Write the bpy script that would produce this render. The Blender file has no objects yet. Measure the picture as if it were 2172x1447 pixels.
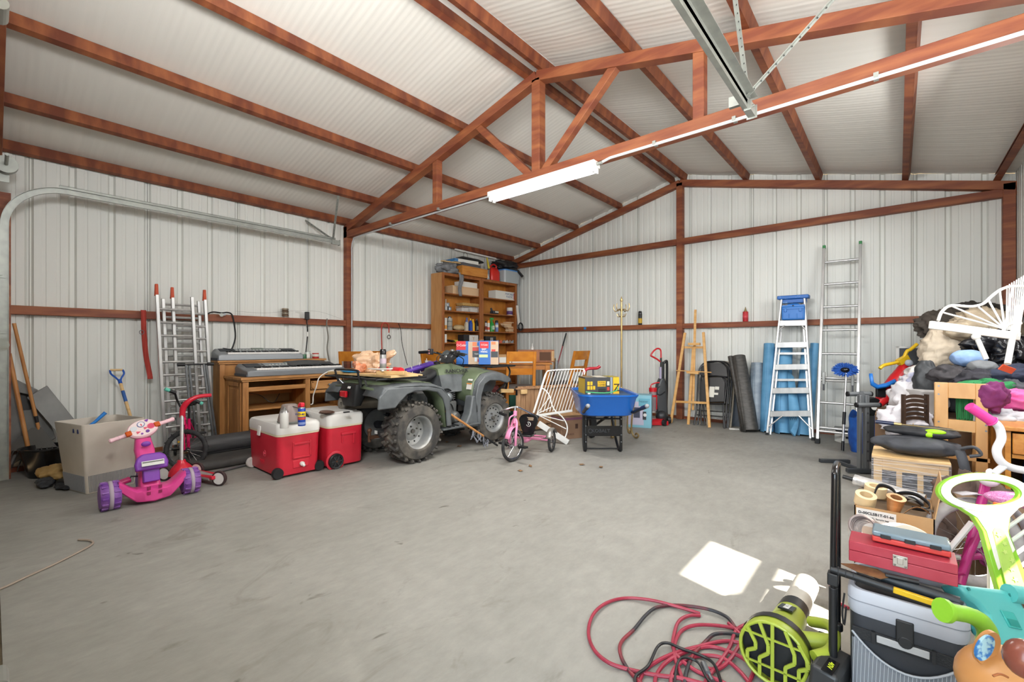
import bpy, bmesh, math, random
from mathutils import Vector, Matrix, Euler, noise
C = bpy.context.scene.collection
S = bpy.context.scene
PI = math.pi
R = math.radians
V = Vector
# ---------------------------------------------------------------- camera
CAMZ = 1.214
FO = 951.0
cam = bpy.data.cameras.new('camera'); camo = bpy.data.objects.new('camera', cam); C.objects.link(camo)
cam.sensor_width = 36; cam.lens = 36 * FO / 2172; cam.shift_y = 9.5 / 2172
cam.clip_start = 0.02; cam.clip_end = 200
YAW = math.atan2(.652, .758)
camo.location = (0, 0, CAMZ); camo.rotation_euler = (PI / 2, 0, YAW)
S.camera = camo
# ---------------------------------------------------------------- world, sun, exposure
S.view_settings.view_transform = 'Standard'; S.view_settings.look = 'None'
S.view_settings.gamma = 1; S.view_settings.use_curve_mapping = False
S.view_settings.exposure = 0.15
w = bpy.data.worlds.new('world'); S.world = w; w.use_nodes = True
wn = w.node_tree.nodes; wl = w.node_tree.links
bg = wn['Background']
sky = wn.new('ShaderNodeTexSky'); sky.sky_type = 'HOSEK_WILKIE'; sky.turbidity = 3.0; sky.ground_albedo = .35
sky.sun_direction = Vector((1, -.29, 1.07)).normalized()
wl.new(sky.outputs[0], bg.inputs[0]); bg.inputs[1].default_value = 2.2
sun = bpy.data.lights.new('sun', 'SUN'); suno = bpy.data.objects.new('sun', sun); C.objects.link(suno)
sun.energy = 32; sun.angle = R(.7); sun.color = (1, .93, .82)
suno.rotation_euler = Vector((1, -.29, 1.07)).to_track_quat('Z', 'Y').to_euler(); suno.location = (6, -2, 8)

def area(name, loc, direction, sx, sy, power, color=(1, 1, 1)):
    l = bpy.data.lights.new(name, 'AREA'); o = bpy.data.objects.new(name, l); C.objects.link(o)
    l.shape = 'RECTANGLE'; l.size = sx; l.size_y = sy; l.energy = power; l.color = color
    o.location = loc; o.rotation_euler = (-V(direction)).to_track_quat('Z', 'Y').to_euler()
    return o
# daylight through the open walk door behind the camera, the truss lamp (c), and unseen fill lamps added for brightness
area('door_daylight', (.35, -1.5, 1.5), (-.45, 1, .12), 2.2, 2.4, 150, (.74, .88, 1))
area('fill_light_a', (.88, 4.7, 2.1), (-1, -.15, -.45), .5, 1.6, 78, (.98, .985, .98))
area('fill_light_e', (.93, 3.0, 1.9), (-1, .3, -.1), .5, 1.4, 26, (.98, .985, .98))
area('fill_light_b', (-1.75, .16, 2.85), (-.4, 1, .0), 1.7, .3, 150, (.98, .99, 1))
area('strip_light_c', (-2.68, 3.5, 2.72), (0, 0, -1), 1.2, .12, 42, (1, .97, .92))
area('fill_light_d', (.2, .2, 2.4), (.05, .9, .8), 1.2, .4, 85, (.98, .98, .97))
S.cycles.max_bounces = 7; S.cycles.diffuse_bounces = 4; S.cycles.glossy_bounces = 3
S.cycles.transmission_bounces = 5; S.cycles.transparent_max_bounces = 8
S.cycles.caustics_reflective = False; S.cycles.caustics_refractive = False
S.cycles.sample_clamp_indirect = 6

# ---------------------------------------------------------------- layout: a pixel of the photograph to a point of the place
FX, FY, RX, RY = -.652, .758, .758, .652
def ray(px): t = (px - 1086) / FO; return FX + t * RX, FY + t * RY
def G(px, py, z=0.0):
    d = (CAMZ - z) * FO / (py - 733); a, b = ray(px); return V((a * d, b * d, z))
def onY(px, py, Y): a, b = ray(px); d = Y / b; return V((a * d, Y, CAMZ + (733 - py) * d / FO))
def onX(px, py, X): a, b = ray(px); d = X / a; return V((X, b * d, CAMZ + (733 - py) * d / FO))
def onD(px, py, d): a, b = ray(px); return V((a * d, b * d, CAMZ + (733 - py) * d / FO))

# ---------------------------------------------------------------- materials
def lin(c):
    if isinstance(c, str): c = tuple(int(c[i:i + 2], 16) for i in (0, 2, 4))
    return tuple(((v / 255) / 12.92 if v / 255 <= .04045 else ((v / 255 + .055) / 1.055) ** 2.4) for v in c) + (1,)
MATS = {}
def mat(name, col, rough=.5, metal=0, col2=None, scale=(8, 8, 8), bump=0, bscale=60, detail=4, trans=0, alpha=1, emis=None, est=1, coat=0, lo=.35, hi=.65, spec=None, dist=0):
    if name in MATS: return MATS[name]
    m = bpy.data.materials.new(name); m.use_nodes = True; nt = m.node_tree; n = nt.nodes; L = nt.links
    p = n['Principled BSDF']
    p.inputs['Base Color'].default_value = lin(col); p.inputs['Roughness'].default_value = rough; p.inputs['Metallic'].default_value = metal
    if spec is not None: p.inputs['Specular IOR Level'].default_value = spec
    if coat: p.inputs['Coat Weight'].default_value = coat; p.inputs['Coat Roughness'].default_value = .15
    if trans: p.inputs['Transmission Weight'].default_value = trans
    if alpha < 1: p.inputs['Alpha'].default_value = alpha
    if emis: p.inputs['Emission Color'].default_value = lin(emis); p.inputs['Emission Strength'].default_value = est
    if col2 is not None or bump:
        tc = n.new('ShaderNodeTexCoord'); mp = n.new('ShaderNodeMapping'); mp.inputs['Scale'].default_value = scale
        L.new(tc.outputs['Object'], mp.inputs[0])
    if col2 is not None:
        nz = n.new('ShaderNodeTexNoise'); nz.inputs['Scale'].default_value = 1; nz.inputs['Detail'].default_value = detail
        nz.inputs['Distortion'].default_value = dist
        L.new(mp.outputs[0], nz.inputs['Vector'])
        cr = n.new('ShaderNodeValToRGB'); cr.color_ramp.elements[0].position = lo; cr.color_ramp.elements[1].position = hi
        cr.color_ramp.elements[0].color = lin(col); cr.color_ramp.elements[1].color = lin(col2)
        L.new(nz.outputs[0], cr.inputs[0]); L.new(cr.outputs[0], p.inputs['Base Color'])
    if bump:
        nb = n.new('ShaderNodeTexNoise'); nb.inputs['Scale'].default_value = bscale; nb.inputs['Detail'].default_value = 3
        L.new(tc.outputs['Object'], nb.inputs['Vector'])
        b = n.new('ShaderNodeBump'); b.inputs['Strength'].default_value = bump; b.inputs['Distance'].default_value = .004
        L.new(nb.outputs[0], b.inputs['Height']); L.new(b.outputs[0], p.inputs['Normal'])
    MATS[name] = m; return m
def K(col, rough=.5, metal=0):           # plain paint / plastic by colour
    return mat('paint_%s_%d_%d' % (col, rough * 100, metal * 100), col, rough, metal)
primer = mat('red oxide primer', '783C25', .6, col2='A8683E', scale=(2, 2, 14), bump=.15, bscale=50, detail=6, lo=.4, hi=.8)
purlin_m = mat('red oxide purlin', '6A3420', .6, col2='9C5C36', scale=(3, 9, 3), bump=.15, bscale=40, detail=6, lo=.4, hi=.75)
galv = mat('galvanised steel', '979A94', .45, .5, col2='A4A7A0', scale=(12, 12, 12), detail=2)
sheet_m = mat('white ribbed steel sheet', 'DADCD7', .5, col2='E0E1DB', scale=(1.2, 1.2, .5), detail=3, spec=.35)
alu = mat('aluminium', 'BFC0C0', .38, .75, col2='D4D4D2', scale=(12, 12, 3))
chrome = mat('chrome', 'D0D0D2', .15, 1)
steel = mat('grey steel', '84878A', .4, .8)
blk = mat('black plastic', '17181A', .45)
blkg = mat('black gloss', '121214', .22)
rub = mat('black rubber', '232325', .8, col2='3A3A3A', scale=(20, 20, 20), bump=.2)
tyre = mat('dusty tyre rubber', '3A3836', .85, col2='6E685E', scale=(9, 9, 9), bump=.25, bscale=90, lo=.4, hi=.8)
white = mat('white enamel', 'E4E3DE', .4)
oak = mat('honey oak', 'B57425', .42, col2='CC8A38', scale=(3, 3, 22), detail=5, dist=.6)
oakh = mat('honey oak lengthwise', 'B5702A', .4, col2='CB8C40', scale=(22, 4, 22), detail=5, dist=.6)
pine = mat('knotty pine', 'A5703A', .5, col2='C08B52', scale=(20, 4, 20), detail=5, dist=.8)
pinev = mat('knotty pine upright', '9F6A36', .5, col2='BD874D', scale=(14, 14, 2.5), detail=5, dist=.8)
chairwood = mat('orange stained rubberwood', 'A8621A', .35, col2='C47F2C', scale=(5, 14, 5), detail=4, dist=.5)
palewood = mat('pale wood', 'C9A36C', .55, col2='DDBB86', scale=(6, 6, 25), detail=4, dist=.5)
cedar = mat('weathered cedar', '8C6648', .75, col2='B48E68', scale=(20, 20, 3), detail=5, dist=.4)
card = mat('brown cardboard', 'B08A60', .85, col2='BC966C', scale=(6, 6, 6))
bookwood = mat('cherry shelf board', '8A4E22', .45, col2='9E602E', scale=(20, 20, 4), detail=4, dist=.5)
bookback = mat('bookcase back board', 'B4702A', .5, col2='C8863A', scale=(7, 7, 3), detail=4, dist=.8)
bookside = mat('bookcase side', 'B07B45', .5, col2='C08C55', scale=(20, 20, 3), detail=4, dist=.5)

# ---------------------------------------------------------------- mesh collector
class M:
    def __init__(s, T=None): s.v = []; s.f = []; s.T = T or Matrix()
    def add(s, vs, fs, T=None):
        n = len(s.v); A = s.T @ T if T is not None else s.T
        s.v += [A @ V(p) for p in vs]; s.f += [tuple(i + n for i in f) for f in fs]; return s
    def box(s, c, d, rot=(0, 0, 0), taper=(1, 1)):
        x, y, z = d[0] / 2, d[1] / 2, d[2] / 2; a, b = taper
        vs = [(-x, -y, -z), (x, -y, -z), (x, y, -z), (-x, y, -z), (-x * a, -y * b, z), (x * a, -y * b, z), (x * a, y * b, z), (-x * a, y * b, z)]
        return s.add(vs, [(0, 3, 2, 1), (4, 5, 6, 7), (0, 1, 5, 4), (1, 2, 6, 5), (2, 3, 7, 6), (3, 0, 4, 7)], Matrix.Translation(c) @ Euler(rot).to_matrix().to_4x4())
    def bb(s, x0, x1, y0, y1, z0, z1): return s.box(((x0 + x1) / 2, (y0 + y1) / 2, (z0 + z1) / 2), (x1 - x0, y1 - y0, z1 - z0))
    def beam(s, p, q, w, h, up=(0, 0, 1)):
        p = V(p); q = V(q); d = q - p; L = d.length; z = d.normalized(); u = V(up)
        if abs(z.dot(u)) > .98: u = V((0, 1, 0))
        x = u.cross(z).normalized(); y = z.cross(x)
        A = Matrix((x, y, z)).transposed().to_4x4(); A.translation = p + d / 2
        x_, y_, z_ = w / 2, h / 2, L / 2
        return s.add([(-x_, -y_, -z_), (x_, -y_, -z_), (x_, y_, -z_), (-x_, y_, -z_), (-x_, -y_, z_), (x_, -y_, z_), (x_, y_, z_), (-x_, y_, z_)],
                     [(0, 3, 2, 1), (4, 5, 6, 7), (0, 1, 5, 4), (1, 2, 6, 5), (2, 3, 7, 6), (3, 0, 4, 7)], A)
    def tube(s, pts, r, n=8, closed=False, cap=True):
        pts = [V(p) for p in pts]; m = len(pts); rings = []; prev = None
        rs = r if isinstance(r, (list, tuple)) else [r] * m
        for i, p in enumerate(pts):
            if closed: t = pts[(i + 1) % m] - pts[i - 1]
            else: t = pts[min(i + 1, m - 1)] - pts[max(i - 1, 0)]
            if t.length < 1e-9: t = V((0, 0, 1))
            t.normalize()
            if prev is None:
                a = V((0, 0, 1)) if abs(t.z) < .9 else V((1, 0, 0)); u = a.cross(t).normalized()
            else:
                u = (prev - t * prev.dot(t));
                u = u.normalized() if u.length > 1e-6 else V((1, 0, 0)).cross(t).normalized()
            prev = u; w_ = t.cross(u)
            rings.append([p + (u * math.cos(2 * PI * k / n) + w_ * math.sin(2 * PI * k / n)) * rs[i] for k in range(n)])
        vs = [q for rg in rings for q in rg]; fs = []
        for i in range(m if closed else m - 1):
            j = (i + 1) % m
            for k in range(n): fs.append((i * n + k, i * n + (k + 1) % n, j * n + (k + 1) % n, j * n + k))
        if cap and not closed: fs += [tuple(range(n))[::-1], tuple((m - 1) * n + k for k in range(n))]
        return s.add(vs, fs)
    def cyl(s, p, q, r, r2=None, n=16): return s.tube([p, q], [r, r if r2 is None else r2], n)
    def lathe(s, prof, c=(0, 0, 0), axis=(0, 0, 1), n=24, close=False):
        z = V(axis).normalized(); a = V((1, 0, 0)) if abs(z.x) < .9 else V((0, 1, 0)); x = (a - z * a.dot(z)).normalized(); y = z.cross(x)
        A = Matrix((x, y, z)).transposed().to_4x4(); A.translation = V(c)
        vs = []; fs = []; m = len(prof)
        for r_, h in prof:
            for k in range(n): vs.append((r_ * math.cos(2 * PI * k / n), r_ * math.sin(2 * PI * k / n), h))
        for i in range(m if close else m - 1):
            j = (i + 1) % m
            for k in range(n): fs.append((i * n + k, i * n + (k + 1) % n, j * n + (k + 1) % n, j * n + k))
        if not close:
            if 1e-4 < prof[0][0] < .036: fs.append(tuple(range(n))[::-1])
            if 1e-4 < prof[-1][0] < .036: fs.append(tuple((m - 1) * n + k for k in range(n)))
        return s.add(vs, fs, A)
    def prism(s, poly, t, A=None):               # polygon in local XY, extruded +-t/2 along local Z
        n = len(poly); vs = [(x, y, -t / 2) for x, y in poly] + [(x, y, t / 2) for x, y in poly]
        fs = [tuple(range(n))[::-1], tuple(range(n, 2 * n))] + [(i, (i + 1) % n, n + (i + 1) % n, n + i) for i in range(n)]
        return s.add(vs, fs, A)
    def ring(s, c, axis, R_, r, n=32, k=8):
        return s.lathe([(R_ + r * math.cos(2 * PI * i / k), r * math.sin(2 * PI * i / k)) for i in range(k)], c, axis, n, close=True)
    def ball(s, c, rx, ry=None, rz=None, n=16, m=10, T=None):
        ry = ry or rx; rz = rz or rx; vs = [(0, 0, -rz)]; fs = []
        for i in range(1, m):
            a = -PI / 2 + PI * i / m
            for k in range(n): vs.append((rx * math.cos(a) * math.cos(2 * PI * k / n), ry * math.cos(a) * math.sin(2 * PI * k / n), rz * math.sin(a)))
        vs.append((0, 0, rz)); e = len(vs) - 1
        for k in range(n): fs.append((0, 1 + (k + 1) % n, 1 + k))
        for i in range(m - 2):
            for k in range(n): a = 1 + i * n; fs.append((a + k, a + (k + 1) % n, a + n + (k + 1) % n, a + n + k))
        a = 1 + (m - 2) * n
        for k in range(n): fs.append((a + k, a + (k + 1) % n, e))
        A = Matrix.Translation(c)
        if T is not None: A = A @ T
        return s.add(vs, fs, A)
    def loft(s, rings, close=True, cap=True):    # rings: lists of points of equal count
        n = len(rings[0]); vs = [p for r_ in rings for p in r_]; fs = []
        for i in range(len(rings) - 1):
            for k in range(n if close else n - 1): fs.append((i * n + k, i * n + (k + 1) % n, (i + 1) * n + (k + 1) % n, (i + 1) * n + k))
        if cap and close: fs += [tuple(range(n))[::-1], tuple((len(rings) - 1) * n + k for k in range(n))]
        return s.add(vs, fs)
    def grid(s, nx, ny, fn):
        vs = [fn(i / (nx - 1), j / (ny - 1)) for j in range(ny) for i in range(nx)]
        return s.add(vs, [(j * nx + i, j * nx + i + 1, (j + 1) * nx + i + 1, (j + 1) * nx + i) for j in range(ny - 1) for i in range(nx - 1)])

def rrect(w_, h_, r_, n=4, cx=0, cy=0):          # rounded rectangle outline
    out = []
    for (sx, sy, a0) in ((1, 1, 0), (-1, 1, 90), (-1, -1, 180), (1, -1, 270)):
        for k in range(n + 1):
            a = R(a0 + 90 * k / n); out.append((cx + sx * (w_ / 2 - r_) + r_ * math.cos(a), cy + sy * (h_ / 2 - r_) + r_ * math.sin(a)))
    return out
def smooth(pts, n=6, closed=False):              # Catmull-Rom through points
    P = [V(p) for p in pts]; m = len(P); out = []
    rng = range(m) if closed else range(m - 1)
    for i in rng:
        p0 = P[(i - 1) % m] if closed or i > 0 else P[0]; p1 = P[i]; p2 = P[(i + 1) % m]; p3 = P[(i + 2) % m] if closed or i + 2 < m else P[-1]
        for k in range(n):
            t = k / n; out.append(.5 * ((2 * p1) + (p2 - p0) * t + (2 * p0 - 5 * p1 + 4 * p2 - p3) * t * t + (3 * p1 - p0 - 3 * p2 + p3) * t ** 3))
    if not closed: out.append(P[-1])
    return out

def thing(name, label, cat, loc=(0, 0, 0), rotz=0, group=None, rot=None):
    o = bpy.data.objects.new(name, None); C.objects.link(o); o.location = loc
    o.rotation_euler = rot if rot else (0, 0, rotz); o['label'] = label; o['category'] = cat; o.empty_display_size = .1
    if group: o['group'] = group
    return o
def obj(name, m, ma, parent=None, sm=False, bev=0, sub=0, solid=0, label=None):
    me = bpy.data.meshes.new(name); me.from_pydata([tuple(p) for p in m.v], [], m.f); me.update()
    b = bmesh.new(); b.from_mesh(me); bmesh.ops.recalc_face_normals(b, faces=b.faces); b.to_mesh(me); b.free()
    o = bpy.data.objects.new(name, me); C.objects.link(o); me.materials.append(ma)
    if parent: o.parent = parent
    if solid: k = o.modifiers.new('s', 'SOLIDIFY'); k.thickness = solid; k.offset = 0
    if bev: k = o.modifiers.new('b', 'BEVEL'); k.width = bev; k.segments = 2; k.limit_method = 'ANGLE'; k.angle_limit = R(35)
    if sub: k = o.modifiers.new('d', 'SUBSURF'); k.levels = sub; k.render_levels = sub
    if sm or bev or sub:
        me.shade_smooth()
        if not sub and not sm == 2:
            me.set_sharp_from_angle(angle=R(40))
    if label: o['label'] = label
    return o
def tag(o, label, cat, group=None, kind=None):
    o['label'] = label; o['category'] = cat
    if group: o['group'] = group
    if kind: o['kind'] = kind
    return o
def struct(name, m, ma, parent=None, **k):
    o = obj(name, m, ma, parent, **k)
    if not parent: o['kind'] = 'structure'
    return o
def text(s, size, loc, rot, ma, parent, ext=.0006, name='lettering', align='CENTER', sx=1, italic=0, bold=0):
    c = bpy.data.curves.new(name, 'FONT'); c.body = s; c.size = size; c.extrude = ext; c.align_x = align; c.align_y = 'CENTER'; c.shear = italic
    c.offset = bold; c.resolution_u = 3
    o = bpy.data.objects.new(name, c); C.objects.link(o); c.materials.append(ma); o.location = loc; o.rotation_euler = rot; o.scale = (sx, 1, 1)
    me = bpy.data.meshes.new_from_object(o.evaluated_get(bpy.context.evaluated_depsgraph_get())); bpy.data.objects.remove(o)
    o = bpy.data.objects.new(name, me); C.objects.link(o); o.location = loc; o.rotation_euler = rot; o.scale = (sx, 1, 1)
    if parent: o.parent = parent
    return o
def dup(o, parent=None, loc=None, rot=None, label=None):
    c = o.copy(); C.objects.link(c); c.parent = parent
    if loc is not None: c.location = loc
    if rot is not None: c.rotation_euler = rot
    if label: c['label'] = label
    for ch in list(o.children): dup(ch, c)
    return c
def T_(loc=(0, 0, 0), rot=(0, 0, 0)): return Matrix.Translation(loc) @ Euler(rot).to_matrix().to_4x4()
# ================================================================= THE BUILDING
XL, XR, YB, YF, XC = -6.45, 1.0, 7.5, -.02, -2.73
YT = 3.53                                        # truss
def zr(X): return 3.95 - .245 * abs(X - XC)      # top of rafters
# floor: concrete slab
def concrete():
    m = bpy.data.materials.new('concrete'); m.use_nodes = True; n = m.node_tree.nodes; L = m.node_tree.links; p = n['Principled BSDF']
    tc = n.new('ShaderNodeTexCoord')
    def nz(sc, det=5, rough=.6, s3=None, dist=0):
        mp = n.new('ShaderNodeMapping'); mp.inputs['Scale'].default_value = s3 or (1, 1, 1); L.new(tc.outputs['Object'], mp.inputs[0])
        a = n.new('ShaderNodeTexNoise'); a.inputs['Scale'].default_value = sc; a.inputs['Detail'].default_value = det; a.inputs['Roughness'].default_value = rough
        a.inputs['Distortion'].default_value = dist; L.new(mp.outputs[0], a.inputs['Vector']); return a.outputs[0]
    def ramp(x, p0, c0, p1, c1):
        r_ = n.new('ShaderNodeValToRGB'); e = r_.color_ramp.elements; e[0].position = p0; e[1].position = p1; e[0].color = lin(c0); e[1].color = lin(c1)
        L.new(x, r_.inputs[0]); return r_.outputs[0]
    def mix(a, b, f, mode='MIX'):
        k = n.new('ShaderNodeMix'); k.data_type = 'RGBA'; k.blend_type = mode
        if isinstance(f, float): k.inputs[0].default_value = f
        else: L.new(f, k.inputs[0])
        L.new(a, k.inputs[6]); L.new(b, k.inputs[7]); return k.outputs[2]
    base = ramp(nz(1.3, 6, .62), .3, '8D8B84', .72, '9E9C95')
    fine = ramp(nz(16, 6, .7, (1, .45, 1)), .32, 'BDBDBD', .68, 'FFFFFF')
    c = mix(base, fine, .38, 'MULTIPLY')
    blot = ramp(nz(2.6, 5, .7, (1, .5, 1), 1.4), .60, 'FFFFFF', .76, 'A8A296')
    c = mix(c, blot, .55, 'MULTIPLY')
    spots = ramp(nz(7.5, 3, .5, (1, .6, 1), .7), .715, 'FFFFFF', .76, '7D766A')
    c = mix(c, spots, .6, 'MULTIPLY')
    rust = ramp(nz(1.1, 4, .6, None, .5), .70, 'FFFFFF', .80, 'E0B98A')
    c = mix(c, rust, .5, 'MULTIPLY')
    L.new(c, p.inputs['Base Color']); p.inputs['Roughness'].default_value = .62
    b = n.new('ShaderNodeBump'); b.inputs['Strength'].default_value = .12; b.inputs['Distance'].default_value = .004; L.new(nz(22, 6, .7), b.inputs['Height']); L.new(b.outputs[0], p.inputs['Normal'])
    return m
conc = concrete()
struct('floor', M().bb(XL - .02, XR + .02, .03, YB + .02, -.15, 0), conc)
dirt = mat('dry dirt', '6E5C44', .95, col2='9A8666', scale=(9, 9, 9), bump=.6, bscale=40)
struct('ground', M().bb(-20, 15, -14, 20, -.4, -.16), dirt)
struct('kerb', M().bb(XL - .02, XR + .3, -.3, .03, -.14, -.035), dirt).name = 'ground_strip'
# ribbed steel wall sheets; profile along u, recessed away from the room
def profile(L, off=0):
    pts = [0.0]; out = [(0, 0)]
    k0 = int(math.floor((0 - off) / .305)) - 1
    segs = []
    for k in range(k0, k0 + int(L / .305) + 4):
        c = off + k * .305
        segs += [(c - .032, 0), (c - .016, .028), (c + .016, .028), (c + .032, 0)]
        for q in (.102, .203): segs += [(c + q - .016, 0), (c + q - .010, .004), (c + q + .010, .004), (c + q + .016, 0)]
    out = [(0, 0)] + [s_ for s_ in segs if 0 < s_[0] < L] + [(L, 0)]
    return out
def sheet_wall(name, P0, U, N, L, ztop, off=0, holes=(), w_=.914, zb=0):
    """P0 corner on the floor, U along the wall, N away from the room; ztop(u) top height; holes (u0,u1,z0,z1)"""
    P0 = V(P0); U = V(U); N = V(N)
    root = None; a = 0
    k = 0
    cuts = [0.0]; c = off
    while c < L - .05:
        if c > .05: cuts.append(c)
        c += w_
    cuts.append(L)
    prof = profile(L, off)
    for i in range(len(cuts) - 1):
        u0, u1 = cuts[i], cuts[i + 1]
        us = sorted(set([u0, u1] + [p[0] for p in prof if u0 < p[0] < u1] + [h[j] for h in holes for j in (0, 1) if u0 < h[j] < u1]))
        def dep(u):
            for (ua, da), (ub, db) in zip(prof, prof[1:]):
                if ua <= u <= ub: return da if ub == ua else da + (db - da) * (u - ua) / (ub - ua)
            return 0
        m = M()
        lap = .002 if i % 2 else 0
        for ua, ub in zip(us, us[1:]):
            mid = (ua + ub) / 2; spans = [(zb, None)]
            for (h0, h1, z0, z1) in holes:
                if h0 <= mid <= h1: spans = [(zb, z0), (z1, None)] if z0 > zb else [(z1, None)]
            for (za, zc) in spans:
                pa = P0 + U * ua + N * (dep(ua) + lap); pb = P0 + U * ub + N * (dep(ub) + lap)
                ta = ztop(ua) if zc is None else zc; tb = ztop(ub) if zc is None else zc
                if ta <= za: continue
                m.add([pa + V((0, 0, za)), pb + V((0, 0, za)), pb + V((0, 0, tb)), pa + V((0, 0, ta))], [(0, 1, 2, 3)])
        if root is None:
            root = bpy.data.objects.new(name, None); C.objects.link(root); root['kind'] = 'structure'
        obj('panel', m, sheet_m, root)
        # dark lap seam bead at the sheet joint
        if 0 < u1 < L:
            zt = ztop(u1); q = P0 + U * u1
            if not any(h[0] <= u1 <= h[1] for h in holes):
                obj('seam', M().beam(q + V((0, 0, .02)) + N * .001, q + V((0, 0, zt)) + N * .001, .0035, .0035), K('6F6F68', .7), root)
    return root
wl_ = sheet_wall('wall_left', (XL, 0, 0), (0, 1, 0), (-1, 0, 0), YB, lambda u: zr(XL) + .12, off=.245)
wb_ = sheet_wall('wall_back', (XL, YB, 0), (1, 0, 0), (0, 1, 0), XR - XL, lambda u: zr(XL + u) + .11, off=.2)
WIN = (1.80, 2.40, .87, 2.085)
wr_ = sheet_wall('wall_right', (XR, -.06, 0), (0, 1, 0), (1, 0, 0), YB + .06, lambda u: zr(XR) + .12, off=.2, holes=[(WIN[0] + .06, WIN[1] + .06, WIN[2], WIN[3])])
DX0, DX1 = -6.12, -.78
DOOR = (-.62, .82)
wf_ = sheet_wall('wall_front', (XL, -.06, 0), (1, 0, 0), (0, -1, 0), XR - XL, lambda u: zr(XL + u) + .12, off=.2,
                 holes=[(DX0 - XL, DX1 - XL, -.2, 2.42), (DOOR[0] - XL, DOOR[1] - XL, -.2, 2.12)])
# lintels and jambs of the openings
jm = K('8B8A80', .6)
struct('trim_1', M().bb(DOOR[0] - .06, DOOR[0], -.12, 0, -.1, 2.18).bb(DOOR[1], DOOR[1] + .06, -.12, 0, -.1, 2.18).bb(DOOR[0] - .06, DOOR[1] + .06, -.12, 0, 2.12, 2.18), jm)
struct('trim_2', M().bb(DX0 - .1, DX0, -.1, .12, 0, 2.6).bb(DX1, DX1 + .1, -.1, -.04, 0, 2.6).bb(DX0 - .1, DX1 + .1, -.1, -.0, 2.42, 2.6), primer)
m = M().bb(-2.0, 3.6, -1.25, -.1, 2.55, 2.6).bb(-2.0, -1.95, -1.25, -.1, 2.4, 2.6)  # unseen canopy added outside to keep the high sun out of the walk door
aw = struct('sun_blocker', m, white)
# garage door, closed: five ribbed steel sections with rollers and hinges
gd = thing('garage_door', 'closed pale grey sectional steel garage door in the front wall', 'garage door', ((DX0 + DX1) / 2, -.035, 0))
gm = K('B4B3AC', .5)
hw = (DX1 - DX0) / 2
for i in range(4):
    z0 = .01 + i * .605
    obj('door_section', M().bb(-hw + .01, hw - .01, -.02, .0, z0, z0 + .6).bb(-hw + .01, hw - .01, 0, .018, z0, z0 + .04).bb(-hw + .01, hw - .01, 0, .018, z0 + .56, z0 + .6), gm, gd)
    for x in (-hw + .05, 0, hw - .45):
        obj('hinge', M().box((x, .026, z0 + .6), (.05, .014, .1)).cyl((x - .03, .045, z0 + .6), (x + .03, .045, z0 + .6), .012), galv, gd)
# window in the right wall, where the patch of sun comes from
wf = struct('window_1', M(), K('E0DED6', .5))
y0, y1, z0, z1 = WIN
fr = M()
for (a, b, c, d) in ((y0, y0 + .03, z0, z1), (y1 - .03, y1, z0, z1), (y0, y1, z0, z0 + .03), (y0, y1, z1 - .03, z1), (y0, y1, 1.64, 1.69), (y0, y1, 1.22, 1.27)):
    fr.bb(XR - .01, XR + .05, a, b, c, d)
obj('window_frame', fr, K('E0DED6', .5), wf)
wg = bpy.data.materials.new('window glass'); wg.use_nodes = True
_n = wg.node_tree.nodes; _t = _n.new('ShaderNodeBsdfTransparent'); _g = _n.new('ShaderNodeBsdfGlossy'); _g.inputs['Roughness'].default_value = .03
_x = _n.new('ShaderNodeMixShader'); _x.inputs[0].default_value = .06; wg.node_tree.links.new(_t.outputs[0], _x.inputs[1]); wg.node_tree.links.new(_g.outputs[0], _x.inputs[2])
wg.node_tree.links.new(_x.outputs[0], _n['Material Output'].inputs['Surface'])
for c, d in ((z0 + .03, 1.22), (1.27, 1.64), (1.69, z1 - .03)):
    obj('pane', M().bb(XR + .018, XR + .022, y0 + .03, y1 - .03, c, d), wg, wf)
# roof: insulation blanket under the sheets, one slope each side
def roofmat():
    m = bpy.data.materials.new('white vinyl roof insulation'); m.use_nodes = True; n = m.node_tree.nodes; L = m.node_tree.links; p = n['Principled BSDF']
    p.inputs['Base Color'].default_value = lin('C9C5BC'); p.inputs['Roughness'].default_value = .55
    tc = n.new('ShaderNodeTexCoord'); mp = n.new('ShaderNodeMapping'); mp.inputs['Scale'].default_value = (.5, 14, 1); L.new(tc.outputs['Object'], mp.inputs[0])
    a = n.new('ShaderNodeTexNoise'); a.inputs['Scale'].default_value = 1.4; a.inputs['Detail'].default_value = 3; L.new(mp.outputs[0], a.inputs['Vector'])
    w_ = n.new('ShaderNodeTexWave'); w_.wave_type = 'BANDS'; w_.bands_direction = 'Y'; w_.inputs['Scale'].default_value = 5.5; w_.inputs['Distortion'].default_value = .6; w_.inputs['Detail'].default_value = 1
    L.new(tc.outputs['Object'], w_.inputs['Vector'])
    s_ = n.new('ShaderNodeMath'); s_.operation = 'MULTIPLY_ADD'; s_.inputs[1].default_value = .5; L.new(w_.outputs[1], s_.inputs[0]); L.new(a.outputs[0], s_.inputs[2])
    b = n.new('ShaderNodeBump'); b.inputs['Strength'].default_value = .16; b.inputs['Distance'].default_value = .012; L.new(s_.outputs[0], b.inputs['Height']); L.new(b.outputs[0], p.inputs['Normal'])
    cr = n.new('ShaderNodeValToRGB'); cr.color_ramp.elements[0].color = lin('DCD9D1'); cr.color_ramp.elements[1].color = lin('E6E3DB'); L.new(a.outputs[0], cr.inputs[0]); L.new(cr.outputs[0], p.inputs['Base Color'])
    return m
insul = roofmat()
croot = bpy.data.objects.new('ceiling', None); C.objects.link(croot); croot['kind'] = 'structure'
PX = [-6.38, -5.66, -4.73, -3.80, -2.84]; PR = [-2.62, -1.69, -.78, .12, .90]
def zp(x): return zr(x) + .105
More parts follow.
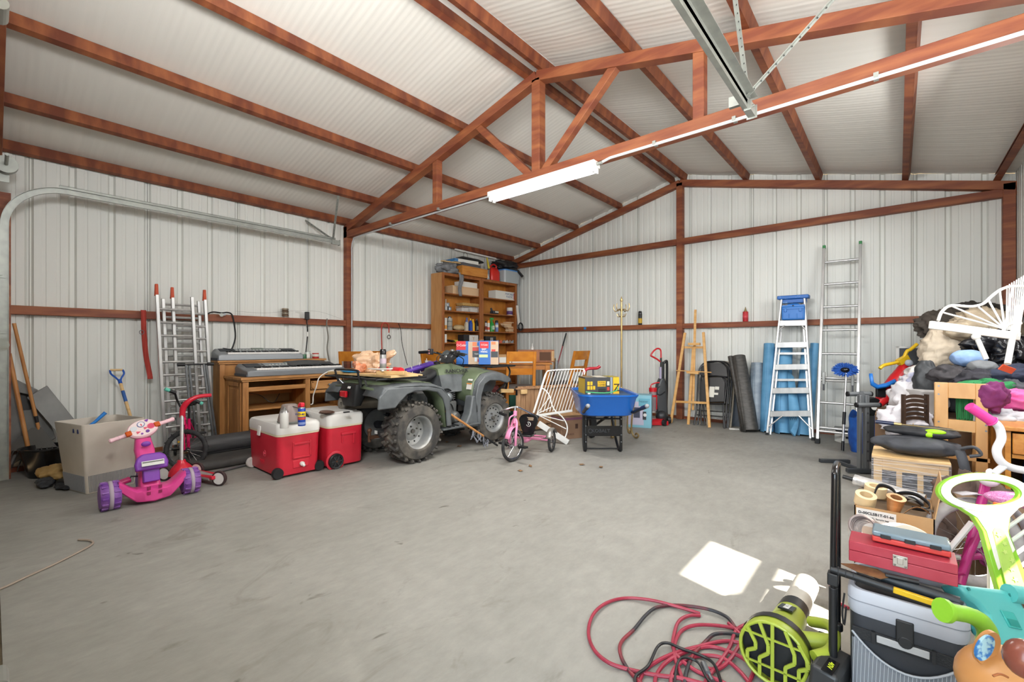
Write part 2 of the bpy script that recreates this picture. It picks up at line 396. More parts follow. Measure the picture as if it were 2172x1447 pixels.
for xs, sg in ((PX, -1), (PR, 1)):
    edges = [XL - .05] + xs[1:] + [XC] if sg < 0 else [XC] + xs[:-1] + [XR + .05]
    for a, b in zip(edges, edges[1:]):
        def fn(u, v_, a=a, b=b):
            x = a + (b - a) * u; y = -.3 + (YB + .35) * v_
            sag = .012 * math.sin(PI * u) * (1 + .4 * math.sin(y * 3.1 + a)) + .003 * math.sin(y * 40 + x)
            return (x, y, zp(x) - sag * (.6 if sg < 0 else 1) + .01)
        obj('insulation_strip', M().grid(9, 120, fn), insul, croot, sm=True)
# outside roofing over it
for a, b in ((XL - .15, XC), (XC, XR + .15)):
    m = M().add([(a, -.4, zp(a) + .1), (b, -.4, zp(b) + .1), (b, YB + .1, zp(b) + .1), (a, YB + .1, zp(a) + .1)], [(0, 1, 2, 3)])
    obj('roof_sheet', m, sheet_m, croot, solid=.01)
# steel frame
frame = thing('steel_building_frame', 'red oxide steel frame of columns, rafters and girts carrying the shed', 'steel frame', (0, 0, 0))
frame['kind'] = 'structure'; frame.name = 'beam_frame'
def steelbox(p, q, w_=.1, h_=.1, name='beam'): return obj(name, M().beam(p, q, w_, h_), primer, frame, bev=.004)
for (x, y) in ((-6.4, YT + .05), (.95, YT + .05), (.95, .05),): steelbox((x, y, 0), (x, y, zr(x) - .02), name='column')
for x in (-2.73,): steelbox((x, 7.45, 0), (x, 7.45, zr(x) - .05), name='column')
steelbox((.945, 7.45, 0), (.945, 7.45, zr(.945) - .02), name='column'); steelbox((-6.4, 7.45, 0), (-6.4, 7.45, zr(-6.4) - .02), name='column')
for y in (YT + .05, 7.45):
    for (x0, x1) in ((-6.45, XC), (XC, 1.0)):
        steelbox((x0, y, zr(x0) - .05), (x1, y, zr(x1) - .05), name='rafter')
steelbox((-6.45, YT + .05, 2.908), (1.0, YT + .05, 2.908), name='bottom_chord')
steelbox((-6.45, 7.452, 2.93), (1.0, 7.452, 2.93), .09, .095, 'girt')
for x in (-4.29, -1.16): steelbox((x, YT + .05, 2.95), (x, YT + .05, zr(x) - .08), .085, .085, 'truss_post')
steelbox((XC, YT + .05, 2.95), (XC, YT + .05, zr(XC) - .08), .1, .1, 'truss_post')
steelbox((-3.56, YT + .05, zr(-3.56) - .08), (-2.82, YT + .05, 2.94), .075, .075, 'truss_diagonal')
steelbox((-1.88, YT + .05, zr(-1.88) - .08), (-2.64, YT + .05, 2.94), .075, .075, 'truss_diagonal')
steelbox((-6.41, .05, 1.555), (-6.41, YB, 1.555), .08, .085, 'girt')
steelbox((XL + .05, 7.46, 1.535), (XR - .05, 7.46, 1.535), .085, .08, 'girt')
steelbox((.96, 2.5, 1.555), (.96, YB, 1.555), .08, .085, 'girt')
obj('base_angle', M().bb(XL, XR, YB - .035, YB, 0, .045).bb(XL, XL + .035, 0.1, YB, 0, .045), primer, frame)
for x in PX + PR:
    s_ = -1 if x < XC else 1
    z = zp(x); a = math.atan(.245) * -s_
    m = M(Matrix.Translation((x, 0, z)) @ Euler((0, -a if s_ < 0 else -a, 0)).to_matrix().to_4x4())
    d = 1 if s_ > 0 else 1
    t = .004; w_ = .055; h_ = .1
    # C section, open towards the eave on the left slope and towards the ridge on the right
    o_ = -1
    m.bb(-t / 2 if o_ < 0 else 0, t / 2, -.1, YB - .02, -h_, 0)
    m.bb(min(0, o_ * w_), max(0, o_ * w_), -.1, YB - .02, -h_, -h_ + t).bb(min(0, o_ * w_), max(0, o_ * w_), -.1, YB - .02, -t, 0)
    m.bb(o_ * w_ - t / 2, o_ * w_ + t / 2, -.1, YB - .02, -h_, -h_ + .018).bb(o_ * w_ - t / 2, o_ * w_ + t / 2, -.1, YB - .02, -.018, 0)
    if s_ < 0: m.T = m.T
    obj('purlin', m, purlin_m, frame)
# front end frame
for (x0, x1) in ((-6.45, XC), (XC, 1.0)): steelbox((x0, 0.02, zr(x0) - .05), (x1, 0.02, zr(x1) - .05), name='rafter')
# ================================================================= DOOR TRACKS, CONDUIT, LAMP
def perf(p, q, w_=.03, parent=None, name='perforated_strap', n=None):
    p = V(p); q = V(q); m = M().beam(p, q, w_, .003, up=(1, 1, .3)).beam(p + V((.0, .0, 0)), q, .004, w_ * .8, up=(1, 1, .3))
    o = obj(name, m, galv, parent)
    d = (q - p); L = d.length; d.normalize(); n = n or int(L / .05)
    u = V((1, 1, .3)); x = u.cross(d).normalized(); y = d.cross(x)
    for i in range(1, n):
        c = p + d * (L * i / n) + x * w_ * .22
        obj('hole', M().cyl(c - y * .0032, c + y * .0032, .005, n=8), K('3A3A38', .8), parent)
for (tx, lab) in ((-6.1, 'galvanised garage door track with curved bend along the left wall'), (-.70, 'galvanised garage door track crossing the ceiling right of the truss light')):
    t = thing('door_track', lab, 'door track', (tx, .08 if tx < -3 else -.05, 0)); e_ = 0 if tx < -3 else .13 
    path = [(0, 0.0, .0), (0, 0.0, 2.28)]
    arc = [(0, .4 - .4 * math.cos(a), 2.3 + .4 * math.sin(a)) for a in [R(6 * k) for k in range(1, 16)]]
    path += arc + [(0, 3.12 + e_, 2.7)]
    s_ = 1 if tx < -3 else -1
    m = M()
    prev = None
    # C section swept along the path
    P = [V(p) for p in path]; rings = []
    for i, p in enumerate(P):
        tg = (P[min(i + 1, len(P) - 1)] - P[max(i - 1, 0)]).normalized(); nn = V((1, 0, 0)); bb = tg.cross(nn)
        w_, h_ = .028 * s_, .027
        rings.append([p + nn * a + bb * b for a, b in ((w_, h_), (0, h_), (0, -h_), (w_, -h_), (w_, -h_ + .003), (.003 * s_, -h_ + .003), (.003 * s_, h_ - .003), (w_, h_ - .003))])
    m.loft(rings)
    obj('track', m, galv, t)
    ang = M().bb(-.003, 0, .35, 3.14, 2.70, 2.755).bb(-.045 * s_ if s_ > 0 else 0, 0 if s_ > 0 else .045, .35, 3.14, 2.752, 2.755)
    obj('track_angle', ang, galv, t)
    obj('jamb_angle', M().bb(-.02, .0, -.05, -.046, .1, 2.3).bb(-.02, -.017, -.05, .0, .1, 2.3), galv, t)
    for z in (.45, .95, 1.35, 1.85) if tx < -3 else ():
        obj('bracket', M().box((.012 * s_, -.03, z), (.004, .07, .06)).cyl((.0, -.02, z), (.03 * s_, -.02, z), .008), galv, t)
    obj('end_bracket', M().bb(-.02, .02, 3.08, 3.2, 2.66, 2.72).bb(-.03, .03, 3.19, 3.195, 2.65, 2.73).cyl((-.035, 3.11, 2.69), (.035, 3.11, 2.69), .008), galv, t)
    if tx < -3:
        perf((0, 3.1, 2.72), (.43, 2.95, 3.22), .035, t); perf((0, 3.12, 2.71), (-.27, 2.83, 2.99), .03, t)
    else:
        for ch in t.children: pass
        perf((0, 3.09, 2.74), (-.07, 3.03, 3.46), .04, t); perf((0, 3.07, 2.74), (.78, 2.84, 3.26), .028, t)
        obj('mount_plate', M().bb(-.12, .0, 3.13, 3.16, 2.735, 2.80), galv, t)
# torsion spring drum and head plate beside the left track
t = thing('torsion_drum', 'grey cable drum and bearing plate above the left door track bend', 'cable drum', (-6.05, .09, 2.83))
obj('drum', M().lathe([(.02, -.03), (.075, -.03), (.075, -.022), (.055, -.02), (.05, .02), (.075, .03), (.075, .036), (.02, .036)], axis=(1, 0, 0)), galv, t, sm=True)
obj('bearing_plate', M().bb(-.06, -.055, -.09, .02, -.14, .07), galv, t)
obj('shaft', M().cyl((-.08, 0, 0), (.35, 0, 0), .0125), galv, t, sm=True)
# header flashing above the door
struct('trim_4', M().bb(-6.1, -.6, -.02, .0, 2.62, 3.02), K('9E9D94', .55))
# conduit: up the left column and along the bottom chord
ct = thing('conduit', 'thin white electrical conduit running up the column and along the truss chord', 'conduit', (-6.33, 3.63, 0))
m = MWc = M(ct.matrix_basis.inverted())
m.tube(smooth([(-6.33, 3.6, 0.02), (-6.33, 3.6, 1.2), (-6.33, 3.6, 2.55), (-6.325, 3.598, 2.72), (-6.25, 3.585, 2.82), (-6.1, 3.575, 2.842), (-5.0, 3.56, 2.845), (-3.5, 3.56, 2.845), (-3.38, 3.555, 2.842)], 6), .011, 8)
obj('pipe', m, K('B9BABC', .4), ct, sm=True)
m = M(ct.matrix_basis.inverted())
m.tube([(-2.02, 3.545, 2.84), (-1.9, 3.52, 2.85), (.9, 3.52, 2.85)], .012, 8)
obj('pipe', m, K('DDE1E2', .35), ct, sm=True)
m = M(ct.matrix_basis.inverted())
for x in (-5.2, -4.2, -1.5, -.9, -.1): m.box((x, 3.535, 2.86), (.025, .06, .03))
obj('pipe_clip', m, galv, ct)
# twin tube fluorescent lamp under the truss
t = thing('fluorescent_lamp', 'lit white twin tube fluorescent strip light under the truss chord', 'lamp', (-2.68, 3.52, 2.86))
obj('housing', M().bb(-.65, .65, -.055, .055, -.055, -.002), K('F2F1EC', .4), t, bev=.003)
glow = mat('lit fluorescent tube', 'FFFFFF', .5, emis='F4F6FF', est=7)
for y in (-.03, .03):
    obj('tube', M().cyl((-.60, y, -.082), (.60, y, -.082), .0135, n=12), glow, t, sm=True)
for x in (-.64, .64):
    for y in (-.03, .03): obj('socket', M().box((x * .985, y, -.08), (.02, .03, .05)), K('ECEBE6', .4), t, bev=.003)
obj('cable_clamp', M().cyl((.65, 0, -.03), (.70, 0, -.03), .014), galv, t)
# strip along the eave purlin in the far corner
e = onX(965, 529, -6.36); f = onX(1052, 549, -6.36)
t = thing('wood_strip', 'thin white batten fixed along the eave above the bookcase', 'batten', tuple(e))
obj('batten', M(t.matrix_basis.inverted()).beam(e, f, .02, .03), white, t)
# ================================================================= LEFT WALL THINGS
def MW(t): return M(t.matrix_basis.inverted())
# --- ladder sections leaning together
def ladder(label, yt0, yt1, yb0, yb1, xt, xb, zt, rungs, feet=(), mat_=alu, z0=.3, dz=.146):
    t = thing('ladder_section', label, 'ladder', (xb, yb0, 0), group='ladder sections leaning on the left wall')
    for k, (ya, yb) in enumerate(((yt0, yb0), (yt1, yb1))):
        obj('rail', MW(t).beam((xb, yb, 0.01), (xt, ya, zt) , .045, .03, up=(0, 1, 0)), mat_, t, bev=.003)
        if k in feet:
            obj('rail_end_cap', MW(t).box((xt - .004, ya - .003, zt + .05), (.05, .034, .13), (0, 0, 0), (.6, .8)), K('C04A26', .6), t, bev=.006)
    for i in range(rungs):
        z = z0 + i * dz; f = z / zt
        if z > zt - .03: break
        a = V((xb + (xt - xb) * f, yb0 + (yt0 - yb0) * f, z)); b = V((xb + (xt - xb) * f, yb1 + (yt1 - yb1) * f, z))
        obj('rung', MW(t).cyl(a, b, .013, n=8), mat_, t, sm=True)
    return t
ladder('aluminium ladder section with orange cap, leftmost of the leaning set', 1.18, 1.50, 1.27, 1.60, -6.12, -6.20, 1.77, 12, (0,))
ladder('aluminium ladder section with two orange caps, rightmost of the leaning set', 1.335, 1.645, 1.42, 1.76, -6.19, -6.28, 1.755, 12, (0, 1), z0=.27)
ladder('aluminium ladder section without caps, between the two capped ones', 1.262, 1.60, 1.35, 1.70, -6.26, -6.345, 1.74, 12, (), z0=.22)
# --- folding hand truck with wide black T handle
t = thing('folding_cart', 'grey folding cart frame with wide black T handle before the ladders', 'hand cart', (-6.05, 1.8, 0))
h0 = onX(376, 774, -5.98); h1 = onX(453, 772, -5.98); hz = (h0.z + h1.z) / 2
obj('handle_bar', MW(t).cyl(h0, h1, .010, n=10), blk, t, sm=True)
for p, q in ((h0, h0 + V((0, .07, 0))), (h1 - V((0, .06, 0)), h1)): obj('grip', MW(t).cyl(p, q, .019, n=12), blk, t, sm=True)
for pt, pb in (((-5.98, onX(394, 780, -5.98).y), (-6.0, 1.49)), ((-5.99, onX(401, 780, -5.99).y), (-6.02, 1.53)), ((-5.98, onX(432, 780, -5.98).y), (-6.0, 1.69)), ((-5.99, onX(437, 780, -5.99).y), (-6.03, 1.73))):
    obj('upright', MW(t).beam((pb[0], pb[1], .03), (pt[0], pt[1], hz), .022, .02, up=(0, 1, 0)), K('6F7274', .45, .6), t, bev=.003)
obj('foot_plate', MW(t).bb(-6.05, -5.93, 1.46, 1.75, .01, .03), K('6F7274', .45, .6), t)
# --- red strap
def strap(label, pts, w_, ma, hook=None, cat='strap', group=None):
    t = thing('hanging_strap', label, cat, tuple(pts[0]), group=group)
    m = MW(t); P = smooth(pts, 4); 
    rings = [[p + V((0, -w_ / 2, 0)), p + V((0, w_ / 2, 0))] for p in P]
    m.loft(rings, close=False, cap=False); obj('webbing', m, ma, t, sm=True, solid=.004)
    if hook is not None:
        obj('ring_hook', MW(t).ring(hook, (1, .3, 0), .022, .0035, 20, 6), steel, t, sm=True)
    return t
redweb = mat('red webbing', 'A03328', .8, col2='B8443A', scale=(60, 60, 6), detail=2)
a = onX(304, 659, -6.35)
strap('red ratchet strap with steel ring hanging left of the ladder sections', [(-6.36, a.y, 1.6), (-6.34, a.y, 1.598), (-6.335, a.y, 1.5), (-6.33, a.y + .003, 1.35), (-6.33, a.y + .02, 1.1), (-6.325, a.y + .05, .9), (-6.32, a.y + .055, .84)], .047, redweb, (-6.32, a.y - .02, 1.36))
# --- shovel with blue D handle
t = thing('shovel', 'shovel with blue D grip and printed wooden shaft behind the hamper', 'shovel', (-5.7, .93, 0))
g = onX(247, 785, -6.28); b = V((-5.72, 1.0, .05)); j = g + (b - g) * .13; 
sd = (b - g).normalized(); sx = V((.2, 1, 0)).normalized()
obj('shaft', MW(t).tube([j, g + (b - g) * .8], .015, 10), palewood, t, sm=True)
obj('grip_frame', MW(t).tube(smooth([g - sx * .05, g - sx * .052 + sd * .045, g - sx * .02 + sd * .1, j + sd * .01], 4), .009, 8).tube(smooth([g + sx * .05, g + sx * .052 + sd * .045, g + sx * .02 + sd * .1, j + sd * .01], 4), .009, 8).tube([j - sd * .02, j + sd * .03], .017, 10), K('1F55B0', .4), t, sm=True)
obj('grip_bar', MW(t).cyl(g - sx * .05, g + sx * .05, .012, n=10), palewood, t, sm=True)
obj('shaft_sticker', MW(t).tube([g + (b - g) * .24, g + (b - g) * .36], .0156, 10), K('2B5A9E', .5), t, sm=True)
bl = g + (b - g) * .8
obj('blade', MW(t).loft([[bl + sx * (-w_) + V((0, 0, 0)) + sd * s_, bl + sx * (-w_ * .5) + sd * s_ + V((-.02, 0, 0)), bl + sx * (w_ * .5) + sd * s_ + V((-.02, 0, 0)), bl + sx * w_ + sd * s_] for s_, w_ in ((-.05, .018), (0, .04), (.04, .1), (.14, .1), (.2, .07), (.23, .01))], close=False, cap=False), K('3B5D94', .5, .3), t, sm=True, solid=.003)
# --- rake and long handled broom by the door jamb
def pole(name, label, top, bot, r, ma, cat):
    t = thing(name, label, cat, (bot[0], bot[1], 0)); obj('handle', MW(t).tube([top, bot], r, 10), ma, t, sm=True); return t
rp = V((-6.24, .30, .41)); rt = onX(20, 690, -6.16)
rt = V((-6.2, .14, 1.42))
t = pole('leaf_rake', 'leaf rake with long wooden handle and grey metal fan by the door jamb', rt, rp, .0135, mat('ash handle', 'A8703C', .5, col2='BC8750', scale=(30, 30, 4)), 'rake')
obj('ferrule', MW(t).tube([rp + (rt - rp) * .13, rp - (rt - rp) * .02], [.016, .010], 10), blk, t, sm=True)
fan_o = rp + V((0, -.02, .02)); fw = V((.25, 1, 0)).normalized(); fd = V((.05, -.10, -.36))
obj('fan_plate', MW(t).add([fan_o - fw * .03, fan_o + fw * .04, fan_o + fd * .55 + fw * .20, fan_o + fd * .55 - fw * .16], [(0, 1, 2, 3)]), K('55534F', .5, .3), t, solid=.006)
for k in range(11):
    u = -.16 + .36 * k / 10; v = -.20 + .46 * k / 10
    obj('tine', MW(t).tube([fan_o + fd * .53 + fw * u, fan_o + fd * 1.0 + fw * v, fan_o + fd * 1.04 + fw * v + V((.0, 0, -.015))], [.006, .005, .003], 6), K('34322F', .5, .3), t)
q0 = V((-6.02, .25, .30)); q1 = V((-6.25, .11, 1.14))
pole('wooden_pole', 'bare thick wooden handle propped against the door jamb', q1, V((-6.2, .26, .02)), .017, mat('ash handle', 'A8703C', .5), 'tool handle')
# --- grey plastic shells leaning in the corner (truck fender liner look)
gp = mat('scuffed grey plastic', '6E6E6C', .5, col2='7E7E7B', scale=(5, 5, 5))
def slab(name, label, quad, thick, hole=None, cat='panel'):
    P = [V(q) for q in quad]; c = sum(P, V()) / 4; t = thing(name, label, cat, (c.x, c.y, min(p.z for p in P)))
    m = MW(t); u = (P[1] - P[0]); v = (P[3] - P[0]); n_ = u.cross(v).normalized() * thick / 2
    if hole is None:
        m.add([p + n_ for p in P] + [p - n_ for p in P], [(0, 1, 2, 3), (7, 6, 5, 4), (0, 4, 5, 1), (1, 5, 6, 2), (2, 6, 7, 3), (3, 7, 4, 0)])
    else:
        a0, a1, b0, b1 = hole
        pt = lambda s_, r_: P[0] * (1 - s_) * (1 - r_) + P[1] * s_ * (1 - r_) + P[2] * s_ * r_ + P[3] * (1 - s_) * r_
        I = [pt(a0, b0), pt(a1, b0), pt(a1, b1), pt(a0, b1)]
        vs = []
        for sg in (1, -1): vs += [p + n_ * sg for p in P] + [p + n_ * sg for p in I]
        fs = []
        for k in range(4):
            k2 = (k + 1) % 4
            fs += [(k, k2, 4 + k2, 4 + k), (8 + k2, 8 + k, 12 + k, 12 + k2), (k, 8 + k, 8 + k2, k2), (4 + k, 4 + k2, 12 + k2, 12 + k)]
        m.add(vs, fs)
        rc = [i - n_ * 3 for i in I]
        obj('recess', MW(t).add([i for i in I] + rc, [(4, 5, 6, 7), (0, 1, 5, 4), (1, 2, 6, 5), (2, 3, 7, 6), (3, 0, 4, 7)]), K('48494A', .5), t)
    obj('shell', m, gp, t, bev=.006)
    return t
slab('fender_liner', 'tilted grey plastic panel with recessed handle leaning behind the black bucket', [onX(57, 843, -6.3), onX(100, 818, -6.3), onX(186, 925, -6.2), onX(150, 950, -6.15)], .03, (.25, .75, .66, .84))
slab('fender_liner', 'upright grey plastic panel behind the wooden handles at the jamb', [(-6.34, .08, .05), (-6.3, .42, .3), (-6.36, .3, .78), (-6.4, .12, .92)], .03, (.25, .7, .62, .85))
# --- black bucket
c = G(95, 1008); c = V((c.x + .01, c.y + .02, 0))
t = thing('bucket', 'round black plastic bucket standing left of the beige hamper', 'bucket', tuple(c))
obj('shell', M().lathe([(.0, .008), (.125, .008), (.13, 0), (.185, .25), (.198, .255), (.198, .27), (.178, .27), (.172, .25), (.122, .02), (.0, .018)], n=32), blkg, t, sm=True)
tt = thing('hand_brush', 'lime green and grey hand brush sticking out of the black bucket', 'brush', (c.x + .06, c.y + .12, .05))
obj('handle', M().tube([(0, -.06, 0), (.02, .08, .30)], .012, 8), K('C8DC2E', .5), tt, sm=True); obj('head', M().box((.02, .1, .31), (.03, .05, .09), (R(-20), 0, 0)), K('8A8C88', .5), tt, bev=.006)
# --- beige hamper with a ribbed grey foot
hc = V((-5.22, .62, 0)); hr = R(16)
t = thing('laundry_hamper', 'tall beige rectangular hamper with grey ribbed lower band', 'hamper', tuple(hc), hr)
def frust(w0, d0, z0, w1, d1, z1, r_=.02): return [[(x, y, z) for x, y in rrect(w, d, r_, 3)] for w, d, z in ((w0, d0, z0), (w1, d1, z1))]
m = M(); o_ = frust(.36, .335, .0, .47, .44, .575); i_ = frust(.335, .31, .02, .45, .42, .575)
m.loft([o_[0], o_[1], i_[1], i_[0]]); obj('shell', m, mat('beige canvas board', 'B7AFA2', .7, col2='C2BAAE', scale=(4, 4, 4)), t, bev=.003)
st = M()
for (sx, sy, n_) in ((1, 0, 34), (-1, 0, 34), (0, 1, 36), (0, -1, 36)):
    for k in range(n_):
        u = (k + .5) / n_ - .5
        z0, z1 = .012, .15
        def P_(z): 
            f = z / .575; W_ = .36 + .11 * f; D_ = .335 + .105 * f
            return V((sx * (W_ / 2 + .002), u * (D_ - .03), z)) if sx else V((u * (W_ - .03), sy * (D_ / 2 + .002), z))
        st.beam(P_(z0), P_(z1), .005, .004)
o = obj('ribbed_band', st, K('8B8D90', .7), t); o['kind'] = 'stuff'
for y in (-.13, -.05):
    obj('snap', M().box((.222 if 0 else .0, 0, 0), (.001, .001, .001)), blk, t) if 0 else None
for dx in (.09, .16):
    obj('snap', M().box((dx, -.213, .52), (.02, .012, .035)), K('1C2A5E', .4), t, bev=.004)
tt = thing('bottle_brush', 'bright blue plastic brush handle poking out of the hamper', 'brush', (hc.x - .15, hc.y - .05, .3))
obj('handle', M().tube([(-.02, -.12, .1), (0, .03, .24), (.0, .10, .315)], [.012, .013, .016], 10), K('2C7FD0', .4), tt, sm=True)
# --- crumpled tan bag and black gloves on the floor
def blob(name, label, cat, c, r_, ma, seed=0, amp=.25, fr=3, flat=.0, group=None, rotz=0, fold=0, parent=None, sub=None, n=44, mm=28, sm=True, crease=0):
    t = thing(name, label, cat, tuple(c), rotz, group) if parent is None else parent
    m = M(); m.ball((0, 0, 0), 1, 1, 1, n, mm)
    out = []
    for p in m.v:
        d = p.normalized(); q = V((d.x * r_[0], d.y * r_[1], d.z * r_[2]))
        s_ = noise.fractal(V((q.x * fr + seed, q.y * fr - seed, q.z * fr + 2 * seed)) * 3, 1.0, 2.1, 4)
        k = 1 + amp * s_
        if fold: k += fold * math.sin(12 * (q.x * math.cos(seed) + q.y * math.sin(seed)) * fr + 5 * s_)
        if crease:
            w1 = noise.noise(q * 9 + V((seed, 0, 0))); w2 = noise.noise(q * 5 + V((0, seed, 3)))
            k += crease * (1 - abs(math.sin(22 * (q.x * math.cos(seed) + q.z * math.sin(seed)) + 5 * w1 + 3 * w2))) ** 2 - crease * .5 * abs(math.sin(40 * q.x * math.sin(seed) + 25 * q.z + 4 * w2))
        q = V((q.x * k, q.y * k, q.z * k + r_[2])); q.z = max(q.z, .002 + .004 * s_)
        out.append(q)
    m.v = out
    obj(sub or 'cloth', m, ma, t, sm=2 if sm else False)
    return t
g = G(128, 1022)
blob('paper_sack', 'crumpled tan sack lying on the floor between bucket and hamper', 'sack', (g.x - .02, g.y - .03, .03), (.17, .10, .06), mat('tan sack', '9C7C48', .85, col2='B0925C', scale=(9, 9, 9)), 3, .25, 4, rotz=R(20), sub='sack', fold=.04, crease=.2)
g = G(97, 1033); blob('work_glove', 'black and grey work glove on the floor before the tan sack', 'glove', (g.x, g.y, 0), (.09, .06, .035), mat('black knit', '26272A', .9, col2='3E4044', scale=(30, 30, 30)), 7, .4, 6, sub='glove')
g = G(140, 1035); blob('dark_rag', 'black rag under the right end of the tan sack', 'rag', (g.x, g.y, 0), (.14, .07, .02), mat('black cloth', '222326', .9), 8, .4, 5, sub='rag')
# --- cords on the left wall
def cord(label, pts, r_, ma, name='cable', cat='cord', parts=(), group=None, n=6, k=8):
    P = smooth(pts, k) if k else [V(p) for p in pts]
    t = thing(name, label, cat, tuple(P[0]), group=group); obj('cable', MW(t).tube(P, r_, n), ma, t, sm=True); return t
def wl(px, py, x=-6.36): return onX(px, py, x)
t = cord('black hose looped over the left girt above the rear keyboard', [wl(440, 666), wl(452, 662), wl(470, 664), wl(482, 663), wl(492, 668), wl(497, 690), wl(499, 715), wl(494, 735), wl(488, 745)], .009, blk)
obj('clamp_knob', MW(t).cyl(wl(470, 668, -6.34), wl(470, 668, -6.30), .022), galv, t, sm=True); obj('clamp_knob', MW(t).cyl(wl(476, 667, -6.34), wl(476, 667, -6.30), .016), steel, t, sm=True)
t = cord('black cable with square plug resting on the girt left of the column', [wl(650, 664), wl(651, 680), wl(652, 710), wl(649, 745), wl(647, 758)], .008, blk)
obj('plug', MW(t).box(wl(651, 670, -6.34), (.05, .05, .11)), blk, t, bev=.006); obj('cable_label', MW(t).cyl(wl(652, 704, -6.36), wl(652, 714, -6.36), .011), white, t)
cord('grey flexible cable hanging beside the column below the girt', [wl(694, 676), wl(693, 690), wl(696, 715), wl(694, 740), wl(698, 765)], .010, K('77746C', .5))
t = thing('can_stack', 'stack of small metal discs standing on the left girt', 'cans', tuple(wl(605, 675, -6.38)))
for k in range(4): obj('disc', M().lathe([(.0, 0), (.04, 0), (.043, .006), (.043, .02), (.036, .026), (0, .026)], (0, 0, .025 + .028 * k if 1 else 0), n=18), [K('6E5B48', .5, .4), K('9A8F7E', .4, .5)][k % 2], t, sm=True)
cord('thin fishing wire stretched along the top of the left girt', [wl(500, 660), wl(560, 664), wl(630, 659), wl(680, 662), wl(727, 678)], .0015, K('8A8A84', .4), name='wire', cat='wire')
t = cord('red strap with loop draped over the girt right of the column', [wl(810, 745), wl(809, 700), wl(811, 688), wl(818, 685), wl(824, 690), wl(825, 706)], .010, redweb, name='hanging_strap', cat='strap'); obj('ring_hook', MW(t).ring(wl(825, 715), (1, 0, 0), .03, .006, 20, 6), blk, t, sm=True)
cord('thin black cord hanging from the girt behind the dining chairs', [wl(845, 686), wl(850, 700), wl(853, 730), wl(864, 775)], .005, blk)
# --- rolls on the floor in front of the desk
def roll(label, p, q, r_, ma, end=None, endr=None, name='fabric_roll', cat='roll', grp=None, lip=True):
    t = thing(name, label, cat, (p[0], p[1], 0), group=grp); p = V(p); q = V(q); d = (q - p).normalized()
    obj('roll', MW(t).lathe([(r_ * .55, .0), (r_, 0), (r_, (q - p).length), (r_ * .55, (q - p).length)], p, d, 28), ma, t, sm=True)
    obj('core', MW(t).lathe([(r_ * .56, -.03), (r_ * .5, -.03), (r_ * .5, .3), (r_ * .56, .3)], p, d, 24, close=True), end or card, t, sm=True)
    if lip: obj('loose_edge', MW(t).beam(p + V((r_ * .6, 0, -r_ * .75)), q + V((r_ * .6, 0, -r_ * .75)), .05, .004), ma, t)
    return t
dkroll = mat('black landscape fabric', '343435', .55, col2='454546', scale=(3, 3, 30))
roll('thick black roll with bare cardboard core lying before the desk', (-5.47, 1.30, .17), (-5.49, 2.75, .17), .095, dkroll)
t = thing('rubber_mat_roll', 'flattened dark rubber mat roll on the floor behind the red coolers', 'mat', (-5.25, 1.25, 0))
m = M(); ring = lambda y: [(x * (1 + .04 * math.sin(y * 5)), y, .045 + z) for x, z in rrect(.42, .085, .04, 5)]
m.loft([ring(.0), ring(.3), ring(.7), ring(1.1), ring(1.4)]); obj('mat', m, mat('dark rubber mat', '3C3B3A', .7, col2='4B4946', scale=(7, 7, 7)), t, sm=True)
t = thing('steel_pole', 'thin grey steel pole lying on the floor beside the scooter', 'pole', (-4.9, 1.35, 0))
obj('pole', MW(t).cyl(G(447, 1004, .015), G(532, 984, .015), .012), steel, t, sm=True)
# --- desk, rear cabinet and keyboards
X0, X1, Y0, Y1, H = -6.13, -5.6, 1.855, 3.06, .85
t = thing('wooden_desk', 'knotty pine computer desk with open shelves and one drawer', 'desk', ((X0 + X1) / 2, (Y0 + Y1) / 2, 0))
B = lambda *a: MW(t).bb(*a)
obj('desktop', MW(t).bb(X0 - .02, X1 + .03, Y0 - .03, Y1 + .03, H - .03, H).bb(X0, X1 + .015, Y0 - .015, Y1 + .015, H - .05, H - .03), pine, t, bev=.004)
obj('side_panel', B(X0, X1 - .06, Y0, Y0 + .02, .0, H - .05), pinev, t); obj('side_panel', B(X0, X1, Y1 - .02, Y1, 0, H - .05), pinev, t)
fr = MW(t); fr.bb(X0 + .07, X1 - .07, Y0 - .012, Y0, .74, .79).bb(X0 + .07, X1 - .07, Y0 - .012, Y0, .06, .12).bb(X0, X0 + .08, Y0 - .012, Y0, .0, .79).bb(X1 - .1, X1 - .05, Y0 - .012, Y0, 0, .79)
obj('panel_moulding', fr, pinev, t, bev=.003); obj('raised_panel', MW(t).bb(X0 + .11, X1 - .13, Y0 - .008, Y0, .15, .71), pinev, t, bev=.006)
for y in (Y0, 2.56, Y1 - .06):
    m = MW(t).bb(X1 - .05, X1, y, y + .06, 0, H - .05)
    for k in range(3): m.bb(X1, X1 + .004, y + .010 + .015 * k, y + .018 + .015 * k, .08, .74)
    obj('post', m, pinev, t, bev=.002)
obj('divider', B(X0, X1 - .03, 2.58, 2.6, 0, .8), pinev, t)
obj('back_rail', B(X0 + .08, X0 + .1, Y0 + .02, 2.58, .60, .68), pine, t)
obj('back_panel', B(X0 + .01, X0 + .015, Y0 + .02, Y1 - .02, .02, .8), mat('hardboard back', 'A88656', .7), t)
obj('keyboard_tray', B(X0 + .12, X1 - .02, Y0 + .06, 2.56, .69, .71), pine, t); obj('tray_front', B(X1 - .02, X1, Y0 + .06, 2.56, .685, .735), pine, t, bev=.003)
obj('shelf', B(X0 + .02, X1 - .03, Y0 + .02, 2.58, .46, .482), pine, t, bev=.002); obj('shelf', B(X0 + .02, X1 - .03, 2.6, Y1 - .02, .40, .422), pine, t, bev=.002)
